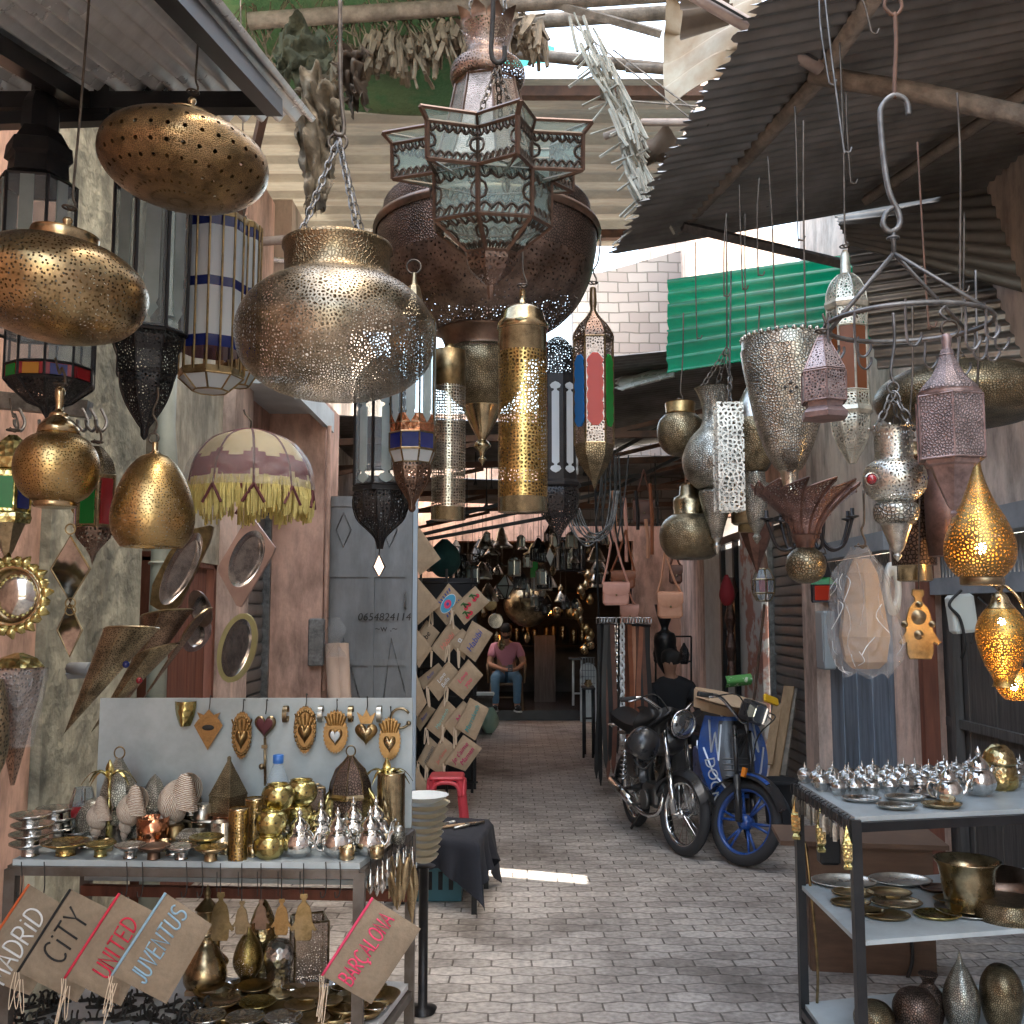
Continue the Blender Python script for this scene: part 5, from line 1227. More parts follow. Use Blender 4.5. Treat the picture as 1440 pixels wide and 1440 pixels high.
for k in range(16):      # white strands painted in as glints on the plastic folds
    u,v=rr.uniform(.5,1.),rr.uniform(.05,.85); b=MB(); b.tube(bez([wr(u+rr.uniform(-.02,.02),v),wr(u+rr.uniform(-.04,.04),v+.05),wr(u+rr.uniform(-.05,.05),v+rr.uniform(.08,.15))],4),.0011,3); b.build('fold_glint','white_paint',r)
# hand of fatima and ring
d=2.5; c=P(1292,875,d); s=SZ(875,d)
def hamsa(mb,c,s,h=44,d=2.5,th=.008,eye=True,X=None):
    o=[(.15,1.0),(.17,.93),(.09,.88),(.10,.82),(.26,.72),(.35,.55),(.39,.36),(.50,.26),(.60,.19),(.50,.15),(.38,.20),(.37,.02),(.30,-.06)]
    pts=[(x*h*s,(y-.5)*2*h*s*.92) for x,y in o]+[(-x*h*s,(y-.5)*2*h*s*.92) for x,y in o[::-1]]
    return mb.plate(pts,th,(X or M.Translation(c)),bev=.002)
r=thing('brass_plaque','brass hand shaped door plaque with round bosses hanging by the door post','plaque',c)
b=MB(); hamsa(b,c,s,50); b.build('plate','brass_dull',r)
b=MB()
for px,py,q in ((1292,868,11),(1292,893,7),(1272,878,5),(1311,878,5),(1292,850,5)): b.lathe([(q*s,0),(q*s*.7,.008),(0,.012)],16,M.Translation(P(px,py,d-.004))@M.Rotation(pi/2,4,'X'))
b.build('bosses','old_bronze_plain',r)
b=MB(); b.tube([P(1292,828,d),P(1292,800,d),P(1294,640,d)],.002,4); b.build('hook_wire','wire',r)
d=2.9; c=P(1253,828,d); s=SZ(828,d); b=MB(); X=M.Translation(c)@M.Rotation(R(20),4,'Z')@XF
b.lathe([(9*s,0),(9*s,.012),(17*s,.014),(17*s,-.002),(9*s,0)],36,X,sx=.62*1.2,sy=2.2,cap=False); one(b,'oval_ring','cream_plastic','pale oval ring frame between the wrapped lamp and the dark cylinder','frame',c)
# white box and cables on plank door
d=5.2; r=thing('junction_box','cream plastic electric box with cables on the dark plank door','junction box',P(1352,890,d))
b=MB(); c=P(1352,863,d); X=M.Translation(c)@M.Rotation(R(-6),4,'Y'); b.box((0,0,0),(.13,.08,.2),X,bev=.015); b.build('case','cream_plastic',r)
b=MB(); b.tube(bez([P(1352,830,d-.05),P(1335,850,d-.06),P(1350,870,d-.06),P(1357,905,d-.05),P(1352,925,d)]),.008,5); b.tube(bez([P(1375,840,d),P(1395,862,d-.05),P(1378,880,d),P(1365,905,d)]),.006,5); b.build('cable','iron_matte',r)
# thin hanging wires and empty hooks under the right canopy
lab=['rightmost but one by the hoop','nearest the green sheet edge','left of the tall silver lantern','above the pot lamp','above the box lantern','beside the torch lamp','over the fan lamp','right of the hoop','leftmost over the sky gap','between the pole and the hoop']
W=[(1152,-6,1165,110,2.6),(1160,-6,1186,205,2.5),(1190,130,1196,250,2.9),(1130,170,1133,470,2.7),(1022,300,1018,410,3.6),(1118,150,1122,330,3.0),(1080,220,1090,460,3.2),(1346,130,1350,400,2.3),(978,340,980,470,4.2),(1290,200,1305,450,2.5),(1068,250,1066,380,3.3),(1048,300,1050,500,3.6),(1040,260,1044,400,3.6),(1210,-6,1224,38,2.4),(1372,380,1374,470,2.2)]
nm=['pale thin wire hanging from the canopy pole at the top right','second pale wire crossing the canopy pole toward the silver lantern hook','S hook wire above the tall silver lantern','wire running down to the torch lamp mouth','wire over the white box lantern','wire with open hook over the torch lamp','long wire in front of the green sheet left part','rusty wire with hook right of the iron hoop','wire at the lane side corner of the right canopy','dark wire inside the iron hoop','short wire in front of the green sheet centre','long wire ending in front of the green sheet bottom','short hook wire over the upper pink wall','hook at the top edge right of the canopy rafter','wire above the teardrop lamp neck']
for (x0,y0,x1,y1,d),l in zip(W,nm):
    b=MB(); a=P(x0,y0,d); e=P(x1,y1,d); s=SZ(y1,d)
    b.tube(bez([a,(a*.6+e*.4)+V((random.uniform(-.006,.006),0,0)),e,e+V((.004,0,-.015)),e+V((.016,0,-.018)),e+V((.022,0,-.004))],5),.0027,5)
    one(b,'hook_wire',random.choice(['wire','rust','wire_grey']) if d<2.7 else 'wire',l,'hook',e)
b=MB(); b.tube(bez([P(884,640,5.0),P(878,700,5.0),P(868,760,5.0)]),.004,4); one(b,'hook_wire','iron_matte','dark wire hanging from the far beam over the belts','hook',P(868,760,5))
# ================================================================ left stall
ZT=.90; ZB=.36
def at(px,py,z=ZT): return PL(px,py,z)
FL,FR_,BR_,BL=at(18,1208),at(506,1213),at(578,1158),at(125,1152)
st=thing('display_stand','steel framed display stand with white shelves at lower left','stall',V(((FL.x+FR_.x)/2,(FL.y+BR_.y)/2,0)))
def slab(corners,z,th,name,mt,parent):
    b=MB(); b.polyz([(c.x,c.y) for c in corners],z-th,z,None,0); return b.build(name,mt,parent)
slab([FL,FR_,BR_,BL],ZT-.001,.018,'table_top','white_board',st)
slab([FL,FR_,BR_,BL],ZB,.02,'lower_shelf','sunlit_shelf',st)
L4=[FL,FR_,BR_,BL]
for z in (ZT-.032,ZB-.038):
    b=MB()
    for i in range(4):
        a,c=L4[i].copy(),L4[(i+1)%4].copy(); a.z=c.z=z; bar(b,a,c,.03,.026)
    b.build('edge_rail','rail_rust',st)
for c in L4:
    b=MB(); b.box((c.x,c.y,ZT/2-.012),(.034,.034,ZT-.03)); b.build('leg','rail_rust',st)
b=MB(); a=BL.copy(); c=BR_.copy(); a.z=c.z=.66; a.y-=.03; c.y-=.03; bar(b,a,c,.03,.035); b.build('back_rail','red_wood',st)
b=MB(); a=BL.copy(); c=BR_.copy(); a.z=c.z=.735; bar(b,a,c,.03,.02); b.build('back_rail','rail_rust',st)
# middle shelf at the back carrying boxes (seen through the gap)
b=MB(); a=BL.copy(); c=BR_.copy(); b.polyz([(a.x,a.y-.02),(c.x,c.y-.02),(c.x,c.y+.25),(a.x,a.y+.25)],.69,.705); b.build('rear_shelf','white_board',st)
# back board
bp0,bp1=P(140,990,3.56),P(580,993,3.56)
b=MB(); b.box(((bp0.x+bp1.x)/2,3.57,(bp0.z+ZT)/2+.01),(bp1.x-bp0.x,.012,bp0.z-ZT+.02)); one(b,'back_board','white_board','white board standing at the back of the left stall','board',((bp0.x+bp1.x)/2,3.57,ZT))
def at(px,py,z=ZT):            # goods stay in front of the white board
    c=PL(px,py,z)
    if z==ZT and c.y>3.44: r_=ray(px,py); k=3.44/r_.y; c=V((r_.x*k,3.44-.05*((px*7)%3)/3,ZT))
    return c
# ---------- pouches
GL={}
def glyphs():
    arc=lambda cx,cy,rx,ry,a,b_,n=9:[(cx+rx*cos(R(a+(b_-a)*i/n)),cy+ry*sin(R(a+(b_-a)*i/n))) for i in range(n+1)]
    g=GL
    g['A']=[[(0,0),(.3,1),(.6,0)],[(.12,.36),(.5,.36)]]
    g['B']=[[(0,0),(0,1)],[(0,1)]+arc(.25,.76,.27,.24,90,-90)+[(0,.52)],[(0,.52)]+arc(.27,.26,.3,.26,90,-90)+[(0,0)]]
    g['C']=[arc(.36,.5,.36,.5,50,310,14)]
    g['c']=[arc(.36,.5,.36,.5,50,310,14),[(.36,0),(.36,-.1),(.46,-.17),(.36,-.25),(.27,-.22)]]
    g['D']=[[(0,0),(0,1)],[(0,1)]+arc(.1,.5,.48,.5,90,-90,12)+[(0,0)]]
    g['E']=[[(.48,1),(0,1),(0,0),(.48,0)],[(0,.52),(.4,.52)]]
    g['G']=[arc(.38,.5,.38,.5,50,350,14)+[(.45,.42)]]
    g['I']=[[(.08,0),(.08,1)]]
    g['i']=[[(.08,0),(.08,.72)],[(.08,.92),(.085,.99)]]
    g['J']=[[(.42,1),(.42,.25)]+arc(.24,.22,.18,.22,0,-180)]
    g['L']=[[(0,1),(0,0),(.45,0)]]
    g['M']=[[(0,0),(.08,1),(.36,.35),(.64,1),(.72,0)]]
    g['N']=[[(0,0),(0,1),(.52,0),(.52,1)]]
    g['O']=[arc(.34,.5,.34,.5,0,360,18)]
    g['R']=[[(0,0),(0,1)],[(0,1)]+arc(.22,.74,.28,.26,90,-90)+[(0,.48)],[(.2,.48),(.52,0)]]
    g['S']=[arc(.26,.76,.24,.24,30,270,9)+arc(.26,.25,.26,.26,90,-150,9)]
    g['T']=[[(0,1),(.6,1)],[(.3,1),(.3,0)]]
    g['U']=[[(0,1),(0,.3)]+arc(.26,.28,.26,.28,180,360)+[(.52,1)]]
    g['V']=[[(0,1),(.3,0),(.58,1)]]
    g['Y']=[[(0,1),(.3,.5),(.6,1)],[(.3,.5),(.3,0)]]
glyphs()
GW=dict(i=.17,I=.16,M=.72,O=.68,G=.76,C=.62,c=.62,D=.58,E=.48,L=.45,J=.42,S=.52,T=.6,A=.6,V=.58,Y=.6)
def pouch(label,cor,d,text=None,th='th_white',zipc=None,size=None,font=False,mt='jute',off=(.5,.5),group=None,art=None,tilt=0,thick=.014,tassel=True,shear=.2):
    top,right,bot,left=[P(x,y,d) for x,y in cor]
    r=thing('pouch',label,'pouch',(top+bot)/2,group)
    u=right-bot; v=left-bot; nn=V((0,-1,0))
    def pt(a,e,o=0): return bot+u*a+v*e+ (top-bot-u-v)*a*e + nn*(o+.9*thick*(16*a*(1-a)*e*(1-e))**.5)
    b=MB(); b.grid(lambda a,e:pt(a,e),10,10,uv=(u.length,v.length)); b.grid(lambda a,e:bot+u*a+v*e+(top-bot-u-v)*a*e-nn*(.8*thick*(16*a*(1-a)*e*(1-e))**.5),10,10,flip=True,uv=(u.length,v.length))
    b.build('bag',mt,r)
    b=MB()
    for e in ([pt(i/10,.985,.001) for i in range(11)],): b.tube(e,.004,5)
    b.build('zip',zipc or mt,r)
    if text and not font:
        wd=sum(GW.get(c,.52)+.2 for c in text)-.2
        H=size*v.length; W=min(.86*u.length, wd*H*.8); k=W/wd; b=MB(); x=off[0]*u.length-W/2; y0=off[1]*v.length-H/2
        for c in text:
            for stk in GL[c]:
                q=[]
                for (gx,gy) in stk: q.append(pt((x+(gx+ .12*gy)*k)/u.length,(y0+gy*H)/v.length,.0022))
                b.tube(q,.0032*(H/.07)**.3,5)
            x+=(GW.get(c,.52)+.2)*k
        b.build('stitched_word',th,r)
    elif text:
        lines=text.split('|'); ux=u.normalized(); vy=(v-ux*v.dot(ux)).normalized(); nz=ux.cross(vy)
        for i,l in enumerate(lines):
            c=pt(off[0],off[1]+(len(lines)-1)*.17-i*.34,.004)
            X=M(((ux.x,vy.x,nz.x,c.x),(ux.y,vy.y,nz.y,c.y),(ux.z,vy.z,nz.z,c.z),(0,0,0,1)))
            textmesh(l,size*v.length,X,'stitched_word',th,r,ext=.002,shear=shear)
    if art: art(r,pt,u,v)
    if tassel:
        b=MB(); s=SZ(1000,d); h=.10 if d<4 else .13
        for k in range(3 if d<4 else 2):
            a=left+V((.006*k-.004,-.006,0)); e=a+V((random.uniform(-.02,.02),-.004,-h*random.uniform(.9,1.3)))
            b.tube(bez([a,(a+e)/2+V((random.uniform(-.006,.006),0,0)),e,e+V((.006,0,.012)),a+V((.012,0,-.02))],4),.0013 if d<4 else .004,4)
        b.build('string_loop','string',r)
    return r
pouch('jute pouch stitched MADRID in white, leftmost on the left stall',[(40,1243),(110,1285),(42,1400),(-42,1368)],3.02,'MADRiD','th_white','th_orange',.34,off=(.42,.60),tassel=False)
pouch('jute pouch stitched CITY in black',[(98,1250),(180,1292),(108,1410),(24,1366)],2.97,'GiTY'.replace('G','C'),'th_black','th_black',.36,off=(.56,.66))
pouch('jute pouch stitched UNITED in red',[(167,1256),(232,1290),(170,1415),(90,1375)],2.92,'UNiTED'.replace('i','I'),'th_red','th_red',.30,off=(.52,.52))
pouch('jute pouch stitched JUVENTUS in pale blue',[(232,1255),(298,1300),(234,1412),(156,1371)],2.87,'JUVENTUS','th_blue','th_blue',.30,off=(.52,.60))
pouch('jute pouch stitched with a pink city name at the right corner of the left stall',[(523,1262),(592,1306),(522,1412),(452,1371)],2.87,'BARcALONA','th_pink','th_pink',.27,off=(.50,.60))
# ---------- long hooks and brass hands along the front edge
fe=lambda px: at(px,1210+px*.01)
G0='brass hands hung along the front edge of the left stall'
for px,y0,y1,mt,l,w in ((310,1256,1318,'brass_dull','ragged brass hand pendant, leftmost under the stall edge',1.),(340,1262,1316,'old_bronze_plain','grey bronze hand pendant, second under the stall edge',.8),(367,1262,1308,'copper','copper toned hand pendant with pointed top, middle under the stall edge',.85),(396,1262,1314,'heart_gold','golden brown hand pendant, fourth under the stall edge',.9),(427,1258,1318,'brass_dull','brass hand pendant with one spread finger, rightmost under the stall edge',1.)):
    d=fe(px).y-.02; c=P(px,(y0+y1)/2,d); r=thing('hand_pendant',l,'pendant',c,G0); s=SZ(y0,d); b=MB(); hamsa(b,c,s*w,(y1-y0)/1.84,d,.005); b.build('plate',mt,r)
    b=MB(); b.tube([P(px,1214,d),P(px,y0+6,d)],.0016,4); b.tube([P(px-5,1226,d+.02),P(px-5,y0-2,d+.02)],.0014,4); b.build('hook_wire','iron_matte',r)
lb=['at the far left front edge','left of the pouches','over the red word pouch','over the pale blue word pouch','right of the pale blue word pouch','beside the ragged hand','left of the corner pouch','just above the corner pouch']
for (px,l) in zip((30,62,178,200,262,284,458,478),lb):
    d=fe(px).y-.02; b=MB(); b.tube(bez([P(px,1212,d),P(px+1,1240,d),P(px-1,1258,d),P(px-6,1262,d),P(px-7,1254,d)],4),.0018,4); one(b,'hook_wire','iron_matte','thin black hook wire hanging '+l,'hook',P(px,1212,d))
# ---------- hearts on the back board
d=3.55
def heartshape(w,h,n=28):
    o=[]
    for i in range(n):
        t=2*pi*i/n; x=16*sin(t)**3/17; y=(13*cos(t)-5*cos(2*t)-2*cos(3*t)-cos(4*t))/15; o.append((x*w,y*h))
    return o
def relief(mb,o,c,h,steps=4):       # pillow raised outline toward the viewer
    n=len(o); cx=sum(p[0] for p in o)/n; cy=sum(p[1] for p in o)/n; b0=len(mb.v)
    for k in range(steps+1):
        f=cos(k/steps*pi/2)*.98+.02; z=h*sin(k/steps*pi/2)
        for p in o: mb.v.append(V((c.x+cx+(p[0]-cx)*f,c.y-z,c.z+cy+(p[1]-cy)*f)))
    for k in range(steps):
        for i in range(n):
            j=(i+1)%n; mb.face((b0+k*n+i,b0+k*n+j,b0+(k+1)*n+j,b0+(k+1)*n+i),None,0,True)
    mb.face([b0+steps*n+i for i in range(n)],None,0,True)
def ornament(label,px,py,w,h,kind,mt='heart_gold'):
    c=P(px,py,d-.02); s=SZ(py,d); r=thing('heart_ornament',label,'ornament',c,'gilt hearts hung on the white back board'); b=MB()
    if kind=='oval':
        o=[]
        for i in range(64):
            a=2*pi*i/64; k=1+.07*abs(sin(a*11)); o.append((w*s*k*sin(a)*(.85+.15*cos(a)),h*s*k*cos(a)))
        b.plate(o,.006,M.Translation(c)); b.build('scalloped_plate',mt,r)
        b=MB(); relief(b,[(x,y-.12*h*s) for x,y in heartshape(w*s*.62,h*s*.45)],c+V((0,-.004,0)),.018); b.build('raised_heart',mt,r)
        b=MB(); 
        for i in range(26): a=2*pi*i/26; b.ball(c+V((w*s*.82*sin(a),-.004,h*s*.84*cos(a))),2.4*s,6)
        for i in range(5): b.tube([c+V(((i-2)*4*s,-.006,h*s*.22)),c+V(((i-2)*7*s,-.006,h*s*.72))],.003,4)
        b.build('beading',mt,r)
    elif kind=='rays':
        o=[]
        for i in range(56):
            a=2*pi*i/56; k=(1+.10*(i%2))*(1.+(.25 if abs(a-pi)>2.3 else 0)); o.append((w*s*k*sin(a)*.95,h*s*k*cos(a)*.85))
        b.plate(o,.006,M.Translation(c)); b.build('rayed_plate',mt,r)
        b=MB(); relief(b,[(x,y-.1*h*s) for x,y in heartshape(w*s*.62,h*s*.42)],c+V((0,-.004,0)),.012); b.build('raised_heart',mt,r)
        b=MB(); relief(b,[(x,y-.1*h*s) for x,y in heartshape(w*s*.44,h*s*.3)],c+V((0,-.0145,0)),.006)
        b.build('heart_mirror','white_paint' if 'mirror' in label else 'brass_plain',r)
        b=MB()
        for i in range(7): b.tube([c+V(((i-3)*3*s,-.006,h*s*.4)),c+V(((i-3)*5*s,-.006,h*s*(1.0-.05*abs(i-3))))],.003,4)
        b.build('flame','heart_gold',r)
    elif kind=='kite':
        o=[(0,-h*s),(w*s,.2*h*s),(w*s*.72,.5*h*s),(w*s*.62,.55*h*s),(w*s*.8,.85*h*s),(w*s*.35,.72*h*s),(0,1.0*h*s),(-w*s*.35,.72*h*s),(-w*s*.8,.85*h*s),(-w*s*.62,.55*h*s),(-w*s*.72,.5*h*s),(-w*s,.2*h*s)]
        b.plate(o,.006,M.Translation(c)); b.build('kite_plate',mt,r)
        b=MB(); relief(b,[(x*1.,y+.1*h*s) for x,y in [(w*s*.42*cos(2*pi*i/20),w*s*.2*sin(2*pi*i/20)) for i in range(20)]],c+V((0,-.004,0)),.006); b.build('eye','iron_matte',r)
    elif kind=='crown':
        b=MB(); relief(b,[(x,y-.25*h*s) for x,y in heartshape(w*s,h*s*.62)],c,.012); b.build('heart_plate',mt,r)
        b=MB(); relief(b,[(x,y-.22*h*s) for x,y in heartshape(w*s*.55,h*s*.36)],c+V((0,-.012,0)),.01); b.build('raised_heart','brass',r)
        b=MB(); b.plate([(-w*s*.45,.25*h*s),(w*s*.45,.25*h*s),(w*s*.8,.9*h*s),(w*s*.3,.65*h*s),(0,1.05*h*s),(-w*s*.3,.65*h*s),(-w*s*.8,.9*h*s)],.006,M.Translation(c)); b.build('crown',mt,r)
    elif kind=='plain':
        relief(b,heartshape(w*s,h*s),c,.012); b.build('heart_rim',mt,r)
        b=MB(); relief(b,heartshape(w*s*.78,h*s*.76),c+V((0,-.0125,0)),.006); b.build('dark_heart','cord_maroon',r)
        b=MB(); b.tube([c+V((0,0,-h*s)),P(373,1105,d-.02)],.005,6); b.box(P(372,1050,d-.02),(.02,.01,.012)); b.ball(P(368,1078,d-.02),.011,8); b.build('key_stem',mt,r)
    b=MB(); t_=c+V((0,0,h*s)); b.tube(bez([t_-V((0,0,.004)),t_+V((.004,-.004,.02)),t_+V((0,.012,.045)),t_+V((0,.03,.04))],4),.0018,4); b.build('hook_wire','iron_matte',r)
    return r
ornament('kite shaped gilt plaque with a crown and an eye, leftmost on the white board',293,1026,20,28,'kite')
ornament('oval gilt heart with scalloped rim, left of the dark heart',340,1034,15,31,'oval')
ornament('dark maroon heart on a key stem above the plastic bottle',373,1020,16,17,'plain','old_bronze_plain')
ornament('oval gilt heart with scalloped rim, right of the plastic bottle',429,1026,17,31,'oval')
ornament('rayed gilt heart with a white mirror centre',472,1032,17,29,'rays')
ornament('crowned gilt heart right of the mirror heart',515,1024,17,25,'crown')
ornament('rayed gilt heart, rightmost on the white board',548,1042,15,29,'rays')
for px,mt,l in ((403,'old_bronze_plain','first narrow metal cuff right of the dark heart'),(452,'silver','silver cuff left of the mirror heart'),(494,'brass_plain','engraved gold cuff between the mirror heart and the crowned heart'),(534,'silver','small grey cuff right of the crowned heart')):
    c=P(px,1004,3.555); b=MB(); n=14
    def cf(u,v): a=R(-60)+R(300)*v; return c+V((.016*(u-.5),-.004+.024*cos(a)-.01,.028*sin(a)))
    b.grid(cf,2,n); b.grid(lambda u,v: cf(u,v)+V((0,0.0025*cos(R(-60)+R(300)*v),.0025*sin(R(-60)+R(300)*v))),2,n,flip=True); one(b,'cuff_bracelet',mt,l,'bracelet',c,'cuffs hung over the white board edge')
c=P(563,1010,3.54); b=MB(); b.tube([c+V((.034*cos(R(a)),0,.034*sin(R(a)))) for a in range(30,331,20)],.005,6); b.ball(c+V((.034*cos(R(330)),0,.034*sin(R(330)))),.009,8); one(b,'open_bangle','old_bronze_plain','round open bangle at the right end of the white board','bracelet',c)
c=P(262,1000,3.56); b=MB(); b.grid(lambda u,v:c+V((.038*(u-.5)*2*(1-.5*v*v),-.03*cos((u-.5)*pi)-.01,.035-.085*v)),12,8); one(b,'golden_mask','brass_lime','small golden curled leaf cup on the top edge of the white board','ornament',c)
# ---------- goods on the left table
def stand(name,label,cat,px,py,parts,z=ZT,group=None,kd=0):
    """lathed goods standing on a shelf: profiles in pixels from base row py"""
    c=at(px,py,z); c.y+=kd; s=SZ(py,c.y)*(.93 if z==ZT and py<1157 else 1); r=thing(name,label,cat,c,group)
    for p in parts:
        o=p[3] if len(p)>3 else {}; n=o.get('n',28)
        q=[(a*s,h*s) for a,h in p[2]]
        if n>14 and not o.get('hard'): q=smooth_prof(q,4)
        b=MB(); b.lathe([(a,h+c.z) for a,h in q],n,M.Translation((c.x,c.y,0)),R(o.get('rot',0)),n>14,flute=o.get('flute'),cap=o.get('cap',True)); pt_=b.build(p[0],p[1],r)
        if o.get('frame'):
            b=MB()
            for k in range(n): a=R(o.get('rot',0))+2*pi*k/n; b.tube([V((c.x+e*cos(a),c.y+e*sin(a),c.z+h)) for e,h in q],o['frame'][0]*s,4)
            b.build('frame',o['frame'][1],r)
    return r
def footdish(label,px,py,w,mt,z=ZT,foot=True,lift=0,group=None):
    c=at(px,py,z); s=SZ(py,c.y); c.z+=lift; r=thing('footed_dish',label,'dish',c,group); w*=s; b=MB()
    b.lathe([(0,.030),(w*.55,.031),(w*.95,.040),(w,.041),(w,.037),(w*.6,.024),(w*.4,.022)],36,M.Translation(c)); b.build('dish',mt,r)
    b=MB(); b.lathe([(w*.42,0),(w*.40,.004),(w*.40,.021),(w*.42,.024)],28,M.Translation(c)); b.build('foot',mt,r); return r
GD='footed engraved dishes along the left table edge'
footdish('wide brass footed dish near the left front corner',92,1202,33,'brass_hammered')
footdish('small brass footed dish under the palm ornament',141,1204,21,'brass_lime')
footdish('small silver footed dish third from the left corner',183,1206,22,'silver_hammered')
footdish('copper toned footed dish before the copper cup',216,1208,22,'copper')
footdish('grey engraved footed dish right of the copper cup',255,1208,22,'silver_hammered')
footdish('brass footed dish in front of the pan',296,1210,23,'brass')
footdish('light brass dish resting above the dish by the mesh cups',290,1200,24,'brass_lime',lift=.012)
for k,(px,py,w,lf,l) in enumerate(((42,1203,28,0,'lowest dark silver dish of the left corner stack'),(42,1203,29,.028,'second silver dish of the left corner stack'),(44,1203,29,.056,'upper silver dish of the left corner stack'),(41,1203,28,.086,'topmost shiny dish of the left corner stack'),(80,1180,26,.0,'lowest dish of the rear silver stack'),(79,1180,26,.032,'middle dish of the rear silver stack'),(76,1180,26,.062,'topmost dish of the rear silver stack'))):
    footdish(l,px,py,w,'silver_hammered',lift=lf)
# lanterns and domes at the back
r=stand('table_lantern','grey metal table lantern with ringed dome top at the back left','lantern',170,1152,[('body','silver_etch',[(30,0),(31,4),(31,38),(27,44)],dict(n=8)),('dome','silver_etch',[(27,44),(30,50),(27,70),(18,96),(8,112),(5,118)],dict(n=8))])
s_=.93*SZ(1152,at(170,1152).y); c=at(170,1152); ringp=MB(); ringp.tube([c+V((8*s_*cos(2*pi*i/14),0,(126+9*sin(2*pi*i/14))*s_)) for i in range(14)],.0025,4,True); ringp.build('ring','brass_dull',r)
stand('dome_cover','dark silver dome behind the palm ornament','dome',133,1154,[('dome','silver_etch',[(24,0),(26,20),(24,40),(14,54),(0,58)])])
stand('pyramid_lantern','faceted silver lantern with pointed top behind the large shell','lantern',216,1152,[('body','silver_etch',[(22,0),(27,40)],dict(n=6)),('roof','silver_etch',[(28,40),(20,62),(8,84),(0,92)],dict(n=6))])
stand('dome_cover','small hammered silver dome right of the large shell','dome',271,1146,[('base','old_bronze_plain',[(14,0),(14,34)]),('dome','silver_hammered',[(17,34),(18,44),(15,60),(8,68),(0,70)])])
stand('pyramid_lantern','bronze pierced house shaped lantern with pointed roof','lantern',322,1152,[('body','old_bronze',[(27,0),(27,62)],dict(n=4,rot=20,frame=(1,'old_bronze_plain'))),('roof','old_bronze',[(29,62),(3,112),(3,118),(0,120)],dict(n=4,rot=20))])
stand('copper_bowl','wide scalloped copper bowl behind the house shaped lantern','bowl',338,1146,[('bowl','copper_bright',[(14,0),(26,14),(38,36),(40,38)],dict(n=40,flute=(16,.08)))])
r=stand('water_bottle','half filled clear plastic water bottle with blue cap','bottle',391,1148,[('bottle','bottle_plastic',[(16,0),(18,4),(17,30),(18,34),(17,60),(18,64),(17,80),(9,102),(7,106),(7,110)]),('cap','bottle_cap',[(7.5,109),(8,110),(8,121),(6,122)],dict(hard=1))])
b=MB(); c=at(391,1148); s=SZ(1148,c.y); b.lathe([(0,c.z+.001),(15.5*s,c.z+.001),(16*s,c.z+58*s),(0,c.z+58*s)],24,M.Translation((c.x,c.y,0))); b.build('water','silver_etch',r)
# bronze box lantern
def boxlantern(label,px,py,w,h,mt,z=ZT,rot=25,top=True):
    c=at(px,py,z); s=SZ(py,c.y); r=thing('box_lantern',label,'lantern',c); w*=s;h*=s; b=MB(); X=M.Translation(c)@M.Rotation(R(rot),4,'Z'); fr=MB()
    for k in range(4):
        Y=X@M.Rotation(k*pi/2,4,'Z'); i=len(b.v); b.v+=[Y@V((-w/2,-w/2,0)),Y@V((w/2,-w/2,0)),Y@V((w/2,-w/2,h)),Y@V((-w/2,-w/2,h))]; b.face((i,i+1,i+2,i+3),[(0,0),(w,0),(w,h),(0,h)])
        fr.tube([Y@V((-w/2,-w/2,0)),Y@V((-w/2,-w/2,h))],.004,4)
        for q in (0,h): fr.tube([Y@V((-w/2,-w/2,q)),Y@V((w/2,-w/2,q))],.004,4)
    b.build('panels',mt,r); fr.build('frame','old_bronze_plain',r); return r
boxlantern('open square bronze lantern behind the brass pots',440,1140,30,70,'copper_panel')
r=stand('dome_lantern','bronze lantern with tall ringed dome behind the leaning brass plate','lantern',493,1150,[('body','copper_etch',[(30,0),(32,40),(30,58)],dict(n=8)),('rim','old_bronze_plain',[(34,58),(35,62),(33,66)],dict(n=8)),('dome','copper_etch',[(32,66),(30,80),(22,100),(10,112),(4,120)],dict(n=8,frame=(1,'old_bronze_plain')))])
c=at(493,1150); s=.93*SZ(1150,c.y); b=MB(); b.tube([c+V((7*s*cos(2*pi*i/14),0,(127+8*sin(2*pi*i/14))*s)) for i in range(14)],.0025,4,True); b.build('ring','old_bronze_plain',r)
# leaning round plate
c=at(494,1168); s=SZ(1168,c.y); r=thing('brass_plate','round engraved brass plate leaning behind the teapots','plate',c)
b=MB(); X=M.Translation(c+V((0,0,38*s)))@M.Rotation(R(75),4,'X'); b.lathe([(0,0),(26*s,.0),(30*s,.006),(36*s,.012),(40*s,.014),(40*s,.010),(30*s,-.002),(0,-.004)],48,X); b.build('plate','brass_lime',r)
b=MB()
for k in range(12): a=2*pi*k/12; b.tube([X@V((4*s*cos(a),4*s*sin(a),.002)),X@V((24*s*cos(a),24*s*sin(a),.002))],.0016,4)
for q in (8,16,24,34): b.tube([X@V((q*s*cos(2*pi*k/30),q*s*sin(2*pi*k/30),.002 if q<30 else .011)) for k in range(30)],.0015,4,True)
b.build('engraving','old_bronze_plain',r)
stand('brass_tube_vase','tall shiny brass tube vase at the right end of the table','vase',551,1166,[('tube','brass_plain',[(20,0),(20,4),(19.5,30),(20,32),(19.5,68),(20,70),(19.5,88),(20,90),(18,90)],dict(hard=1))])
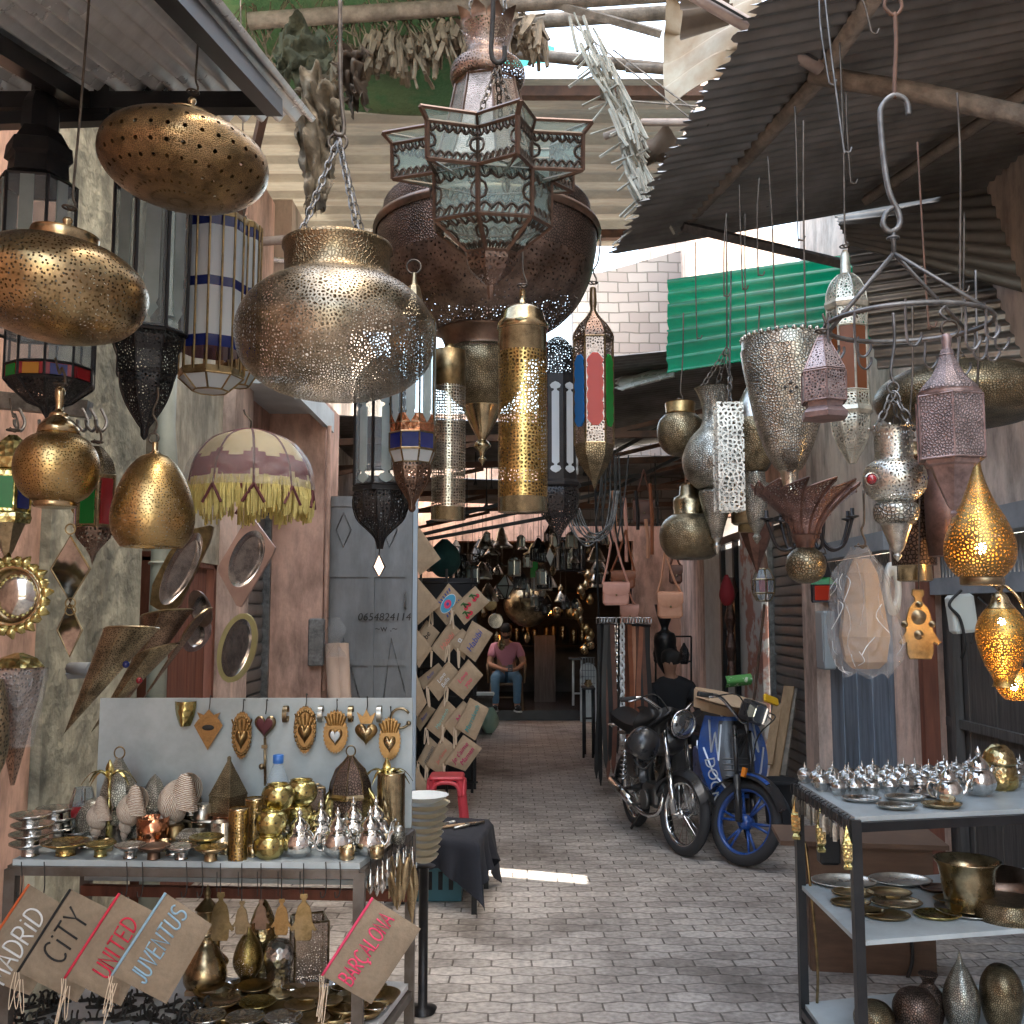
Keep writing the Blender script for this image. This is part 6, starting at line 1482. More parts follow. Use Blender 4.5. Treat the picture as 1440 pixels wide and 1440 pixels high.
def palm(label,px,py,h,z=ZT,mt='brass_lime'):
    c=at(px,py,z); s=SZ(py,c.y); r=thing('palm_ornament',label,'ornament',c); b=MB(); b.lathe([(14*s,0),(13*s,.006),(5*s,.02)],20,M.Translation(c)); b.tube([c,c+V((.004,0,h*.5*s)),c+V((0,0,h*s))],[.007,.006,.0055],8); b.build('trunk',mt,r)
    b=MB(); t_=c+V((0,0,h*s))
    for k in range(8):
        a=2*pi*k/8+.3; v=V((cos(a),sin(a)*.7,0)); L=38*s
        def fn(u,w,v=v): 
            p=t_+v*(L*w)+V((0,0,14*s*sin(pi*w*.9)-12*s*w*w)); q=v.cross(V((0,0,1))); return p+q*((u-.5)*9*s*sin(pi*min(.97,w*.9+.08)))+V((0,0,-3*s*abs(u-.5)))
        b.grid(fn,4,8)
    def f2(u,w): return t_+V(((u-.5)*12*s*sin(pi*min(.97,w*.9+.1)),-.004*cos(pi*(u-.5)),26*s*w))
    b.grid(f2,4,6); b.build('fronds',mt,r)
    return r
palm('brass palm tree ornament between the seashells at left',150,1188,92)
palm('pale brass palm tree ornament before the tall tube vase',543,1168,82)
# seashells: spiral horn standing on the mouth
def shell(label,px,py,h,w,lean,fl=1):
    c=at(px,py); s=SZ(py,c.y); r=thing('seashell',label,'seashell',c); b=MB(); h*=s; w*=s
    ax=V((sin(lean),0,cos(lean))); e1=V((cos(lean),0,-sin(lean))); e2=V((0,1,0))
    def fn(u,v):
        th=4.6*2*pi*v; q=math.exp(-.085*th); a=2*pi*u; big=w*.36*q*(1+.10*max(0,sin(th*3.2))*(.4+cos(a)))
        ctr=c+ax*(h*(.02+.56*(1-(1-q)**1.0*1.0)+.08*q)); d_=e1*(cos(th)*fl)+e2*sin(th)
        return ctr+d_*(w*.20*q+big*cos(a)*.95)+ax*(big*1.25*sin(a)+h*.06*q)
    b.grid(fn,20,190,uv=(1.2,9))
    def lip(u,v):      # flared body whorl closing upward to a blunt siphon
        a=-.5*pi+2*pi*u; q=1-v; return c+ax*(h*(.50+.44*v))+e1*(fl*w*(.18*q+.06)+w*.34*cos(a)*(q**.38)*(1+.08*sin(9*a)))+e2*(w*.30*sin(a)*(q**.38))
    b.grid(lip,24,12,uv=(1.2,.7))
    b.build('whorls','shell',r)
    return r
shell('small pointed seashell standing left of the palm ornament',133,1190,74,36,.05)
shell('middle spiky seashell standing right of the palm ornament',172,1190,92,42,.15)
shell('largest striped seashell standing behind the copper cup',228,1184,106,58,.28)
# faceted red and clear glass lanterns behind the shells
for px,l in ((118,'red and clear lozenge glass lantern behind the small seashell'),(196,'red and clear lozenge glass lantern between the two larger seashells'),(246,'red and clear lozenge glass lantern right of the largest seashell')):
    stand('glass_lantern',l,'lantern',px,1172,[('lower_panes','glass_clear',[(14,0),(19,28)],dict(n=6,frame=(1,'silver'))),('red_band','glass_ruby',[(19,28),(21,36),(19,44)],dict(n=6,frame=(1,'silver'))),('upper_panes','glass_clear',[(19,44),(12,68)],dict(n=6,frame=(1,'silver')))])
stand('copper_cup','hammered bright copper cup on the left table','cup',214,1190,[('cup','copper_bright',[(17,0),(20,4),(22,22),(22,40),(20,40),(19,8),(0,4)],dict(hard=1)),])
stand('silver_cup','small silver cup left of the copper cup','cup',166,1186,[('cup','silver',[(13,0),(13,27),(12,27),(11,3),(0,3)],dict(hard=1))])
stand('tin_can','silver can standing on the flat lid of the pan','can',284,1158,[('can','silver',[(11,0),(12,2),(12,27),(11,27)],dict(hard=1))],z=ZT+.05)
stand('pan','wide silver pan with flat brim behind the brass dishes','pan',298,1176,[('pan','silver',[(26,0),(28,3),(28,24),(46,27),(46,29),(26,28),(0,28)],dict(hard=1))])
stand('metal_jar','plain tin jar right of the pan','jar',311,1190,[('jar','silver',[(15,0),(15,34),(14,34),(13,2),(0,2)],dict(hard=1))])
stand('silver_box','small etched silver box with a lid left of the tin jar','box',270,1192,[('box','silver_etch',[(24,0),(25,16)],dict(n=4,rot=45)),('lid','silver_etch',[(26,16),(20,24),(0,27)],dict(n=4,rot=45))])
stand('brass_jar','short brass jar behind the silver box','jar',246,1186,[('jar','brass_dull',[(11,0),(12,3),(12,24),(9,26)],dict(hard=1))])
for px,py,h,l in ((334,1208,70,'tall pierced brass mesh cup at the front of the table'),(357,1196,72,'second pierced brass mesh cup just behind the front one')):
    stand('mesh_cup',l,'cup',px,py,[('mesh','brass_cyl',[(14,0),(14,h)],dict(hard=1,cap=False)),('inner_wall','old_bronze_plain',[(12.5,1),(12.5,h-1)],dict(hard=1)),('rims','brass',[(14.6,h-2),(14.8,h),(14,h+.5)],dict(hard=1,cap=False))])
def potp(label,px,py,lift=0,k=1):
    c=at(px,py); s=SZ(py,c.y); c.z+=lift*s; r=thing('brass_pot',label,'pot',c); s*=k; b=MB(); b.lathe(smooth_prof([(14*s,0),(20*s,6*s),(23*s,17*s),(20*s,28*s),(15*s,32*s),(16*s,34*s),(13*s,33*s),(12*s,28*s),(0,20*s)],3),30,M.Translation(c)); b.build('bowl','brass_lime',r)
    b=MB()
    for i in range(12): a=2*pi*i/12; b.ball(c+V((22.5*s*cos(a),22.5*s*sin(a),19*s)),1.2*s,6)
    b.build('pierced_dots','iron_matte',r); return r
potp('hammered brass pot at the foot of the front pile',378,1206)
potp('hammered brass pot in the middle of the front pile',380,1206,32)
potp('hammered brass pot on top of the front pile',389,1200,62)
potp('hammered brass pot on top of the rear pile',422,1190,58)
potp('hammered brass pot at mid height of the rear pile',418,1190,28,.95)
potp('hammered brass pot at the foot of the rear pile beside the teapots',440,1186,10,.95)
# crowded small goods
def scatter(name,label,cat,group,parts,spots,z=ZT):
    r=stand(name,label,cat,spots[0][0],spots[0][1],parts,z,group)
    for px,py in spots[1:]: dup(r,at(px,py,z),random.uniform(0,6),random.uniform(.85,1.15))
scatter('brass_cup','small brass cup in the crowded middle of the left table','cup','small brass cups crowding the left table',[('cup','brass',[(8,0),(9,2),(10,15),(9,15),(7,3),(0,3)],dict(hard=1))],[(150,1196),(232,1196),(262,1196),(188,1194),(318,1200),(300,1190),(276,1184),(236,1178),(356,1204),(404,1192),(540,1190),(556,1176),(504,1196),(530,1206),(488,1208)])
scatter('silver_jar','little etched silver jar with domed lid on the left table','jar','little silver jars crowding the left table',[('jar','silver_etch',[(8,0),(11,6),(11,16),(8,19)]),('lid','silver',[(8,19),(9,20),(6,26),(1,28),(1.5,31),(0,32)])],[(198,1188),(282,1170),(254,1172),(330,1180),(350,1172),(366,1180),(146,1172),(410,1172),(452,1172),(514,1172),(536,1176),(560,1186),(92,1178),(126,1172)])
scatter('footed_dish','low engraved metal dish among the jars of the left table','dish','low engraved dishes crowding the left table',[('dish','silver_hammered',[(10,0),(9,6),(20,11),(20,12),(8,8),(0,8)],dict(hard=1))],[(120,1192),(158,1182),(206,1196),(244,1202),(330,1168),(110,1180)])
scatter('brass_lantern','tiny pierced brass lantern at the back of the left table','lantern','tiny brass lanterns at the back of the left table',[('body','brass_cyl',[(9,0),(9,24)],dict(n=6)),('roof','brass_dull',[(10,24),(4,36),(2,42),(0,43)],dict(n=6))],[(298,1160),(352,1156),(372,1164),(408,1154),(466,1154),(520,1158),(248,1156)])
scatter('metal_dish','shallow engraved dish on the front of the lower shelf','dish','shallow dishes at the front of the lower shelf',[('dish','brass_dull',[(0,4),(18,5),(26,12),(27,12),(19,2),(0,0)],dict(hard=1))],[(330,1406),(394,1406),(388,1428),(330,1452),(384,1456),(316,1436),(454,1440),(476,1404),(500,1412),(488,1426),(520,1398),(512,1430),(300,1404),(470,1438),(534,1410)],ZB)
scatter('silver_dish','small bright silver dish on the lower shelf','dish','small bright silver dishes on the lower shelf',[('dish','silver_shiny',[(0,3),(12,4),(17,9),(18,9),(12,1),(0,0)],dict(hard=1))],[(412,1394),(336,1394),(280,1420),(350,1436),(410,1436),(484,1396),(508,1388),(528,1422),(496,1440)],ZB)
# teapots
def teapot(label,c,s,mt='silver_shiny',rz=0,group=None):
    r=thing('teapot',label,'teapot',c,group); X=M.Translation(c)
    b=MB(); b.lathe(smooth_prof([(11*s,0),(13*s,2*s),(20*s,10*s),(22*s,20*s),(18*s,31*s),(13*s,36*s),(14*s,38*s)],4),28,X,flute=(10,.04)); b.build('body',mt,r)
    b=MB(); b.lathe(smooth_prof([(14*s,38*s),(14*s,40*s),(11*s,46*s),(5*s,52*s),(3*s,54*s)],3),24,X); bb=b.build('lid',mt,r)
    b=MB(); b.lathe(smooth_prof([(2*s,53*s),(3.5*s,57*s),(4*s,60*s),(2*s,64*s),(0,68*s)],3),12,X); b.build('finial',mt,r)
    b=MB(); b.tube(bez([X@V((19*s,0,12*s)),X@V((28*s,0,18*s)),X@V((31*s,0,30*s)),X@V((37*s,0,37*s))],5),4.5*s,8,taper=.45); b.build('spout',mt,r)
    b=MB(); b.tube(bez([X@V((-18*s,0,32*s)),X@V((-29*s,0,34*s)),X@V((-33*s,0,24*s)),X@V((-28*s,0,12*s)),X@V((-20*s,0,9*s))],5),1.8*s,6); b.build('handle',mt,r)
    r.rotation_euler.z=rz; return r
TP=[(420,1204,'shiny silver teapot at the left end of the teapot rows',.0),(474,1204,'shiny silver teapot in the middle of the front row',.4),(520,1202,'shiny silver teapot at the right end of the front row',-.3),(450,1190,'silver teapot behind the left gap of the front row',.5),(496,1186,'silver teapot in the rear row before the leaning plate',.2),(528,1184,'tall lidded silver teapot at the right of the rear row',-.5),(476,1178,'silver teapot farthest back against the leaning plate',.9)]
c0=at(TP[0][0],TP[0][1]); tp=teapot(TP[0][2],c0,SZ(1204,c0.y),rz=-.2,group='silver teapots on the left table')
for px,py,l,rz in TP[1:]: dup(tp,at(px,py),rz,1.0,l)
# inner shelf goods
stand('brass_ewer','brass ewer with pointed lid on the lower shelf','ewer',288,1392,[('body','brass',[(22,0),(30,14),(28,34),(18,54),(11,66),(11,74)]),('neck','brass',[(14,74),(15,84),(14,108),(16,110)],dict(hard=1)),('lid','brass_dull',[(17,110),(10,118),(4,126),(5,132),(2,140),(0,144)])],z=ZB)
stand('brass_candlestick','brass candlestick vase before the ewer','candlestick',302,1386,[('body','brass_plain',[(14,0),(11,10),(9,16),(17,28),(18,34),(9,44),(6,50),(6,66)])],z=ZB)
stand('pierced_egg_lamp','pierced brass egg lamp on the lower shelf','lamp',348,1388,[('egg','glow_brass_fine',[(10,12),(19,26),(21,40),(16,58),(6,74),(2,84)]),('foot','brass_dull',[(10,0),(9,4),(11,12)])],z=ZB)
stand('pierced_egg_lamp','bigger golden egg lamp behind the hanging hands','lamp',368,1372,[('egg','brass_hammered',[(10,8),(20,26),(22,50),(16,78),(6,100),(0,104)]),('foot','brass_dull',[(11,0),(10,8)])],z=ZB)
stand('bust','hammered silver bust with round head on the lower shelf','bust',391,1392,[('bust','silver_hammered',[(14,0),(16,8),(17,20),(19,34),(21,46),(18,60),(10,68),(0,70)])],z=ZB)
boxlantern('pierced square bronze lantern at the right of the lower shelf',434,1378,46,84,'copper_panel',ZB,20)
b=MB(); a=at(262,1398,ZB); e=at(450,1392,ZB); a.z+=.01;e.z+=.01; bar(b,a,e,.06,.012); one(b,'wooden_strip','raw_wood','thin wooden strip under the goods on the lower shelf','strip',(a+e)/2)
GP='shallow metal dishes on the lower shelf'
for k,(px,py,w,mt,l) in enumerate(((358,1396,25,'brass_dull','brass dish farthest back on the lower shelf'),(312,1418,26,'brass','brass dish behind the two silver dishes'),(362,1420,26,'brass_lime','engraved brass dish at the middle of the lower shelf'),(434,1408,25,'brass_dull','thick brass dish by the corner pouch'),(424,1424,25,'brass_dull','brass dish before the thick one by the corner pouch'),(462,1418,20,'brass_dull','half hidden brass dish under the corner pouch'),(290,1440,27,'silver_hammered','silver dish at the front left of the lower shelf'),(344,1442,27,'silver_hammered','silver dish at the front middle of the lower shelf'),(398,1442,27,'silver_hammered','silver dish at the front right of the lower shelf'),(440,1444,24,'brass_dull','brass dish at the very front right of the lower shelf'))):
    footdish(l,px,py+6,w,mt,ZB,group=GP)
# iron wall hooks lying on the lower shelf
rr=random.Random(11); first=None
def wallhook(c,label,group):
    r=thing('wall_hook',label,'hook',c,group); b=MB(); b.plate([(-.03,-.008),(.03,-.008),(.036,0),(.03,.008),(-.03,.008),(-.036,0)],.004,M.Translation(c+V((0,0,.003)))@M.Rotation(pi/2,4,'X')); b.build('back_plate','iron_matte',r)
    b=MB(); b.tube(bez([c+V((0,0,.004)),c+V((.0,-.012,.012)),c+V((.004,-.01,.032)),c+V((.014,-.004,.038)),c+V((.018,0,.03))],5),.0035,5); b.tube(bez([c+V((-.024,0,.004)),c+V((-.03,.008,.016)),c+V((-.034,.004,.024))],4),.003,5); b.build('hook_arm','iron_matte',r); return r
for k in range(70):
    px=rr.uniform(12,290); py=rr.uniform(1402,1462)
    if px>265 and py<1420: continue
    c=at(px,py,ZB); c.z+=.002+.006*(k%3)
    if first is None: first=wallhook(c,'black iron wall hook among those strewn over the lower left shelf','black iron hooks strewn on the lower shelf')
    else: dup(first,c,rr.uniform(0,6.28),rr.uniform(.8,1.25))
# silver and brass pendants hanging at the right edge of the table
G1='pendants hanging in a bunch at the right table edge'; first=None
for k in range(26):
    t_=k/25; c=at(512+62*t_,1208-50*t_); c.x+=.012+.02*rr.random(); c.z-=.03; ln=.06+.03*rr.random()
    if k%2==0:
        if first is None:
            first=thing('charm','bunch charm of shiny metal hanging from the right table edge','charm',c,G1); b=MB(); b.lathe(smooth_prof([(0,-.075),(.006,-.066),(.011,-.05),(.007,-.03),(.003,-.012),(.002,0)],3),10,M.Translation(c)); b.build('drop','silver_shiny',first); b=MB(); b.tube([c,c+V((0,0,.03))],.0015,4); b.build('loop','iron_matte',first); 
        else: dup(first,c,rr.uniform(0,3),(1,1,rr.uniform(.8,1.5)))
G2='brass leaf pendants in a bunch at the right table corner'; first=None
for k in range(16):
    c=P(rr.uniform(545,584),rr.uniform(1195,1235),3.15+.3*rr.random())
    if first is None:
        first=thing('leaf_pendant','long brass leaf pendant in the bunch at the table corner','pendant',c,G2); b=MB(); b.grid(lambda u,v:c+V(((u-.5)*.026*sin(pi*min(.98,v*.9+.06)),-.004*cos(pi*(u-.5))+.02*v*v,-.13*v)),4,8); b.build('leaf','brass',first); b=MB(); b.tube([c,c+V((0,0,.04))],.0015,4); b.build('loop','iron_matte',first)
    else: dup(first,c,rr.uniform(-1.,1.),(1,1,rr.uniform(.7,1.2)))
# boxes on rear shelf
c0=(BL+BR_)/2
for f,w,h,mt,l in ((.18,.1,.02,'silver_hammered','flat silver dish on the rear shelf behind the hooks'),(.34,.16,.03,'brass_dull','flat brass plate on the rear shelf'),(.62,.1,.05,'brass_lime','small brass box at the middle of the rear shelf'),(.86,.13,.06,'copper_etch','small copper box at the right of the rear shelf')):
    p=BL*(1-f)+BR_*f; b=MB(); b.lathe([(w*.4,.706),(w*.5,.706+h*.5),(w*.5,.706+h),(w*.44,.706+h)],20,M.Translation((p.x,p.y+.1,0))); one(b,'metal_dish',mt,l,'dish',(p.x,p.y+.1,.706))
# ---------- stack of shallow bowls behind the table
dz=4.3; base=P(598,1212,dz); s=SZ(1180,dz); GS='stacked pale brass bowls behind the left table'
for k in range(9):
    y=1212-k*10.5; w=20+2.3*k if k<8 else 34; c=P(596,y,dz); b=MB(); w=w*s
    b.lathe([(w*.5,0),(w*.9,.018),(w,.030),(w*1.04,.031),(w*.98,.028),(w*.5,.006)],40,M.Translation(c)); one(b,'stacked_bowl','cream_ware' if k<8 else 'white_paint',['lowest bowl','second bowl','third bowl','fourth bowl','fifth bowl','sixth bowl','seventh bowl','eighth bowl','topmost white rimmed bowl'][k]+' of the tall pale stack behind the left table','bowl',c,GS)
b=MB(); c=P(596,1218,dz); b.lathe([(.05,-c.z),(.06,-c.z+.02),(.02,-c.z+.03),(.02,0),(.05,.002)],20,M.Translation(c)); one(b,'stack_stand','iron','slim black stand under the stack of pale bowls','stand',(c.x,c.y,0))
# ================================================================ right rack
ZR=.98; ZM=.585; ZL=.14
NL,NR,FRr,FLr=at(1202,1148,ZR),at(1620,1128,ZR),at(1580,1078,ZR),at(1122,1099,ZR)
rk=thing('rack','black steel rack with three white shelves at right','rack',((NL.x+FRr.x)/2,(NL.y+FRr.y)/2,0))
Q4=[NL,NR,FRr,FLr]
slab(Q4,ZR-.002,.016,'top_shelf','white_board',rk); slab(Q4,ZM,.016,'middle_shelf','white_board',rk); slab(Q4,ZL,.016,'bottom_shelf','white_board',rk)
for z in (ZR-.034,ZL-.032):
    b=MB()
    for i in range(4): a,c=Q4[i].copy(),Q4[(i+1)%4].copy(); a.z=c.z=z; bar(b,a,c,.03,.03)
    b.build('edge_rail','black_frame',rk)
for c in Q4:
    b=MB(); b.box((c.x,c.y,ZR/2+.03),(.032,.032,ZR-.08)); b.build('post','black_frame',rk)
    b=MB(); b.lathe([(.0,-.011),(.028,-.011),(.032,-.006),(.032,.006),(.028,.011),(0,.011)],18,M.Translation((c.x+.01,c.y,.032))@M.Rotation(pi/2,4,'X')); b.build('caster','iron_matte',rk)
G3='small domed silver bowls in rows on the right rack'; first=None
def minibowl(c,s):
    r=thing('lidded_bowl','small domed silver lidded bowl in the rows on the right rack','bowl',c,G3)
    b=MB(); b.lathe([(8*s,0),(9*s,1*s),(12*s,9*s),(12*s,12*s),(14*s,13*s),(14*s,14*s)],22,M.Translation(c)); b.build('bowl','silver_hammered',r)
    b=MB(); b.lathe(smooth_prof([(13.5*s,14*s),(12.5*s,19*s),(8*s,24*s),(2*s,26*s),(2.4*s,28*s),(1.2*s,31*s),(0.6*s,36*s),(0,37*s)],3),22,M.Translation(c)); b.build('lid','silver_hammered',r); return r
def rackpt(u,v): return (NL*(1-u)+NR*u)*(1-v)+(FLr*(1-u)+FRr*u)*v
for row,(v,u0,u1,n) in enumerate(((.95,.015,.66,17),(.82,.03,.64,16),(.68,.02,.62,15),(.53,.05,.60,12))):
    for k in range(n):
        c=rackpt(u0+(u1-u0)*k/(n-1)+rr.uniform(-.006,.006),v+rr.uniform(-.02,.02)); c.z=ZR
        if first is None: first=minibowl(c,.0022)
        else: dup(first,c,rr.uniform(0,6),rr.uniform(.92,1.06))
for u,v,w,mt,l in ((.09,.36,.055,'silver_hammered','flat silver tray at the corner of the rack top'),(.22,.34,.058,'silver','second flat silver tray on the rack top'),(.33,.40,.07,'tray_inner','wide flat tray in the middle of the rack top'),(.16,.14,.055,'silver','silver tray at the front edge of the rack top'),(.30,.12,.055,'brass','flat beaded brass tray at the front edge of the rack top')):
    c=rackpt(u,v); c.z=ZR; b=MB(); b.lathe([(0,.003),(w*.8,.003),(w*.9,.012),(w,.014),(w,.011),(w*.8,0),(0,0)],40,M.Translation(c),sx=1.25); one(b,'flat_tray',mt,l,'tray',c,'flat trays on the right rack top')
for u,v,rz,sc_,l in ((.335,.2,0,1.0,'silver teapot at the front of the right rack'),(.46,.36,.6,1.2,'taller silver teapot behind the front one on the right rack')):
    c=rackpt(u,v); c.z=ZR; dup(tp,c,rz,sc_,l,'silver teapots on the right rack')
def rstand(name,label,cat,u,v,z,parts,kw={}):
    c=rackpt(u,v); c.z=z; r=thing(name,label,cat,c)
    for p in parts:
        o=p[3] if len(p)>3 else {}; b=MB(); q=p[2] if o.get('hard') else smooth_prof(p[2],4); b.lathe(q,o.get('n',32),M.Translation(c),flute=o.get('flute'),cap=o.get('cap',True)); b.build(p[0],p[1],r)
    return r
rstand('brass_jar','tall brass jar with domed lid at the right end of the rack top','jar',.545,.5,ZR,[('jar','brass_hammered',[(.05,0),(.065,.02),(.062,.07),(.055,.09)]),('lid','brass_hammered',[(.055,.09),(.062,.1),(.05,.14),(.025,.165),(0,.17)])])
rstand('brass_bucket','hammered brass bucket with flared rim on the middle shelf','bucket',.40,.30,ZM+.012,[('bucket','brass',[(.072,0),(.076,.004),(.086,.06),(.092,.11),(.10,.15),(.112,.165),(.114,.170),(.106,.168),(.088,.13),(.07,.012),(0,.01)],dict(hard=1,n=44))])
c=rackpt(.40,.30)
b=MB(); c.z=ZM; b.lathe([(0,.003),(.10,.003),(.115,.010),(.118,.012),(.118,.009),(.1,0),(0,0)],40,M.Translation(c)); one(b,'flat_tray','silver','round silver tray under the brass bucket','tray',c)
GT='oval metal trays on the middle rack shelf'
for px,py,w,h,mt,l in ((1187,1242,47,13,'silver','largest silver oval tray at the far corner of the middle shelf'),(1266,1240,44,11,'silver','silver oval tray at the back of the middle shelf'),(1200,1258,30,9,'brass_dull','brass oval tray under the hanging keys'),(1250,1258,32,9,'brass_dull','brass oval tray at the centre of the middle shelf'),(1261,1272,36,9,'brass','brass oval tray before the centre one'),(1196,1272,28,8,'brass_dull','small brass oval tray near the left rack post'),(1248,1290,32,9,'brass_dull','brass oval tray at the front left of the middle shelf'),(1318,1289,33,9,'brass_lime','brass oval tray at the front centre of the middle shelf'),(1323,1252,28,8,'copper','copper oval tray behind the bucket'),(1345,1268,32,9,'brass_dull','brass oval tray half hidden by the bucket'),(1220,1284,24,7,'brass_dull','small dark oval tray behind the front left one')):
    c=at(px,py,ZM); s=SZ(py,c.y); w*=s; b=MB(); b.lathe([(0,.004),(w*.82,.004),(w*.9,.010),(w*.97,.012),(w,.010),(w*.85,.0),(0,0)],44,M.Translation(c+V((0,0,.001))),sy=.8); one(b,'oval_tray',mt,l,'tray',c,GT)
c=at(1420,1292,ZM); b=MB(); b.lathe(smooth_prof([(.11,0),(.115,.02),(.1,.06),(.105,.065)],4),32,M.Translation(c),flute=(30,.03)); one(b,'woven_basket','old_bronze','dark woven basket cut by the right frame edge','basket',c)
c=at(1400,1262,ZM); b=MB(); b.lathe([(.12,0),(.14,.03),(.15,.09),(.145,.09),(.13,.02),(0,.01)],36,M.Translation(c)); one(b,'copper_basin','copper','dim copper basin behind the basket on the middle shelf','basin',c)
for px,py,pr,mt,l in ((1230,1462,[(16,0),(26,10),(28,26),(20,40),(8,46),(0,47)],'old_bronze','squat dark bronze pot at the left of the bottom shelf'),(1289,1462,[(20,0),(30,20),(31,40),(22,56),(12,62)],'copper_etch','round copper pot second on the bottom shelf'),(1308,1446,[(14,0),(20,20),(20,44),(12,56),(8,62),(13,72),(13,74)],'copper_etch','copper jug with flared mouth behind the round pot'),(1354,1460,[(14,0),(22,22),(25,44),(22,64),(12,86),(5,98),(2,110),(0,114)],'silver_etch','pointed silver teardrop pot on the bottom shelf'),(1411,1462,[(14,0),(24,22),(29,50),(26,74),(14,92),(0,96)],'old_bronze','dark bronze egg pot at the right of the bottom shelf')):
    c=at(px,min(py,1455),ZL); s=SZ(1440,c.y); b=MB(); b.lathe(smooth_prof([(a*s,h*s) for a,h in pr],4),36,M.Translation(c)); one(b,'metal_pot',mt,l,'pot',c)
# hooks, golden lantern charms and keys along the rack's left end
G4='small golden lantern charms on the left end of the right rack'; first=None
for px,py,l in ((1119,1118,'golden lantern charm at the far left end of the right rack'),(1153,1136,'golden lantern charm between the other two on the rack end'),(1190,1160,'golden lantern charm nearest the front rack post')):
    t_=(px-1119)/71; d=FLr.y*(1-t_)+NL.y*t_-.02; c=P(px,py,d); s=SZ(py,d)
    if first is None:
        first=thing('lantern_charm',l,'charm',c,G4); b=MB(); b.lathe([(0,0),(7*s,-24*s),(9*s,-26*s)],4,M.Translation(c),R(20),False); b.build('roof','brass_lime',first)
        b=MB(); b.lathe([(8.5*s,-26*s),(8.5*s,-48*s)],4,M.Translation(c),R(20),False); b.build('body','brass_hammered',first)
        b=MB(); b.lathe([(8*s,-48*s),(5*s,-52*s),(8*s,-56*s),(7*s,-60*s)],4,M.Translation(c),R(20),False); b.build('base','brass_lime',first)
        b=MB(); b.tube([c,c+V((0,0,.04))],.0015,4); b.build('loop','iron_matte',first); base_s=s
    else: dup(first,c,.3,s/base_s,l)
G5='key hooks in a row on the left end of the right rack'; first=None
for k in range(18):
    t_=k/17; c=FLr*(1-t_)+NL*t_; c=V((c.x-.022,c.y-.01,ZR-.02))
    if first is None:
        first=thing('key_hook','small dark hook with a metal key tag in the row on the rack end','hook',c,G5); b=MB(); b.tube(bez([c+V((.01,0,.02)),c+V((-.008,0,.012)),c+V((-.008,0,-.02)),c+V((0,0,-.026))],4),.002,4); b.build('hook','iron_matte',first)
        b=MB(); b.plate([(-.006,-.085),(.006,-.085),(.007,-.05),(.003,-.03),(-.003,-.03),(-.007,-.05)],.002,M.Translation(c)); b.build('tag','silver',first)
    else: dup(first,c,rr.uniform(-.5,.9),rr.uniform(.8,1.2))
b=MB(); pp=FLr.copy(); b.tube(bez([V((pp.x+.02,pp.y,.75)),V((pp.x+.03,pp.y-.02,.6)),V((pp.x+.05,pp.y-.02,.3)),V((pp.x+.05,pp.y,.14))]),.006,5); one(b,'tassel_cord','brass_dull','thin pale cord hanging down the far rack post','cord',pp)
# wooden box under the rack, ledge with cushion
r=thing('wooden_crate','open dark brown wooden box on the ground behind the rack','crate',(1.75,4.9,0)); a=at(1148,1300,.0)
c=PL(1255,1395,0); X=M.Translation((c.x,4.75,0))@M.Rotation(R(-8),4,'Z')
b=MB(); b.box((.0,0,.28),(.55,.02,.56),X); b.box((-.27,.16,.28),(.02,.3,.56),X); b.box((.27,.16,.28),(.02,.3,.56),X); b.box((0,.16,.01),(.53,.3,.02),X); b.build('crate_body','box_wood',r)
b=MB(); b.box((-.03,.15,.575),(.75,.36,.022),X); b.build('top_board','box_wood',r)
r=thing('wooden_ledge','low raw wood ledge with dark cushions before the blue door','bench',(1.95,6.3,0))
c=P(1240,1210,6.2); b=MB(); b.box((c.x,6.4,c.z),(.5,.4,.04)); b.box((c.x-.2,6.4,c.z/2),(.04,.3,c.z-.04)); b.box((c.x+.2,6.4,c.z/2),(.04,.3,c.z-.04)); b.build('bench_top','raw_wood',r)
c=P(1235,1196,6.1); b=MB(); b.ball(c,.16,18,sz=.3); one(b,'dark_cushion','cloth_dark','dark folded cloth on the low wood ledge','cushion',c)
c=P(1246,1180,6.15); b=MB(); b.ball(c,.15,18,sz=.28); one(b,'red_cushion','terracotta_cushion','dull red cushion on top of the dark cloth','cushion',c)
c=P(1282,1180,5.6); b=MB(); b.grid(lambda u,v:P(1276+12*u+4*sin(9*v),1148+58*v,5.75)+V((0,.02*sin(7*u+9*v),0)),8,16); one(b,'red_cloth','dark_red','dark red cloth hanging on the pink pillar by the rack','cloth',c)
c=P(1168,1290,4.5); b=MB(); b.box((c.x,4.5,.62),(.09,.07,.14),bev=.01); one(b,'black_box','black_frame','small black box on the wooden box under the rack','box',c)
b=MB(); b.tube(bez([P(1280,1310,4.7),P(1283,1350,4.7),P(1272,1385,4.7),P(1262,1393,4.7)]),.008,6); one(b,'cable','iron_matte','black cable curving down behind the rack','cable',P(1262,1393,4.7))
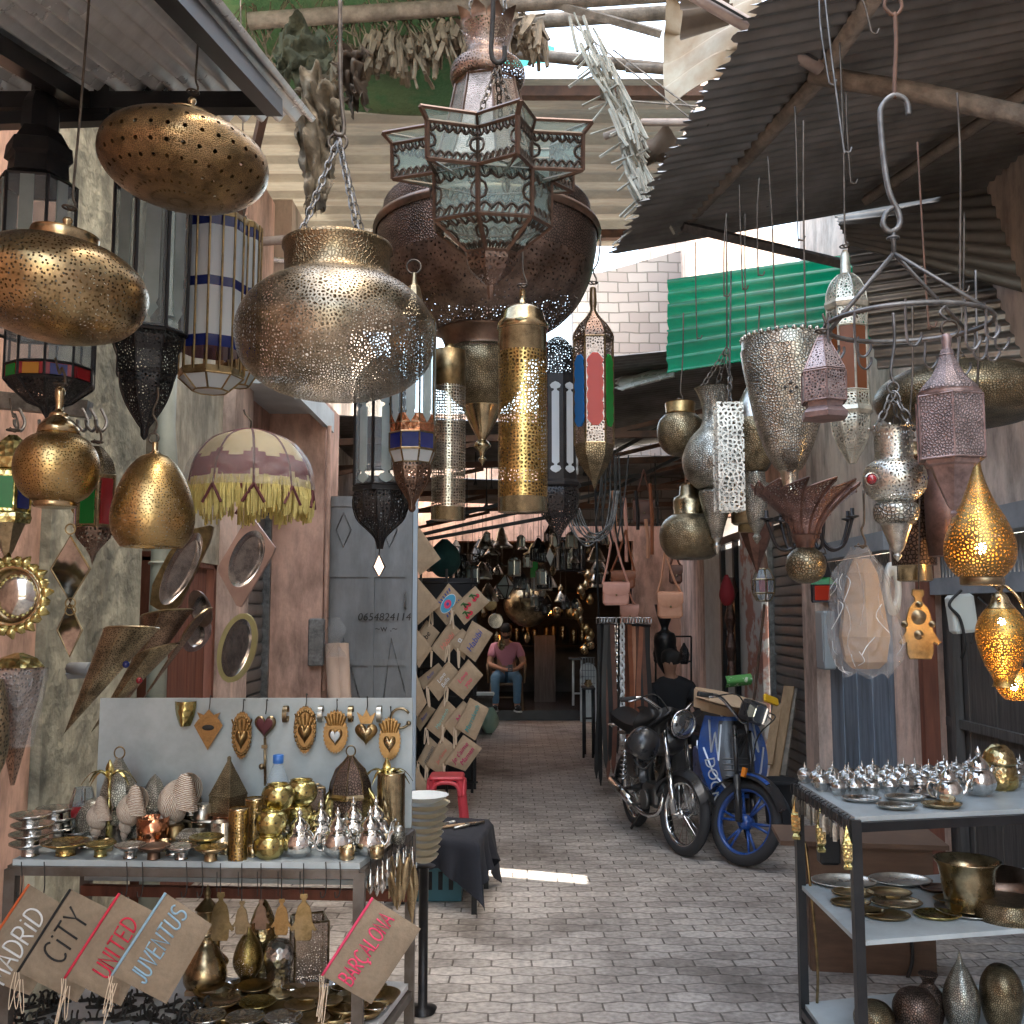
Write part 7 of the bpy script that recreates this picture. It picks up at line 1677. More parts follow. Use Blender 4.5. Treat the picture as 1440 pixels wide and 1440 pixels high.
# ================================================================ middle of the lane
Cc=lambda x,y:(560+x*.2778,720+y*.2778)
def cc(*p): return [Cc(*q) for q in p]
r=thing('pouch_rack','dark wire rack board carrying the embroidered pouches','rack',P(640,1110,8.4))
b=MB()
for px in (592,628,664): b.tube([P(px,1115,8.35),P(px,800,8.35)],.012,6)
for py in (820,860,900,940,980,1020,1060,1100): b.tube([P(588,py,8.34),P(672,py,8.34)],.009,5)
b.build('wire_grid','iron',r); b=MB(); b.box((P(628,960,8.42).x,8.45,P(0,960,8.42).z),(.5,.03,1.75)); b.build('back_panel','dark_inside',r)
dd=8.0
def eye(r,pt,u,v):
    def disc(cx,cy,ra,rb,mt,nm,o):
        b=MB(); b.v+=[pt(cx+ra*cos(2*pi*i/24),cy+rb*sin(2*pi*i/24),o) for i in range(24)]; b.face(list(range(24))); b.build(nm,mt,r)
    disc(.52,.5,.36,.25,'th_white','eye_white',.004); disc(.52,.5,.34,.23,'th_sky','eye_blue',.006); disc(.5,.5,.15,.15,'th_pink','iris',.009); disc(.5,.5,.06,.06,'th_navy','pupil',.012)
    b=MB()
    for k in range(7): b.tube([pt(.25+.1*k,.74,.006),pt(.2+.115*k,.86,.006)],.005,4); b.tube([pt(.25+.1*k,.26,.006),pt(.22+.11*k,.16,.006)],.005,4)
    b.build('lashes','th_navy',r)
def cherries(r,pt,u,v):
    b=MB(); st=MB(); lf=MB()
    for (x,y) in ((.28,.28),(.40,.62),(.76,.66)):
        for dx,dy in ((-.05,-.1),(.09,-.07)):
            b.v; i=len(b.v); b.v+=[pt(x+dx+.068*cos(2*pi*k/16),y+dy+.1*sin(2*pi*k/16),.006) for k in range(16)]; b.face(list(range(i,i+16)))
            st.tube([pt(x+dx,y+dy,.008),pt(x-.03,y+.14,.008)],.005,4)
        i=len(lf.v); lf.v+=[pt(x-.03+.075*cos(2*pi*k/10)-.03,y+.16+.04*sin(2*pi*k/10),.007) for k in range(10)]; lf.face(list(range(i,i+10)))
    b.build('stitched_cherries','th_red',r); st.build('stitched_stems','th_green',r); lf.build('stitched_leaves','th_green',r)
GPo='embroidered jute pouches hung on the wire rack'
FP=[('plain jute pouch with white string, topmost on the rack by the door',cc((105,75),(215,237),(110,320),(10,150)),None,'',.0,None),
('plain jute pouch with white string, second from the top by the door',cc((100,335),(215,470),(100,572),(-10,430)),None,'',.02,None),
('jute pouch embroidered with a blue eye',cc((255,360),(340,450),(245,575),(165,480)),None,'',.12,eye),
('jute pouch embroidered with red cherries',cc((390,375),(462,455),(335,572),(270,485)),None,'',.0,cherries),
('jute pouch with short dark word, half hidden by the door',cc((145,548),(210,610),(150,705),(80,640)),'be','th_black',.12,None),
('jute pouch with pale pink word at the second row',cc((265,552),(335,620),(230,757),(165,690)),'Habibi','th_coral',.06,None),
('jute pouch with white letter behind the dark blue word pouch',cc((325,590),(370,630),(335,750),(252,660)),'B','th_white',.05,None),
('jute pouch with Habibi in dark blue',cc((375,550),(480,615),(390,760),(303,690)),'Habibi','th_navy',.0,None),
('jute pouch with white Love words',cc((255,753),(310,812),(205,957),(145,880)),'Love|Bella','th_white',.05,None),
('jute pouch with bright pink Love words',cc((355,745),(430,825),(330,950),(245,880)),'Love|you','th_pink',.0,None),
('jute pouch with mint green script word',cc((235,938),(300,1002),(215,1152),(140,1092)),'Marrakech','th_mint',.05,None),
('jute pouch with magenta letter tucked behind the teal word pouch',cc((330,955),(390,1010),(290,1152),(225,1075)),'M','th_magenta',.04,None),
('jute pouch with teal script word',cc((365,940),(460,995),(390,1157),(285,1090)),'Marrakech','th_teal',.0,None),
('jute pouch with grey word near the red stool',cc((160,1138),(215,1190),(150,1322),(98,1260)),'maman','th_grey',.1,None),
('jute pouch with coral script word above the red stool',cc((225,1133),(300,1195),(212,1332),(140,1280)),"Je t'aime",'th_coral',.05,None),
("jute pouch reading Je t'aime Maman in magenta",cc((330,1128),(425,1195),(340,1312),(230,1272)),"Je t'aime|Maman",'th_magenta',.0,None),
('jute pouch with coral zip seen edge on beside the door, upper one',cc((92,590),(172,690),(105,790),(60,700)),None,'',.0,None),
('jute pouch with coral zip seen edge on beside the door, lower one',cc((90,810),(145,965),(95,1040),(50,900)),None,'',.0,None),
('jute pouch with dark blue letters at the middle of the rack by the door',cc((205,765),(225,790),(130,900),(95,850)),'Amir','th_navy',.14,None),
('jute pouch with dark blue word low by the door',cc((150,975),(190,1000),(110,1110),(80,1060)),'Amir','th_navy',.14,None),
('plain jute pouch hanging lowest by the white edge of the door',cc((95,1290),(160,1400),(110,1450),(60,1350)),None,'',.0,None)]
for i,(l,c,tx,th,dz,art) in enumerate(FP):
    pouch(l,c,dd+dz,tx,th or 'th_white','th_coral' if 'coral zip' in l else None,.30 if (tx and '|' in tx) else (.27 if tx and len(tx)>6 else .40),font=True,mt='jute_light',group=GPo,art=art,thick=.02,shear=.25)
# red plastic stool
def stool(label,px,py,d,h,w):
    c=P(px,py,d); c.z=0; r=thing('plastic_stool',label,'stool',c); b=MB(); b.box((c.x,c.y,h-.015),(w,w,.03),bev=.03); b.build('seat','red_plastic',r)
    b=MB()
    for sx in (-1,1):
        for sy in (-1,1): 
            a=V((c.x+sx*(w/2-.03),c.y+sy*(w/2-.03),h-.02)); e=V((c.x+sx*(w/2+.015),c.y+sy*(w/2+.015),0)); l=MB(); bar(l,e,a,.045,.03); l.build('leg','red_plastic',r)
    for k in range(4):
        X=M.Translation((c.x,c.y,0))@M.Rotation(k*pi/2,4,'Z')
        b.tube(bez([X@V((-w/2+.02,-w/2-.0,h-.14)),X@V((-w/2+.05,-w/2,h-.06)),X@V((0,-w/2,h-.04)),X@V((w/2-.05,-w/2,h-.06)),X@V((w/2-.02,-w/2,h-.14))],4),.016,6)
    b.build('apron','red_plastic',r); return r
stool('red plastic stool under the lowest pouches',628,1160,7.6,.44,.26)
# black clothed table
c=P(648,1175,6.5); zt=.40; p4=[PL(560,1170,zt),PL(672,1182,zt),PL(690,1152,zt),PL(575,1146,zt)]
r=thing('cloth_table','low table draped with black cloth over a teal crate','table',V((c.x,6.4,0)))
def drape():
    b=MB(); cx=sum(p.x for p in p4)/4; cy=sum(p.y for p in p4)/4; N=96
    def edge(t):
        t=(t%1)*4; i=int(t)%4; f=t-int(t); return p4[i]*(1-f)+p4[(i+1)%4]*f
    rows=12
    def fn(u,v):
        e=edge(u); 
        if v<.35: k=v/.35; return V((cx+(e.x-cx)*k,cy+(e.y-cy)*k,zt+.002))
        k=(v-.35)/.65; cor=abs(((u*4)%1)-.5)*2; ln=(.20+.17*cor**3+.02*sin(u*40)); out=V((e.x-cx,e.y-cy,0)).normalized()
        return V((e.x,e.y,zt-ln*k*1.0))+out*(.015+.07*cor**3*k+.035*k*sin(u*2*pi*14)*(.4+k))
    b.grid(fn,N,rows); return b
drape().build('black_cloth','black_cloth',r)
b=MB(); cx=(p4[0].x+p4[2].x)/2; cy=(p4[0].y+p4[2].y)/2; b.box((cx-.08,cy,.17),(.36,.26,.33)); 
b.build('crate','teal_crate',r)
b=MB()
for k in range(5): b.box((cx-.2+k*.06,cy-.132,.12),(.025,.01,.1))
b.build('crate_slots','dark_inside',r)
for k in range(4): q=p4[k]; b=MB(); b.box((cx+(q.x-cx)*.9,cy+(q.y-cy)*.9,zt/2-.006),(.03,.03,zt-.012)); b.build('leg','iron',r)
rk_=random.Random(9)
for k,(l,mt) in enumerate((('black pen like stick on the black clothed table, nearest the edge','iron'),('red tipped stick on the black clothed table','th_coral'),('silver stick on the black clothed table','silver'),('white stick on the black clothed table','white_paint'),('thin dark stick at the back of the black clothed table','iron'),('pale brown stick at the left of the black clothed table','raw_wood'),('second silver stick crossing the others on the black cloth','silver'))):
    q=p4[0]*(1-(k+.6)/8)+p4[1]*((k+.6)/8); q=q+(p4[3]-p4[0])*(.3+.05*k); b=MB(); a=rk_.uniform(.2,.8); b.tube([q+V((-.1*cos(a),-.1*sin(a),.012)),q+V((0,0,.014)),q+V((.13*cos(a),.13*sin(a),.014))],.009,7); one(b,'kohl_stick',mt,l,'stick',q,'small sticks on the black clothed table')
# ================================================================ belts and bags at the right of the lane
d=9.0; r=thing('belt_rack','black steel belt rack standing in the lane','rack',P(880,1090,d))
b=MB(); b.tube([P(840,876,d),P(915,880,d-.05)],.014,6); b.tube([P(842,876,d),P(842,1075,d+.05)],.014,6); b.tube([P(912,880,d),P(912,1050,d+.3)],.014,6); b.tube([P(836,640,d+.3),P(842,876,d)],.012,6); b.build('frame','black_frame',r)
bl=[('leather_black',1095),('leather_black',1105),('leather_black',1080),('leather_brown',1096),('leather_black',1070),('leather_brown',1088),('chain',1035),('leather_black',1060),('belt_white',1040),('leather_rust',1030),('leather_brown',1045),('leather_rust',1040),('leather_tan',1020),('leather_brown',1050),('leather_rust',1025),('leather_black',1045),('leather_brown',1035),('leather_black',1048)]
nmk={'leather_black':'black leather belt','leather_brown':'dark brown leather belt','chain':'silver chain link belt','belt_white':'white braided chain belt','leather_rust':'rust brown leather belt','leather_tan':'tan leather belt'}
seen={}
for k,(mt,yb) in enumerate(bl):
    px=842+70*k/17; dz=d-.03-.01*(k%3); a=P(px,878,dz); e=P(px+(random.uniform(-2,1)),yb,dz+.02)
    same=[i for i,(m_,_) in enumerate(bl) if m_==mt]
    lbl=nmk[mt]+(' hanging on the belt rack' if len(same)==1 else ' hanging on the belt rack, one of several alike')
    r=thing('belt',lbl,'belt',a,('hanging '+nmk[mt]+'s on the rack')); b=MB(); w=.019
    if mt in('chain','belt_white'):
        chain(b,a,e,.055 if mt=='chain' else .075,.006 if mt=='chain' else .012); b.build('chain_links','silver_shiny' if mt=='chain' else mt,r)
    else:
        th=random.uniform(-.5,.5); v=V((cos(th)*w,sin(th)*w,0))
        b.grid(lambda u,t:a+(e-a)*t+v*((u-.5)*2*(1-.8*max(0,t-.96)/.04))+V((.012*sin(5*t+k),.006*sin(7*t),0)),2,16); b.grid(lambda u,t:a+(e-a)*t+v*((u-.5)*2*(1-.8*max(0,t-.96)/.04))+V((.012*sin(5*t+k)+.003,.006*sin(7*t)+.005,0)),2,16,flip=True); b.build('strap',mt,r)
        b=MB(); q=a+V((0,-.01,.01)); b.tube([q+V((-.022,0,0)),q+V((.022,0,0)),q+V((.022,-.015,.05)),q+V((-.022,-.015,.05))],.005,5,True); b.build('buckle','chrome',r)
def bag(label,px,py,w,h,d,mt,sx,sy,flap=True):
    c=P(px,py,d); s=SZ(py,d); w*=s;h*=s; r=thing('shoulder_bag',label,'bag',c); b=MB(); b.box((c.x,c.y,c.z),(w,.07,h),bev=.02); b.build('bag_body',mt,r)
    b=MB(); N=12
    def fl(u,v): 
        x=(u-.5)*w*1.02; z=h*.5+.006-v*h*(.62-.18*(2*abs(u-.5))**3); return V((c.x+x,c.y-.04-.006*sin(pi*v),c.z+z)) if v>0 else V((c.x+x,c.y+.03,c.z+h*.5+.006))
    b.grid(fl,N,8); b.build('flap',mt,r)
    b=MB(); b.ball(V((c.x,c.y-.05,c.z-h*.06)),.009,8); b.build('clasp','brass_plain',r)
    b=MB()
    for sg in (-1,1): b.tube(bez([c+V((sg*w*.5,0,h*.42)),P(px+(sx-px)*.5+sg*w*.25/s,(py+sy)/2,d),P(sx,sy,d)],5),.009,4)
    b.build('strap',mt,r); return r
bag('light tan leather shoulder bag hanging above the belts',866,835,37,32,8.6,'leather_pink',862,745)
bag('dusty red leather bag behind the light tan one',876,815,34,25,8.9,'leather_rust',880,745)
bag('light tan leather bag with folded flap hung apart at right of the belts',942,851,35,37,8.2,'leather_tan',935,775)
bag('small brown leather bag behind the right hand tan bag',950,808,18,26,8.6,'leather_brown',948,770)
bag('dark brown leather bag high over the belts',905,720,30,34,9.2,'leather_brown',905,660)
bag('pink leather pouch bag low over the belts',885,865,26,30,9.1,'leather_pink',884,830)
for k,(px,y0,y1,mt,l) in enumerate(((862,690,760,'leather_tan','tan leather strap hanging over the bags'),(878,700,790,'leather_pink','pink leather strap hanging over the bags'),(894,690,745,'leather_black','black strap hanging over the bags'),(914,680,780,'leather_rust','rust strap hanging near the bronze pot lamp'),(908,730,785,'leather_tan','short tan strap right of the bags'))):
    a=P(px,y0,9);e=P(px+3,y1,9); b=MB(); b.tube([a,(a+e)/2+V((.01,0,0)),e],.016,4); one(b,'leather_strap',mt,l,'strap',a)
t=thing('iron_truss','dark iron truss bars crossing the far lane under the roof','truss',P(620,740,10.5))
for a,e in (((592,752),(860,690)),((592,760),(800,722)),((600,735),(740,700)),((700,700),(900,668)),((820,660),(930,600)),((860,690),(960,640))):
    b=MB(); bar(b,P(*a,10.5),P(*e,10.2),.035); b.build('bar','iron_matte',t)
# curled silver wires bundle
b=MB()
for k in range(7):
    x0,x1,dp=796+4*k,842+random.uniform(-6,8),random.uniform(22,48); b.tube(bez([P(x0-6,690+k*4,7.5),P(x0+6,735+dp*.2,7.5),P((x0+x1)/2+8,725+dp,7.4),P(x1+14,720+dp*.5,7.5),P(x1+22,690,7.5)],6),.006,5)
one(b,'wire_bundle','wire_grey','loops of grey cable hanging under the far roof right of centre','cable',P(830,720,7.5))
b=MB()
for k in range(5): b.tube(bez([P(846+6*k,640,7.6),P(844+7*k,690,7.6),P(838+9*k,735,7.6),P(846+8*k,765,7.7)],6),.008,5)
one(b,'cable_bundle','iron_matte','bunch of black cables hanging beside the grey cable loops','cable',P(850,640,7.6))
# lanterns on dark rack behind the bikes
d=11.5; r=thing('lantern_rack','thin wire rack of small lanterns behind the motorbikes','rack',P(950,960,d)); b=MB()
for px in (922,972): b.tube([P(px,895,d),P(px,985,d)],.012,5)
for py in (895,930,960): b.tube([P(922,py,d),P(972,py,d)],.01,5)
b.build('wire_frame','black_frame',r)
def smalllamp(label,px,py,h,w,d,mt='iron',n=6): return hang('small_lantern',label,'lantern',px,d,[('roof',mt,[(w*.15,py),(w*.3,py+h*.1),(w*.8,py+h*.35)],dict(n=n)),('body','iron_lace' if mt=='iron' else mt,[(w*.7,py+h*.35),(w,py+h*.55),(w*.75,py+h*.85)],dict(n=n)),('foot',mt,[(w*.9,py+h*.85),(w*.6,py+h),(0,py+h)],dict(n=n))])
for i,(px,py,h,w,mt,l) in enumerate(((924,902,30,6,'iron','black lantern at the top left of the wire rack'),(935,905,34,7,'silver','silver lantern hanging in the middle of the wire rack'),(948,902,26,5,'iron','slim black lantern right of the silver one'),(962,904,30,8,'iron','broad black lantern at the top right of the wire rack'),(925,955,28,7,'iron','black lantern at the lower left of the wire rack'),(938,958,30,8,'iron','black lantern at the lower middle of the wire rack'),(952,956,30,6,'old_bronze_plain','bronze lantern at the lower right of the wire rack'))): smalllamp(l,px,py,h,w,d-.05,mt)
hang('urn_lantern','black urn lantern hanging behind the belts','lantern',935,10.5,[('cup','iron',[(14,850),(10,868),(5,884),(12,890)],dict(n=20)),('bowl','iron',[(13,890),(16,900),(12,930),(4,945),(0,950)],dict(n=20))])
hang('bracelet_string','twisted dark bracelet string on the white wall','string',1027,11.0,[('beads','maroon_plain',[(8,812),(12,830),(4,850),(8,870),(4,890),(8,910),(4,930),(7,950)],dict(n=14,hard=1))])
hang('hanging_purse','dark red gourd purse hanging on the pale door','bag',1022,10.6,[('purse','dark_red',[(2,808),(8,822),(11,838),(6,850),(0,852)],dict(n=16))])
# planks and cardboard by the shutter
for l,a,e,w,mt in (('raw plank leaning on the right shutter behind the blue motorbike',(1088,1095),(1110,965),.1,'raw_wood'),('longer grey plank leaning on the right shutter',(1100,1090),(1116,968),.07,'grey_wood'),('short reddish plank leaning on the right shutter',(1080,1075),(1094,990),.08,'raw_wood')):
    d=8.9; b=MB(); p=P(*a,d); q=P(*e,d+.25); p.z=max(p.z,.0); bar(b,p,q,w,.02); one(b,'plank',mt,l,'plank',p)
b=MB(); bar(b,P(1052,1060,9.3),P(1075,850,9.8),.02,.02); one(b,'metal_rod','rust','thin rod leaning on the peeling pillar','rod',P(1052,1060,9.3))
# blue bin behind bike
c=PL(1098,1165,0); b=MB(); b.lathe([(.11,0),(.13,.3),(.145,.31),(.145,.34),(.125,.34),(.1,.02),(0,.02)],26,M.Translation((c.x+.05,8.0,0))); one(b,'bucket','cloth_dark','dark plastic bucket behind the blue motorbike','bucket',(c.x+.05,8,0))
# ================================================================ far shop goods
d=16.2
hang('disc_lamp','huge dark hammered globe lamp in the far shop','lamp',742,15.2,[('globe','old_bronze_plain',[(3,818),(16,824),(30,838),(34,850),(30,864),(16,878),(0,882)],dict(n=36))])
hang('ball_lamp','gold ball lamp left of its pair in the far shop','lamp',783,d,[('ball','brass_plain',[(1,850),(7,853),(9,860),(7,867),(0,870)],dict(n=20))])
hang('ball_lamp','darker gold ball lamp right of its pair in the far shop','lamp',803,d,[('ball','brass_dull',[(1,852),(6,855),(8,862),(6,868),(0,871)],dict(n=20))])
b=MB(); b.ball(P(771,862,d),.03,10); one(b,'light_bulb','bulb_far','small orange light bulb glowing in the far shop','bulb',P(771,862,d))
hang('glass_drum','glass rod drum lamp in front of the dark far shop','lamp',762,14,[('drum','glass_white',[(14,811),(14,830)],dict(n=14,frame=(.8,'silver'))),('foot','silver',[(6,830),(4,838),(0,839)],dict(n=10))])
hang('octahedron_mirror','glass octahedron lantern in the far shop','lantern',711,14,[('panes','glass_frost',[(1,808),(13,824),(1,842)],dict(n=4,rot=20,frame=(.8,'iron')))])
r=thing('lozenge_mirror','white lozenge mirror hanging before the far shop','mirror',P(774,783,12)); b=MB(); b.plate([(p.x,p.z) for p in (P(773,770,12),P(779,782,12),P(774,796,12),P(768,782,12))],.01,M.Translation((0,12,0))); b.build('mirror_glass','white_paint',r); b=MB(); b.tube([P(773,770,12),P(773,740,12)],.004,4); b.build('wire','wire',r)
for l,px,py,w,h,mt in (('upside down silver bell shade high in the far shop',705,755,16,32,'silver'),('white bell shade lower left in the far shop',692,770,12,22,'silver'),('pale cone shade right in the far shop',750,772,14,16,'tray_yellow'),('small silver cone shade in the far shop',735,766,7,14,'silver')):
    hang('bell_lampshade',l,'lampshade',px,14.2,[('shade',mt,[(2,py-h*.5),(w*.35,py-h*.2),(w*.6,py+h*.2),(w,py+h*.4),(w,py+h*.5)],dict(n=24,cap=False))],wire=(720,0))
hang('square_lampshade','pale green square lamp shade in the far shop','lampshade',751,13.8,[('shade','glass_green',[(7,790),(7,812)],dict(n=4,rot=45))])
hang('lantern_cage','black barred lantern cage high in the far shop','lantern',800,14.5,[('bars','glass_clear',[(22,758),(22,802)],dict(n=14,frame=(1.4,'iron')))])
hang('lantern_cage','second black barred lantern cage left of the pouches','lantern',645,13,[('bars','glass_clear',[(9,780),(12,790),(12,822)],dict(n=10,frame=(1.2,'iron')))])
hang('green_sack','dark green bundle hanging high left in the far lane','bundle',625,12.5,[('bundle','teal_sack',[(4,758),(20,775),(22,795),(10,810),(0,812)],dict(n=16))])
b=MB(); rr2=random.Random(4)
for k in range(34):
    c=P(680,798,13.5)+V((rr2.uniform(-.25,.25),rr2.uniform(-.2,.2),rr2.uniform(-.15,.15))); a=rr2.uniform(0,6); b.tube(bez([c,c+V((.1*cos(a),0,.08*sin(a))),c+V((.16*cos(a+.5),.02,.14*sin(a+.5)))],3),.008,4)
one(b,'wire_sculpture','iron_matte','tangle of dark wire lamps left in the far shop','lamp',P(680,798,13.5))
def crowd(name,label,cat,group,parts,n,seed,bx,by,dr):
    q=random.Random(seed); r=None
    for k in range(n):
        px,py,d=q.uniform(*bx),q.uniform(*by),q.uniform(*dr)
        if r is None: r=hang(name,label,cat,px,d,[(a,b_,[(x,py+y) for x,y in pr],dict(o)) for a,b_,pr,o in parts],group,wire=(py-40,0))
        else: dup(r,P(px,py+20,d),q.uniform(0,6),q.uniform(.7,1.5))
crowd('small_lantern','small dark lantern in the crowd hanging in the far shop','lantern','small dark lanterns crowding the far shop',[('roof','iron',[(1,0),(3,3),(7,9)],dict(n=6)),('body','glass_clear',[(6,9),(6,20)],dict(n=6,frame=(.9,'iron')))],26,3,(605,870),(735,850),(12.5,15.4))
crowd('tin_lampshade','small grey tin shade in the crowd hanging in the far shop','lampshade','small tin shades crowding the far shop',[('cone','silver',[(1,4),(4,8),(9,18),(9,20)],dict(n=16,cap=False))],16,5,(650,850),(738,830),(12.8,15.4))
crowd('brass_lantern','small brass lantern in the crowd hanging in the far shop','lantern','small brass lanterns crowding the far shop',[('body','brass',[(1,2),(4,6),(6,12),(4,18),(0,21)],dict(n=14))],20,8,(660,860),(745,900),(13.5,18.3))
crowd('glass_lantern','small pale glass lantern in the crowd hanging in the far shop','lantern','small pale glass lanterns crowding the far shop',[('panes','glass_frost',[(3,3),(6,6),(6,20)],dict(n=6,frame=(.8,'silver')))],14,9,(640,860),(740,840),(12.5,15.4))
crowd('hook_wire','iron hook hanging from the far beams over the lane','hook','iron hooks under the far beams',[('hook','iron_matte',[(.7,-30),(.8,8),(2.5,12),(2.5,14)],dict(n=5))],26,12,(600,930),(640,720),(8.8,13))
rr2=random.Random(6)
for k in range(16):
    px=820+rr2.uniform(-12,12); py=800+k*7; w=rr2.uniform(3,7); hang('brass_trinket','brass pot or lamp in the dim pile at the right of the far shop','trinket',px,15.6,[('body',rr2.choice(['brass_dull','old_bronze_plain','brass']),[(w*.4,py),(w*.5,py+3),(w,py+8),(w*.7,py+14),(0,py+16)],dict(n=16))],group='brass trinkets in the dim far shop pile')
for k in range(9):
    px=715+k*13+rr2.uniform(-3,3); py=880+rr2.uniform(-4,6); hang('brass_vessel','dim brass vessel on the shelf behind the seated man','vessel',px,18.7,[('body',rr2.choice(['brass_dull','old_bronze_plain']),[(3,py),(5,py+3),(5,py+18),(4,py+22)],dict(n=14))],group='dim brass vessels on the far shop shelf')
for l,px,py,w in (('grey round plate left of the seated man',697,873,11),('dark round tray hanging above the seated man',690,850,9)):
    c=P(px,py,14.8); b=MB(); b.lathe([(0,0),(w*SZ(py,14.8),.02),(w*SZ(py,14.8)*.9,.03)],28,M.Translation(c)@XF); one(b,'round_tray','mirror_dull' if 'grey' in l else 'brass_dull',l,'tray',c)
r=thing('side_table','slim white side table at the right of the far shop','table',P(808,985,14.6)); b=MB()
for px in (806,818): b.tube([P(px,928,14.6),P(px,992,14.6)],.018,5)
b.tube([P(806,975,14.6),P(818,975,14.6)],.015,5); b.build('legs','white_paint',r); b=MB(); b.box(P(812,926,14.6),(.24,.3,.03)); b.build('top','tile_floor',r)
r=thing('arched_panel','white arched lattice panel standing at the far shop step','panel',P(827,995,14.3)); o=[]
for i in range(13): a=pi*i/12; o.append((P(827,950,14.3).x+.115*cos(a),P(0,944,14.3).z+.12*sin(a)))
o+=[(P(827,950,14.3).x-.115,.1),(P(827,950,14.3).x+.115,.1)]; b=MB(); b.plate(o,.04,M.Translation((0,14.3,0))); b.build('panel','white_paint',r)
b=MB(); 
for q in range(-2,3): b.box((P(827,950,14.3).x+q*.04,14.275,.75),(.008,.012,.5))
for q in range(6): b.box((P(827,950,14.3).x,14.274,.55+q*.09),(.2,.011,.008))
b.build('lattice','frame_paint',r)
r=thing('iron_stool','tall black iron stand before the white arched panel','stand',P(828,1050,11.5)); b=MB()
for px,dz in ((820,0),(833,0),(822,.3),(835,.3)): b.tube([P(px,968,11.5+dz),V((P(px,968,11.5+dz).x,11.5+dz,0))],.014,5)
b.tube([P(820,1010,11.5),P(833,1010,11.5)],.012,5); b.box(P(827,967,11.65),(.14,.36,.02)); b.build('frame','black_frame',r)
c=P(827,960,11.65); b=MB(); b.lathe([(.02,0),(.05,.03),(.03,.07),(.04,.08)],14,M.Translation((c.x,c.y,P(827,967,11.65).z+.01))); one(b,'brass_cup','brass','small brass cup on the tall iron stand','cup',c)
c=P(688,983,13.6); b=MB(); b.grid(lambda u,v:V((c.x+.12*sin(pi*(.15+.7*v))*cos(2*pi*u)*(1+.1*sin(5*2*pi*u+4*v)),c.y+.12*sin(pi*(.15+.7*v))*sin(2*pi*u),.03+.34*v)),20,10); one(b,'plastic_bag','green_bag','pale green plastic bag beside the seated man','plastic bag',c)
b=MB(); b.box((P(672,975,13.8).x,13.8,.25),(.4,.3,.5)); b.box((P(672,972,13.6).x,13.62,.52),(.42,.34,.03)); one(b,'low_table','dark_wood','low dark table behind the pouch rack beside the green bag','table',(P(672,975,13.8).x,13.8,0))
c=P(677,975,13.6); b=MB(); b.box((c.x+.05,13.55,.55),(.25,.2,.04),bev=.012); one(b,'white_parcel','white_paint','white folded parcel on the low dark table','parcel',(c.x,13.55,.53))
# ================================================================ motorbikes
def wheel(root,X,R_,tw,rim,spokes,hub,label=None):
    """wheel in local XZ plane about the origin of X"""
    Y=X@M.Rotation(pi/2,4,'X'); q=R_-tw
    b=MB(); b.lathe([(q,-tw*.42),(q+tw*.35,-tw*.55),(q+tw*.75,-tw*.45),(R_,-tw*.15),(R_,tw*.15),(q+tw*.75,tw*.45),(q+tw*.35,tw*.55),(q,tw*.42),(q,-tw*.42)],48,Y,cap=False); w=b.build('wheel','rubber',root)
    b=MB(); b.lathe([(q+.004,-tw*.4),(q-.012,-tw*.36),(q-.018,0),(q-.012,tw*.36),(q+.004,tw*.4),(q+.004,-tw*.4)],44,Y,cap=False); b.build('rim',rim,w)
    b=MB(); b.lathe([(.0,-.05),(.028,-.05),(.05 if spokes=='cast' else .034,-.03),(.05 if spokes=='cast' else .034,.03),(.028,.05),(0,.05)],20,Y); b.build('hub',hub,w)
    b=MB()
    if spokes=='cast':
        for k in range(6):
            a=2*pi*k/6
            for e in (-.13,.13):
                b.tube([Y@V((.04*cos(a),.04*sin(a),0)),Y@V(((q-.01)*cos(a+e),(q-.01)*sin(a+e),0))],.011,5,taper=.8)
    else:
        for k in range(28):
            a=2*pi*k/28; s_=1 if k%2 else -1; b.tube([Y@V((.03*cos(a+.5*s_),.03*sin(a+.5*s_),.025*s_)),Y@V(((q-.012)*cos(a),(q-.012)*sin(a),0))],.0022,3)
    b.build('spokes',rim,w); return w
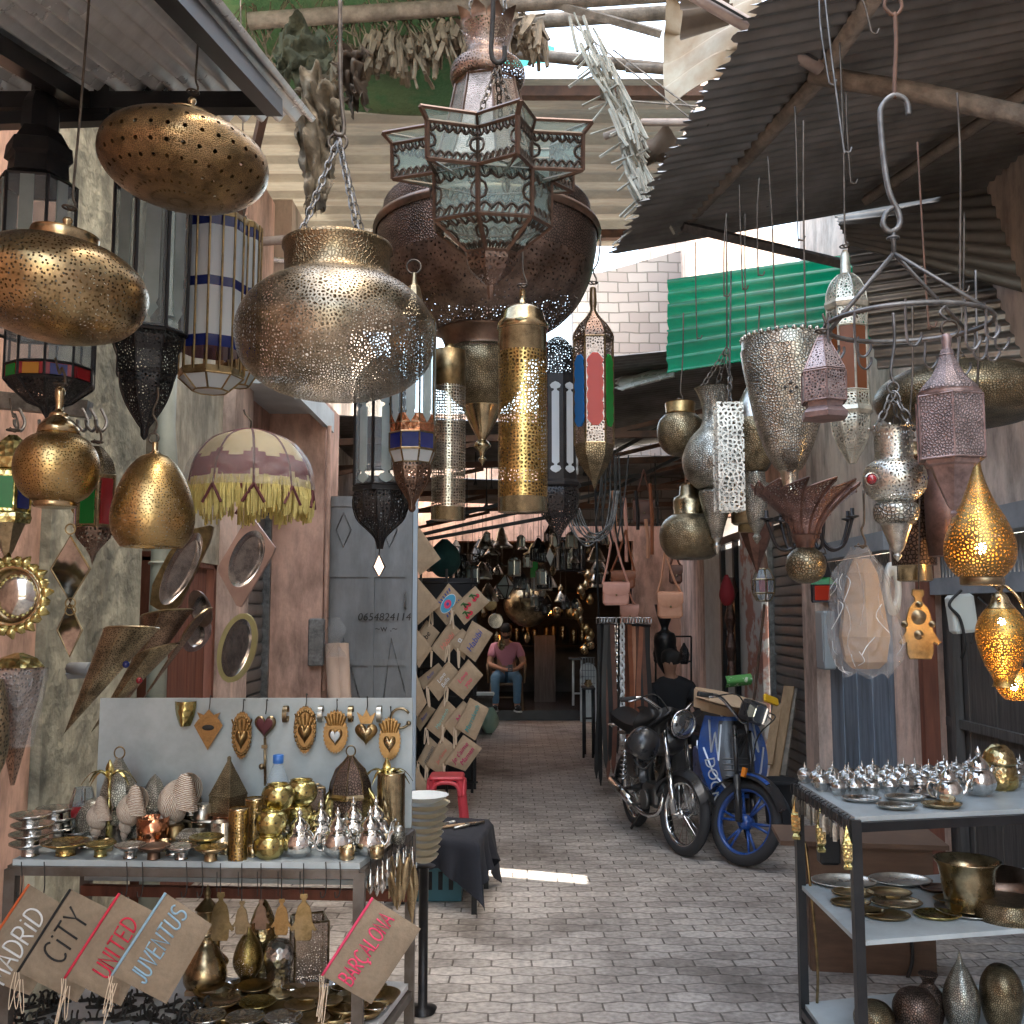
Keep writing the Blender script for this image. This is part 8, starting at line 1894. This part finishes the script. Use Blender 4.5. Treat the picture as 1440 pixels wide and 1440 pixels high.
def bike(label,front,head,steer,style):
    """front = ground point under front axle, head = heading angle of the frame"""
    blue=style=='blue'; Rw=.275; tw=.062 if not blue else .066; WB=1.12 if blue else .98
    body='bike_blue' if blue else 'bike_black'
    hv=V((cos(head),sin(head),0)); org=V(front)-hv*WB*.5
    r=thing('motorbike',label,'motorbike',org); X=M.Translation(org)@M.Rotation(head,4,'Z')
    L=lambda x,y,z: X@V((x,y,z))
    # steering: rotate about head axis through S
    S=V((WB/2-.20,0,.80)); ax=V((-.45,0,1)).normalized(); SX=X@M.Translation(V((WB/2-.02,0,.35)))@M.Rotation(steer,4,ax)@M.Translation(-V((WB/2-.02,0,.35)))
    Ls=lambda x,y,z: SX@V((x,y,z))
    rimm='bike_blue' if blue else 'chrome'
    wheel(r,SX@M.Translation((WB/2,0,Rw)),Rw,tw,rimm,'cast' if blue else 'wire','bike_blue' if blue else 'chrome')
    wheel(r,X@M.Translation((-WB/2,0,Rw)),Rw,tw,rimm,'cast' if blue else 'wire','chrome')
    # fork
    b=MB()
    for y in (-.085,.085):
        b.tube([Ls(WB/2+.005,y,Rw),Ls(WB/2-.09,y,.55)],.024,10); b.tube([Ls(WB/2-.09,y,.55),Ls(WB/2-.2,y,.86)],.016,10)
    b.tube([Ls(WB/2,-.1,Rw),Ls(WB/2,.1,Rw)],.012,8); b.build('fork','bike_black' if blue else 'chrome',r)
    # front fender
    b=MB()
    def fe(u,v):
        a=R(30+ (125 if not blue else 140)*v); w=(u-.5); rad=Rw+.028+ (.0 if not blue else .02); return Ls(WB/2+rad*cos(a)*1.0,w*(.12 if not blue else .17),Rw+rad*sin(a)-abs(w)*.09)
    b.grid(fe,8,18); b.grid(lambda u,v:fe(u,v)+V((0,0,-.004)),8,18,flip=True); b.build('front_fender','bike_black' ,r)
    if blue:
        b=MB(); b.grid(lambda u,v:fe(.15+.18*u,.25+.5*v)+V((0,0,.004)),2,10); b.grid(lambda u,v:fe(.62+.2*u,.2+.4*v)+V((0,0,.004)),2,10); b.build('fender_flash','bike_blue',r)
        b=MB(); b.box(Ls(WB/2+.02,-.12,.63)*1.0 if False else (0,0,0),(.03,.02,.06),SX@M.Translation((WB/2-.02,-.11,.58))); b.build('side_reflector','lens_amber',r)
    # handlebar
    b=MB(); b.tube(bez([Ls(WB/2-.32,-.34,1.0),Ls(WB/2-.27,-.22,1.02),Ls(WB/2-.22,-.1,.95),Ls(WB/2-.21,0,.9),Ls(WB/2-.22,.1,.95),Ls(WB/2-.27,.22,1.02),Ls(WB/2-.32,.34,1.0)],5),.012,8); b.build('handlebar','chrome',r)
    for y in (-1,1):
        b=MB(); b.tube([Ls(WB/2-.29,y*.27,1.013),Ls(WB/2-.33,y*.37,.995)],.018,10); b.build('grip','rubber',r)
        b=MB(); b.tube([Ls(WB/2-.24,y*.24,1.02),Ls(WB/2-.24,y*.36,.99)],.006,5); b.build('lever','chrome',r)
    # cables
    b=MB(); b.tube(bez([Ls(WB/2-.27,-.25,1.02),Ls(WB/2-.12,-.2,1.05),Ls(WB/2-.1,-.06,.85),L(WB/2-.3,0,.6)],6),.005,5); b.tube(bez([Ls(WB/2-.27,.25,1.02),Ls(WB/2-.1,.2,1.0),Ls(WB/2-.1,.05,.8),Ls(WB/2-.05,.08,.4)],6),.005,5); b.build('cable','iron_matte',r)
    # headlight
    hl=SX@M.Translation((WB/2-.09,0,.87 if not blue else .98))@M.Rotation(R(96),4,'Y')
    if not blue:
        b=MB(); b.lathe(smooth_prof([(0,-.13),(.05,-.115),(.085,-.06),(.095,0),(.1,.01)],3),28,hl,cap=False); b.build('headlight_shell','bike_black',r)
        b=MB(); b.ring((0,0,.01),.097,.008,hl,28); b.build('headlight_ring','chrome',r)
        b=MB(); b.lathe(smooth_prof([(.094,.008),(.07,.024),(.03,.034),(0,.036)],3),28,hl); b.build('headlight','lens',r)
    else:
        b=MB(); b.box((0,0,-.05),(.15,.20,.12),hl,bev=.03); b.build('headlight_shell','bike_black',r)
        b=MB(); b.box((0,.0,.017),(.12,.15,.012),hl,bev=.03); b.build('headlight','lens',r)
        b=MB(); b.box((0,0,0),(.02,.16,.05),SX@M.Translation((WB/2-.02,0,1.09))@M.Rotation(R(-20),4,'Y'),bev=.008); b.build('yellow_badge','yellow_plate',r)
    # frame, tank/step, engine
    b=MB(); b.tube(bez([Ls(WB/2-.2,0,.84),L(.22,0,.66),L(.0,0,.38),L(-.25,0,.36),L(-WB/2,0,Rw)],6),.028,10); b.tube([L(-.12,0,.38),L(-.2,0,.74)],.024,10); b.tube([L(-.2,.09,.74),L(-WB/2-.12,.09,.70)],.014,8); b.tube([L(-.2,-.09,.74),L(-WB/2-.12,-.09,.70)],.014,8)
    for y in (-.1,.1): b.tube([L(-.18,y*.6,.36),L(-WB/2,y,Rw)],.018,8)
    b.build('frame','bike_black',r)
    for y in (-.115,.115):
        b=MB(); b.tube([L(-WB/2+.02,y,Rw+.03),L(-WB/2+.12,y,.68)],.012,8)
        p0=Vector_=L(-WB/2+.04,y,Rw+.08); p1=L(-WB/2+.11,y,.64); dd_=(p1-p0); q=dd_.normalized(); o1=q.orthogonal().normalized(); o2=q.cross(o1)
        b.tube([p0+dd_*(i/60)+(o1*cos(i*2*pi/7.5)+o2*sin(i*2*pi/7.5))*.027 for i in range(61)],.006,5); b.build('shock_absorber','chrome',r)
    b=MB(); b.box((.04,0,.33),(.26,.2,.16),X,bev=.03); b.tube([L(.12,0,.36),L(.28,0,.42)],.07,16); 
    for k in range(6): b.tube([L(.16+.022*k,0,.375+.008*k),L(.168+.022*k,0,.378+.008*k)],.085,18)
    b.tube([L(.05,-.11,.3),L(.05,-.14,.3)],.07,16); b.tube([L(.05,.11,.3),L(.05,.14,.3)],.07,16); b.build('engine','engine',r)
    b=MB(); b.tube(bez([L(.26,-.06,.38),L(.25,-.1,.24),L(.05,-.13,.2),L(-.25,-.14,.24)],5),.018,8); b.tube([L(-.2,-.14,.24),L(-WB/2-.12,-.15,.33)],.036,12); b.build('exhaust','chrome',r)
    b=MB(); b.tube([L(-.05,.1,.22),L(-.14,.17,.02)],.01,6); b.tube([L(-.05,-.1,.22),L(-.12,-.17,.06)],.01,6); b.tube([L(.0,-.2,.26),L(.0,.2,.26)],.011,6); b.build('stand','iron_matte',r)
    # rear fender and seat
    b=MB()
    def rf(u,v):
        a=R(10+150*v); w=(u-.5); rad=Rw+.035; return L(-WB/2-rad*cos(a),w*.13,Rw+rad*sin(a)-abs(w)*.08)
    b.grid(rf,6,16); b.build('rear_fender','bike_black',r)
    b=MB(); b.grid(lambda u,v:L(-.72+.62*v,(u-.5)*.24*(1-.25*v),.80-.02*sin(pi*v)+.05*(1-(2*u-1)**2)+(.04*(1-v)**2)),10,14); b.grid(lambda u,v:L(-.72+.62*v,(u-.5)*.24*(1-.25*v),.80-.02*sin(pi*v)-.06+(.04*(1-v)**2)),10,14,flip=True)
    def side(u,v):
        sg=-1; return L(-.72+.62*v,sg*.12*(1-.25*v),.80-.02*sin(pi*v)-.06*u+.04*(1-v)**2)
    b.grid(side,3,14); b.grid(lambda u,v:L(-.72+.62*v,.12*(1-.25*v),.80-.02*sin(pi*v)-.06*u+.04*(1-v)**2),3,14); b.build('saddle','leather_black',r)
    b=MB()
    for k in range(5): b.tube([L(-.72,-.1+.05*k,.73),L(-WB/2-.32,-.1+.05*k,.74)],.007,6)
    b.tube([L(-WB/2-.32,-.11,.74),L(-WB/2-.32,.11,.74)],.009,6); b.tube([L(-.74,-.11,.74),L(-.74,.11,.74)],.009,6); b.build('luggage_rack','chrome',r)
    if not blue:
        b=MB(); b.lathe(smooth_prof([(0,-.2),(.07,-.19),(.115,-.08),(.12,.05),(.085,.17),(0,.2)],4),22,X@M.Translation((.16,0,.72))@M.Rotation(R(78),4,'Y'),sx=.85); b.build('fuel_tank','bike_black',r)
        b=MB(); b.lathe([(0,0),(.035,0),(.035,.02),(.02,.028),(0,.028)],16,X@M.Translation((.2,0,.815))); b.build('fuel_cap','chrome',r)
        for y in (-.12,.12): b=MB(); b.box((-.2,y,.52),(.22,.03,.2),X,bev=.03); b.build('side_cover','bike_black',r)
    else:
        b=MB()     # leg shield
        def ls(u,v):
            w=(u-.5); z=.40+.52*v; x=WB/2-.13-.19*v-.30*w*w*1.4+.0; return L(x-.02,w*(.34+.14*sin(pi*v)),z)
        b.grid(ls,14,12); b.grid(lambda u,v:ls(u,v)+hv*-.012,14,12,flip=True); b.build('leg_shield','bike_blue',r)
        b=MB(); b.grid(lambda u,v:ls(.24+.52*u,.05+.9*v)+hv*.006,6,8); b.build('grille_panel','bike_black',r)
        b=MB()
        for k in range(5): b.tube([ls(.3+.4*i/6,.2+.07*k)+hv*.010 for i in range(7)],.005,4)
        b.build('grille_slats','engine',r)
        for sg in (0,1):
            b=MB(); f=lambda u: u if sg==0 else 1-u
            for (pts) in ([(.08,.95),(.16,.55),(.2,.8),(.24,.45),(.28,.9)],[(.06,.6),(.14,.3),(.26,.12)]): b.tube([ls(f(a),e)+hv*.008 for a,e in pts],.008,4)
            b.build('white_flash','bike_silver',r)
        for y in (-.14,.14): b=MB(); b.box((-.18,y,.52),(.5,.035,.24),X,bev=.03); b.build('side_cover','bike_blue',r)
        # vertical lettering beside the shield
        XT=X@M.Translation((.36,-.17,.56))@M.Rotation(R(90),4,'Z')@M.Rotation(pi/2,4,'X')@M.Rotation(R(-72),4,'Z')
        p=ls(.10,.12)+hv*.02; XT=M.Translation(p)@M.Rotation(head+pi/2,4,'Z')@M.Rotation(pi/2,4,'X')@M.Rotation(R(-78),4,'Z')
        textmesh('DOCKER',.10,XT,'lettering','bike_silver',r,ext=.002)
    return r
b1=bike('black moped with round headlight and wire spokes, left of the pair',PL(964,1203,0),R(-77),R(13),'black')
b2=bike('blue and black motorbike with cast blue wheels, right of the pair',PL(1052,1217,0),R(-89),R(42),'blue')
o=ORG[b1.name]
# black helmet hung on the moped, jacket over it
c=P(905,1045,6.95); r=thing('helmet','black helmet hung on the side of the moped','helmet',c); b=MB(); b.lathe(smooth_prof([(0,.11),(.06,.1),(.10,.05),(.115,-.02),(.11,-.07),(.095,-.10)],4),24,M.Translation(c)@M.Rotation(R(30),4,'Y'),cap=False); b.build('shell','bike_black',r); b=MB(); b.tube(bez([c+V((-.08,-.05,-.09)),c+V((-.02,-.1,-.16)),c+V((.06,-.05,-.1))],5),.008,5); b.build('strap','leather_black',r)
c=P(928,1012,7.1); b=MB(); b.grid(lambda u,v:P(895+62*u+5*sin(7*v),995+44*v*(.75+.25*sin(6*u)),7.1)+V((0,-.09*sin(pi*u)*sin(pi*min(1,v+.2))+.02*sin(14*u+8*v),.012*sin(11*u+5*v))),20,14); one(b,'black_jacket','leather_black','black jacket thrown over the seat of the moped','jacket',c)
# cardboard box on the blue bike, green spotted cloth
r=thing('cardboard_box','flattened open cardboard box lying on the blue motorbike','cardboard box',P(1025,985,7.0))
b=MB(); b.grid(lambda u,v:P(978+100*u,966+22*u+14*v,6.9+.45*(1-v))+V((0,0,.012*sin(4*u+3*v))),8,4); b.grid(lambda u,v:P(978+100*u,969+22*u+14*v,6.9+.45*(1-v))+V((0,0,.012*sin(4*u+3*v))),8,4,flip=True); b.build('lid','cardboard',r)
b=MB(); b.grid(lambda u,v:P(976+22*u,968+26*v+6*u,6.95)+V((0,.02*v,0)),3,3); b.grid(lambda u,v:P(985+60*u,985+14*u+14*v,7.1),6,3); b.build('flap','cardboard',r)
b=MB(); c=P(1040,958,7.6); b.grid(lambda u,v:P(1020+36*u,951+16*v-4*u,7.5)+V((0,-.05*sin(pi*v),0)),8,6); one(b,'spotted_cloth','green_cloth','green cloth with white spots behind the cardboard','cloth',c)
# ================================================================ people
def skinned(name,joints,edges,mt,parent=None,org=None,sub=2,root=0):
    me=bpy.data.meshes.new(name); o0=ORG[parent.name] if parent is not None else V(org)
    me.from_pydata([tuple(V(j[0])-o0) for j in joints],edges,[]); o=bpy.data.objects.new(name,me); COL.objects.link(o)
    m=o.modifiers.new('s','SKIN'); m.use_smooth_shade=True
    for i,j in enumerate(joints):
        sv=me.skin_vertices[0].data[i]; rr_=j[1]; sv.radius=(rr_,rr_) if not isinstance(rr_,tuple) else rr_; sv.use_root=(i==root)
    s=o.modifiers.new('d','SUBSURF'); s.levels=sub; s.render_levels=sub
    dg=bpy.context.evaluated_depsgraph_get(); dg.update(); m2=bpy.data.meshes.new_from_object(o.evaluated_get(dg))
    bpy.data.objects.remove(o); bpy.data.meshes.remove(me)
    m2.name=name; m2.materials.clear(); m2.materials.append(MAT[mt])
    for p in m2.polygons: p.use_smooth=True; p.material_index=0
    o=bpy.data.objects.new(name,m2); COL.objects.link(o); ORG[o.name]=V(o0)
    if parent is not None: o.parent=parent
    else: o.location=o0
    return o
d=15.35; base=P(712,997,d); base.z=.15; bx,by,bz=base.x,by0,bz0=base.x,d,.15
def W(x,y,z): return V((bx+x,d+y,bz0+z))     # x to the right in the photo, y away from the viewer
seat=.45
r=person=thing('person','seated man in a pink T-shirt and blue jeans looking down at his phone','person',W(0,.25,0))
J=[]; E=[]
def j(p,rad,par=None):
    J.append((p,rad)); 
    if par is not None: E.append((par,len(J)-1))
    return len(J)-1
pel=j(W(0,.32,seat+.10),.125); sp=j(W(0,.30,seat+.28),.12,pel); ch=j(W(-.01,.25,seat+.47),.135,sp); nk=j(W(-.01,.20,seat+.585),.055,ch); hd0=j(W(-.01,.16,seat+.64),.06,nk); hd=j(W(-.01,.13,seat+.73),.088,hd0); hd2=j(W(-.01,.13,seat+.80),.075,hd)
for s_ in (-1,1):
    sh=j(W(s_*.19-.01,.25,seat+.50),.062,ch); el=j(W(s_*.27,.16,seat+.24),.046,sh); wr=j(W(s_*.08+.06,-.10,seat+.17),.030,el); hn=j(W(s_*.045+.06,-.155,seat+.165),.036,wr)
    for k in range(4):
        f=j(W(s_*.03+.06-.0,-.17-.012*k,seat+.155+.01*k),.010,hn); j(W(-s_*.01+.06,-.195-.008*k,seat+.16+.012*k),.008,f)
    th_=j(W(s_*.03+.06,-.15,seat+.2),.011,hn); j(W(s_*.01+.06,-.18,seat+.205),.009,th_)
    hp=j(W(s_*.10,.22,seat+.07),.098,pel); kn=j(W(s_*.17,-.16,seat+.05),.070,hp); an=j(W(s_*.16+.0,-.12,.09),.045,kn); ft=j(W(s_*.19,-.26,.04),.04,an)
body=skinned('body',J,E,'skin',r)
# face
b=MB(); hc=W(-.01,.13,seat+.745); X=M.Translation(hc)@M.Rotation(R(25),4,'X')
b.ball((0,-.085,-.015),.016,8,X,sz=1.6); b.build('nose','skin',r)
for s_ in (-1,1):
    b=MB(); b.ball((s_*.032,-.078,.012),.009,8,X); b.build('eye','hair',r)
    b=MB(); b.ball((s_*.088,.0,-.005),.018,8,X,sx=.5,sz=1.5); b.build('ear','skin',r)
b=MB(); b.tube([X@V((-.025,-.078,-.05)),X@V((0,-.084,-.052)),X@V((.025,-.078,-.05))],.006,5); b.build('mouth','terracotta_cushion',r)
b=MB(); b.lathe(smooth_prof([(.094,-.0),(.096,.03),(.08,.075),(.04,.10),(0,.105)],3),24,X@M.Translation((0,.012,.02)),cap=False); b.build('hair','hair',r)
b=MB(); b.grid(lambda u,v:X@V((.075*sin((u-.5)*pi*1.1),-.078*cos((u-.5)*pi*1.1)+.0,-.04-.05*v)),10,4); b.build('beard','hair',r)
J=[];E=[]
a0=j(W(0,.32,seat+.06),.142); a1=j(W(0,.30,seat+.28),.136,a0); a2=j(W(-.01,.25,seat+.47),.150,a1); a3=j(W(-.01,.215,seat+.56),.075,a2)
for s_ in (-1,1): q=j(W(s_*.19-.01,.25,seat+.50),.078,a2); j(W(s_*.245,.19,seat+.33),.070,q)
skinned('shirt',J,E,'shirt_pink',r)
J=[];E=[]
a0=j(W(0,.32,seat+.07),.138)
for s_ in (-1,1): h_=j(W(s_*.10,.22,seat+.07),.110,a0); k_=j(W(s_*.17,-.16,seat+.055),.080,h_); m_=j(W(s_*.165,-.14,.28),.066,k_); j(W(s_*.16,-.12,.10),.058,m_)
skinned('jeans',J,E,'jeans',r)
for s_ in (-1,1):
    X=M.Translation(W(s_*.17,-.17,0))@M.Rotation(R(s_*14),4,'Z')
    b=MB(); b.ball((0,-.02,.055),.05,16,X,sx=.95,sy=2.5,sz=1.05); sh_=b.build('shoe','cloth_dark',r); b=MB(); b.box((0,-.02,.012),(.09,.26,.024),X,bev=.03); b.build('sole','white_paint',r)
    b=MB(); b.tube([X@V((-.045,-.06,.06)),X@V((0,-.08,.095)),X@V((.045,-.02,.06))],.01,5); b.build('shoe_stripe','white_paint',r)
c=W(.06,-.2,seat+.20); b=MB(); b.box((0,0,0),(.075,.012,.15),M.Translation(c)@M.Rotation(R(-50),4,'X'),bev=.004); one(b,'phone','black_frame','dark phone held by the seated man','phone',c)
# rattan chair
r=thing('rattan_chair','dark rattan armchair under the seated man','chair',W(0,.3,0)); b=MB(); b.box((bx,d+.22,bz0+seat-.055),(.5,.5,.03),bev=.04); b.build('seat','rattan',r)
for sx in (-1,1):
    for y in (.0,.46): b=MB(); b.tube([W(sx*.25,y,0),W(sx*.23,y,seat-.04)],.017,8); b.build('leg','rattan',r)
b=MB()
b.tube(bez([W(-.27,-.0,seat-.03),W(-.29,-.02,seat+.2),W(-.29,.3,seat+.26),W(-.26,.5,seat+.36),W(0,.56,seat+.46),W(.26,.5,seat+.36),W(.29,.3,seat+.26),W(.29,-.02,seat+.2),W(.27,-.0,seat-.03)],6),.018,8)
for k in range(11): a=R(10+16*k); b.tube([W(.24*cos(a),.3+.18*sin(a),seat-.03),W(.28*cos(a),.3+.24*sin(a),seat+.3)],.009,5)
b.build('backrest','rattan',r)
b=MB()
for sx in (-1,1): b.tube([W(sx*.24,.0,.16),W(sx*.24,.46,.16)],.011,6)
b.tube([W(-.24,0,.2),W(.24,0,.2)],.011,6); b.build('stretcher','rattan',r)
# dark seated person behind the bikes
d2=10.2; c=P(950,1010,d2); W2=lambda x,y,z: V((c.x+x,d2+y,z))
r=thing('person','person in dark clothes sitting low behind the motorbikes, face turned aside','person',W2(0,0,0)); J=[];E=[]
p0=j(W2(0,.1,.42),.15); p1=j(W2(-.02,.05,.65),.15,p0); p2=j(W2(-.04,0,.86),.15,p1); p3=j(W2(-.05,-.03,.99),.055,p2); p4_=j(W2(-.06,-.06,1.06),.06,p3); p5=j(W2(-.06,-.08,1.15),.088,p4_); j(W2(-.06,-.07,1.21),.075,p5)
for s_ in (-1,1):
    q=j(W2(s_*.19-.04,0,.88),.07,p2); e=j(W2(s_*.25,-.12,.66),.052,q); w_=j(W2(s_*.1,-.3,.56),.036,e); hnd=j(W2(s_*.06,-.35,.55),.036,w_)
    for k in range(4): f=j(W2(s_*.05+.012*k*s_,-.385,.545),.01,hnd); j(W2(s_*.045+.012*k*s_,-.41,.53),.008,f)
    h_=j(W2(s_*.1,0,.42),.1,p0); k_=j(W2(s_*.16,-.38,.45),.072,h_); a_=j(W2(s_*.16,-.33,.09),.046,k_); j(W2(s_*.17,-.46,.045),.042,a_)
skinned('body',J,E,'skin',r)
J=[];E=[]
p0=j(W2(0,.1,.40),.165); p1=j(W2(-.02,.05,.65),.165,p0); p2=j(W2(-.04,0,.86),.165,p1); j(W2(-.05,-.03,1.01),.085,p2)
for s_ in (-1,1): q=j(W2(s_*.19-.04,0,.88),.085,p2); e=j(W2(s_*.25,-.12,.66),.066,q); j(W2(s_*.11,-.28,.57),.05,e); h_=j(W2(s_*.1,0,.42),.115,p0); k_=j(W2(s_*.16,-.38,.455),.085,h_); j(W2(s_*.16,-.33,.12),.062,k_)
skinned('dark_clothes',J,E,'cloth_dark',r)
b=MB(); X=M.Translation(W2(-.06,-.075,1.16))@M.Rotation(R(15),4,'X'); b.lathe(smooth_prof([(.098,-.03),(.1,.02),(.085,.07),(.04,.1),(0,.105)],3),20,X@M.Translation((.012,.02,.01)),cap=False); b.build('hair','hair',r)
b=MB(); b.ball((0,-.085,-.015),.016,8,X,sz=1.6); b.build('nose','skin',r)
b=MB()
for s_ in (-1,1): b.ball((s_*.032,-.078,.012),.009,8,X)
b.build('eyes','hair',r)
b=MB(); b.box(W2(0,.1,.14),(.36,.34,.27),bev=.03); one(b,'low_stool','dark_wood','low dark stool under the person behind the motorbikes','stool',W2(0,.1,0))
# ================================================================ world, sun, camera
w=bpy.data.worlds.new('World'); sc.world=w; w.use_nodes=True; t=w.node_tree; t.nodes.clear()
SUN_EL,SUN_AZ=R(60),R(108)        # azimuth clockwise from +Y
sky=nd(t,'ShaderNodeTexSky',_sky_type='NISHITA',_sun_disc=False,_sun_elevation=SUN_EL,_sun_rotation=SUN_AZ,_dust_density=4.,_air_density=1.,_ozone_density=.6)
mx=nd(t,'ShaderNodeMix',_data_type='RGBA',_blend_type='MULTIPLY'); mx.inputs[0].default_value=1.; mx.inputs[7].default_value=(1.07,1.02,.86,1)
bg=nd(t,'ShaderNodeBackground',Strength=.15); o=nd(t,'ShaderNodeOutputWorld')
t.links.new(sky.outputs[0],mx.inputs[6]); t.links.new(mx.outputs[2],bg.inputs[0]); t.links.new(bg.outputs[0],o.inputs[0])
l=bpy.data.lights.new('sun','SUN'); l.energy=2.0; l.angle=R(.5); l.color=(1,.95,.87)
so=bpy.data.objects.new('sun',l); COL.objects.link(so); sv=V((sin(SUN_AZ)*cos(SUN_EL),cos(SUN_AZ)*cos(SUN_EL),sin(SUN_EL)))
so.rotation_euler=(-sv).to_track_quat('-Z','Y').to_euler(); so.location=(4,-4,9)
cam=bpy.data.cameras.new('camera'); cam.sensor_width=36; cam.lens=36*F/1440; cam.clip_end=500; cam.clip_start=.05
co=bpy.data.objects.new('camera',cam); COL.objects.link(co); co.location=(0,0,HC); co.rotation_euler=(pi/2+T,0,0); sc.camera=co
sc.view_settings.view_transform='Standard'; sc.view_settings.look='None'; sc.view_settings.exposure=3.6; sc.view_settings.gamma=1
sc.cycles.max_bounces=8; sc.cycles.diffuse_bounces=5; sc.cycles.glossy_bounces=4; sc.cycles.transmission_bounces=4; sc.cycles.transparent_max_bounces=16
sc.cycles.caustics_reflective=False; sc.cycles.caustics_refractive=False; sc.cycles.sample_clamp_indirect=6
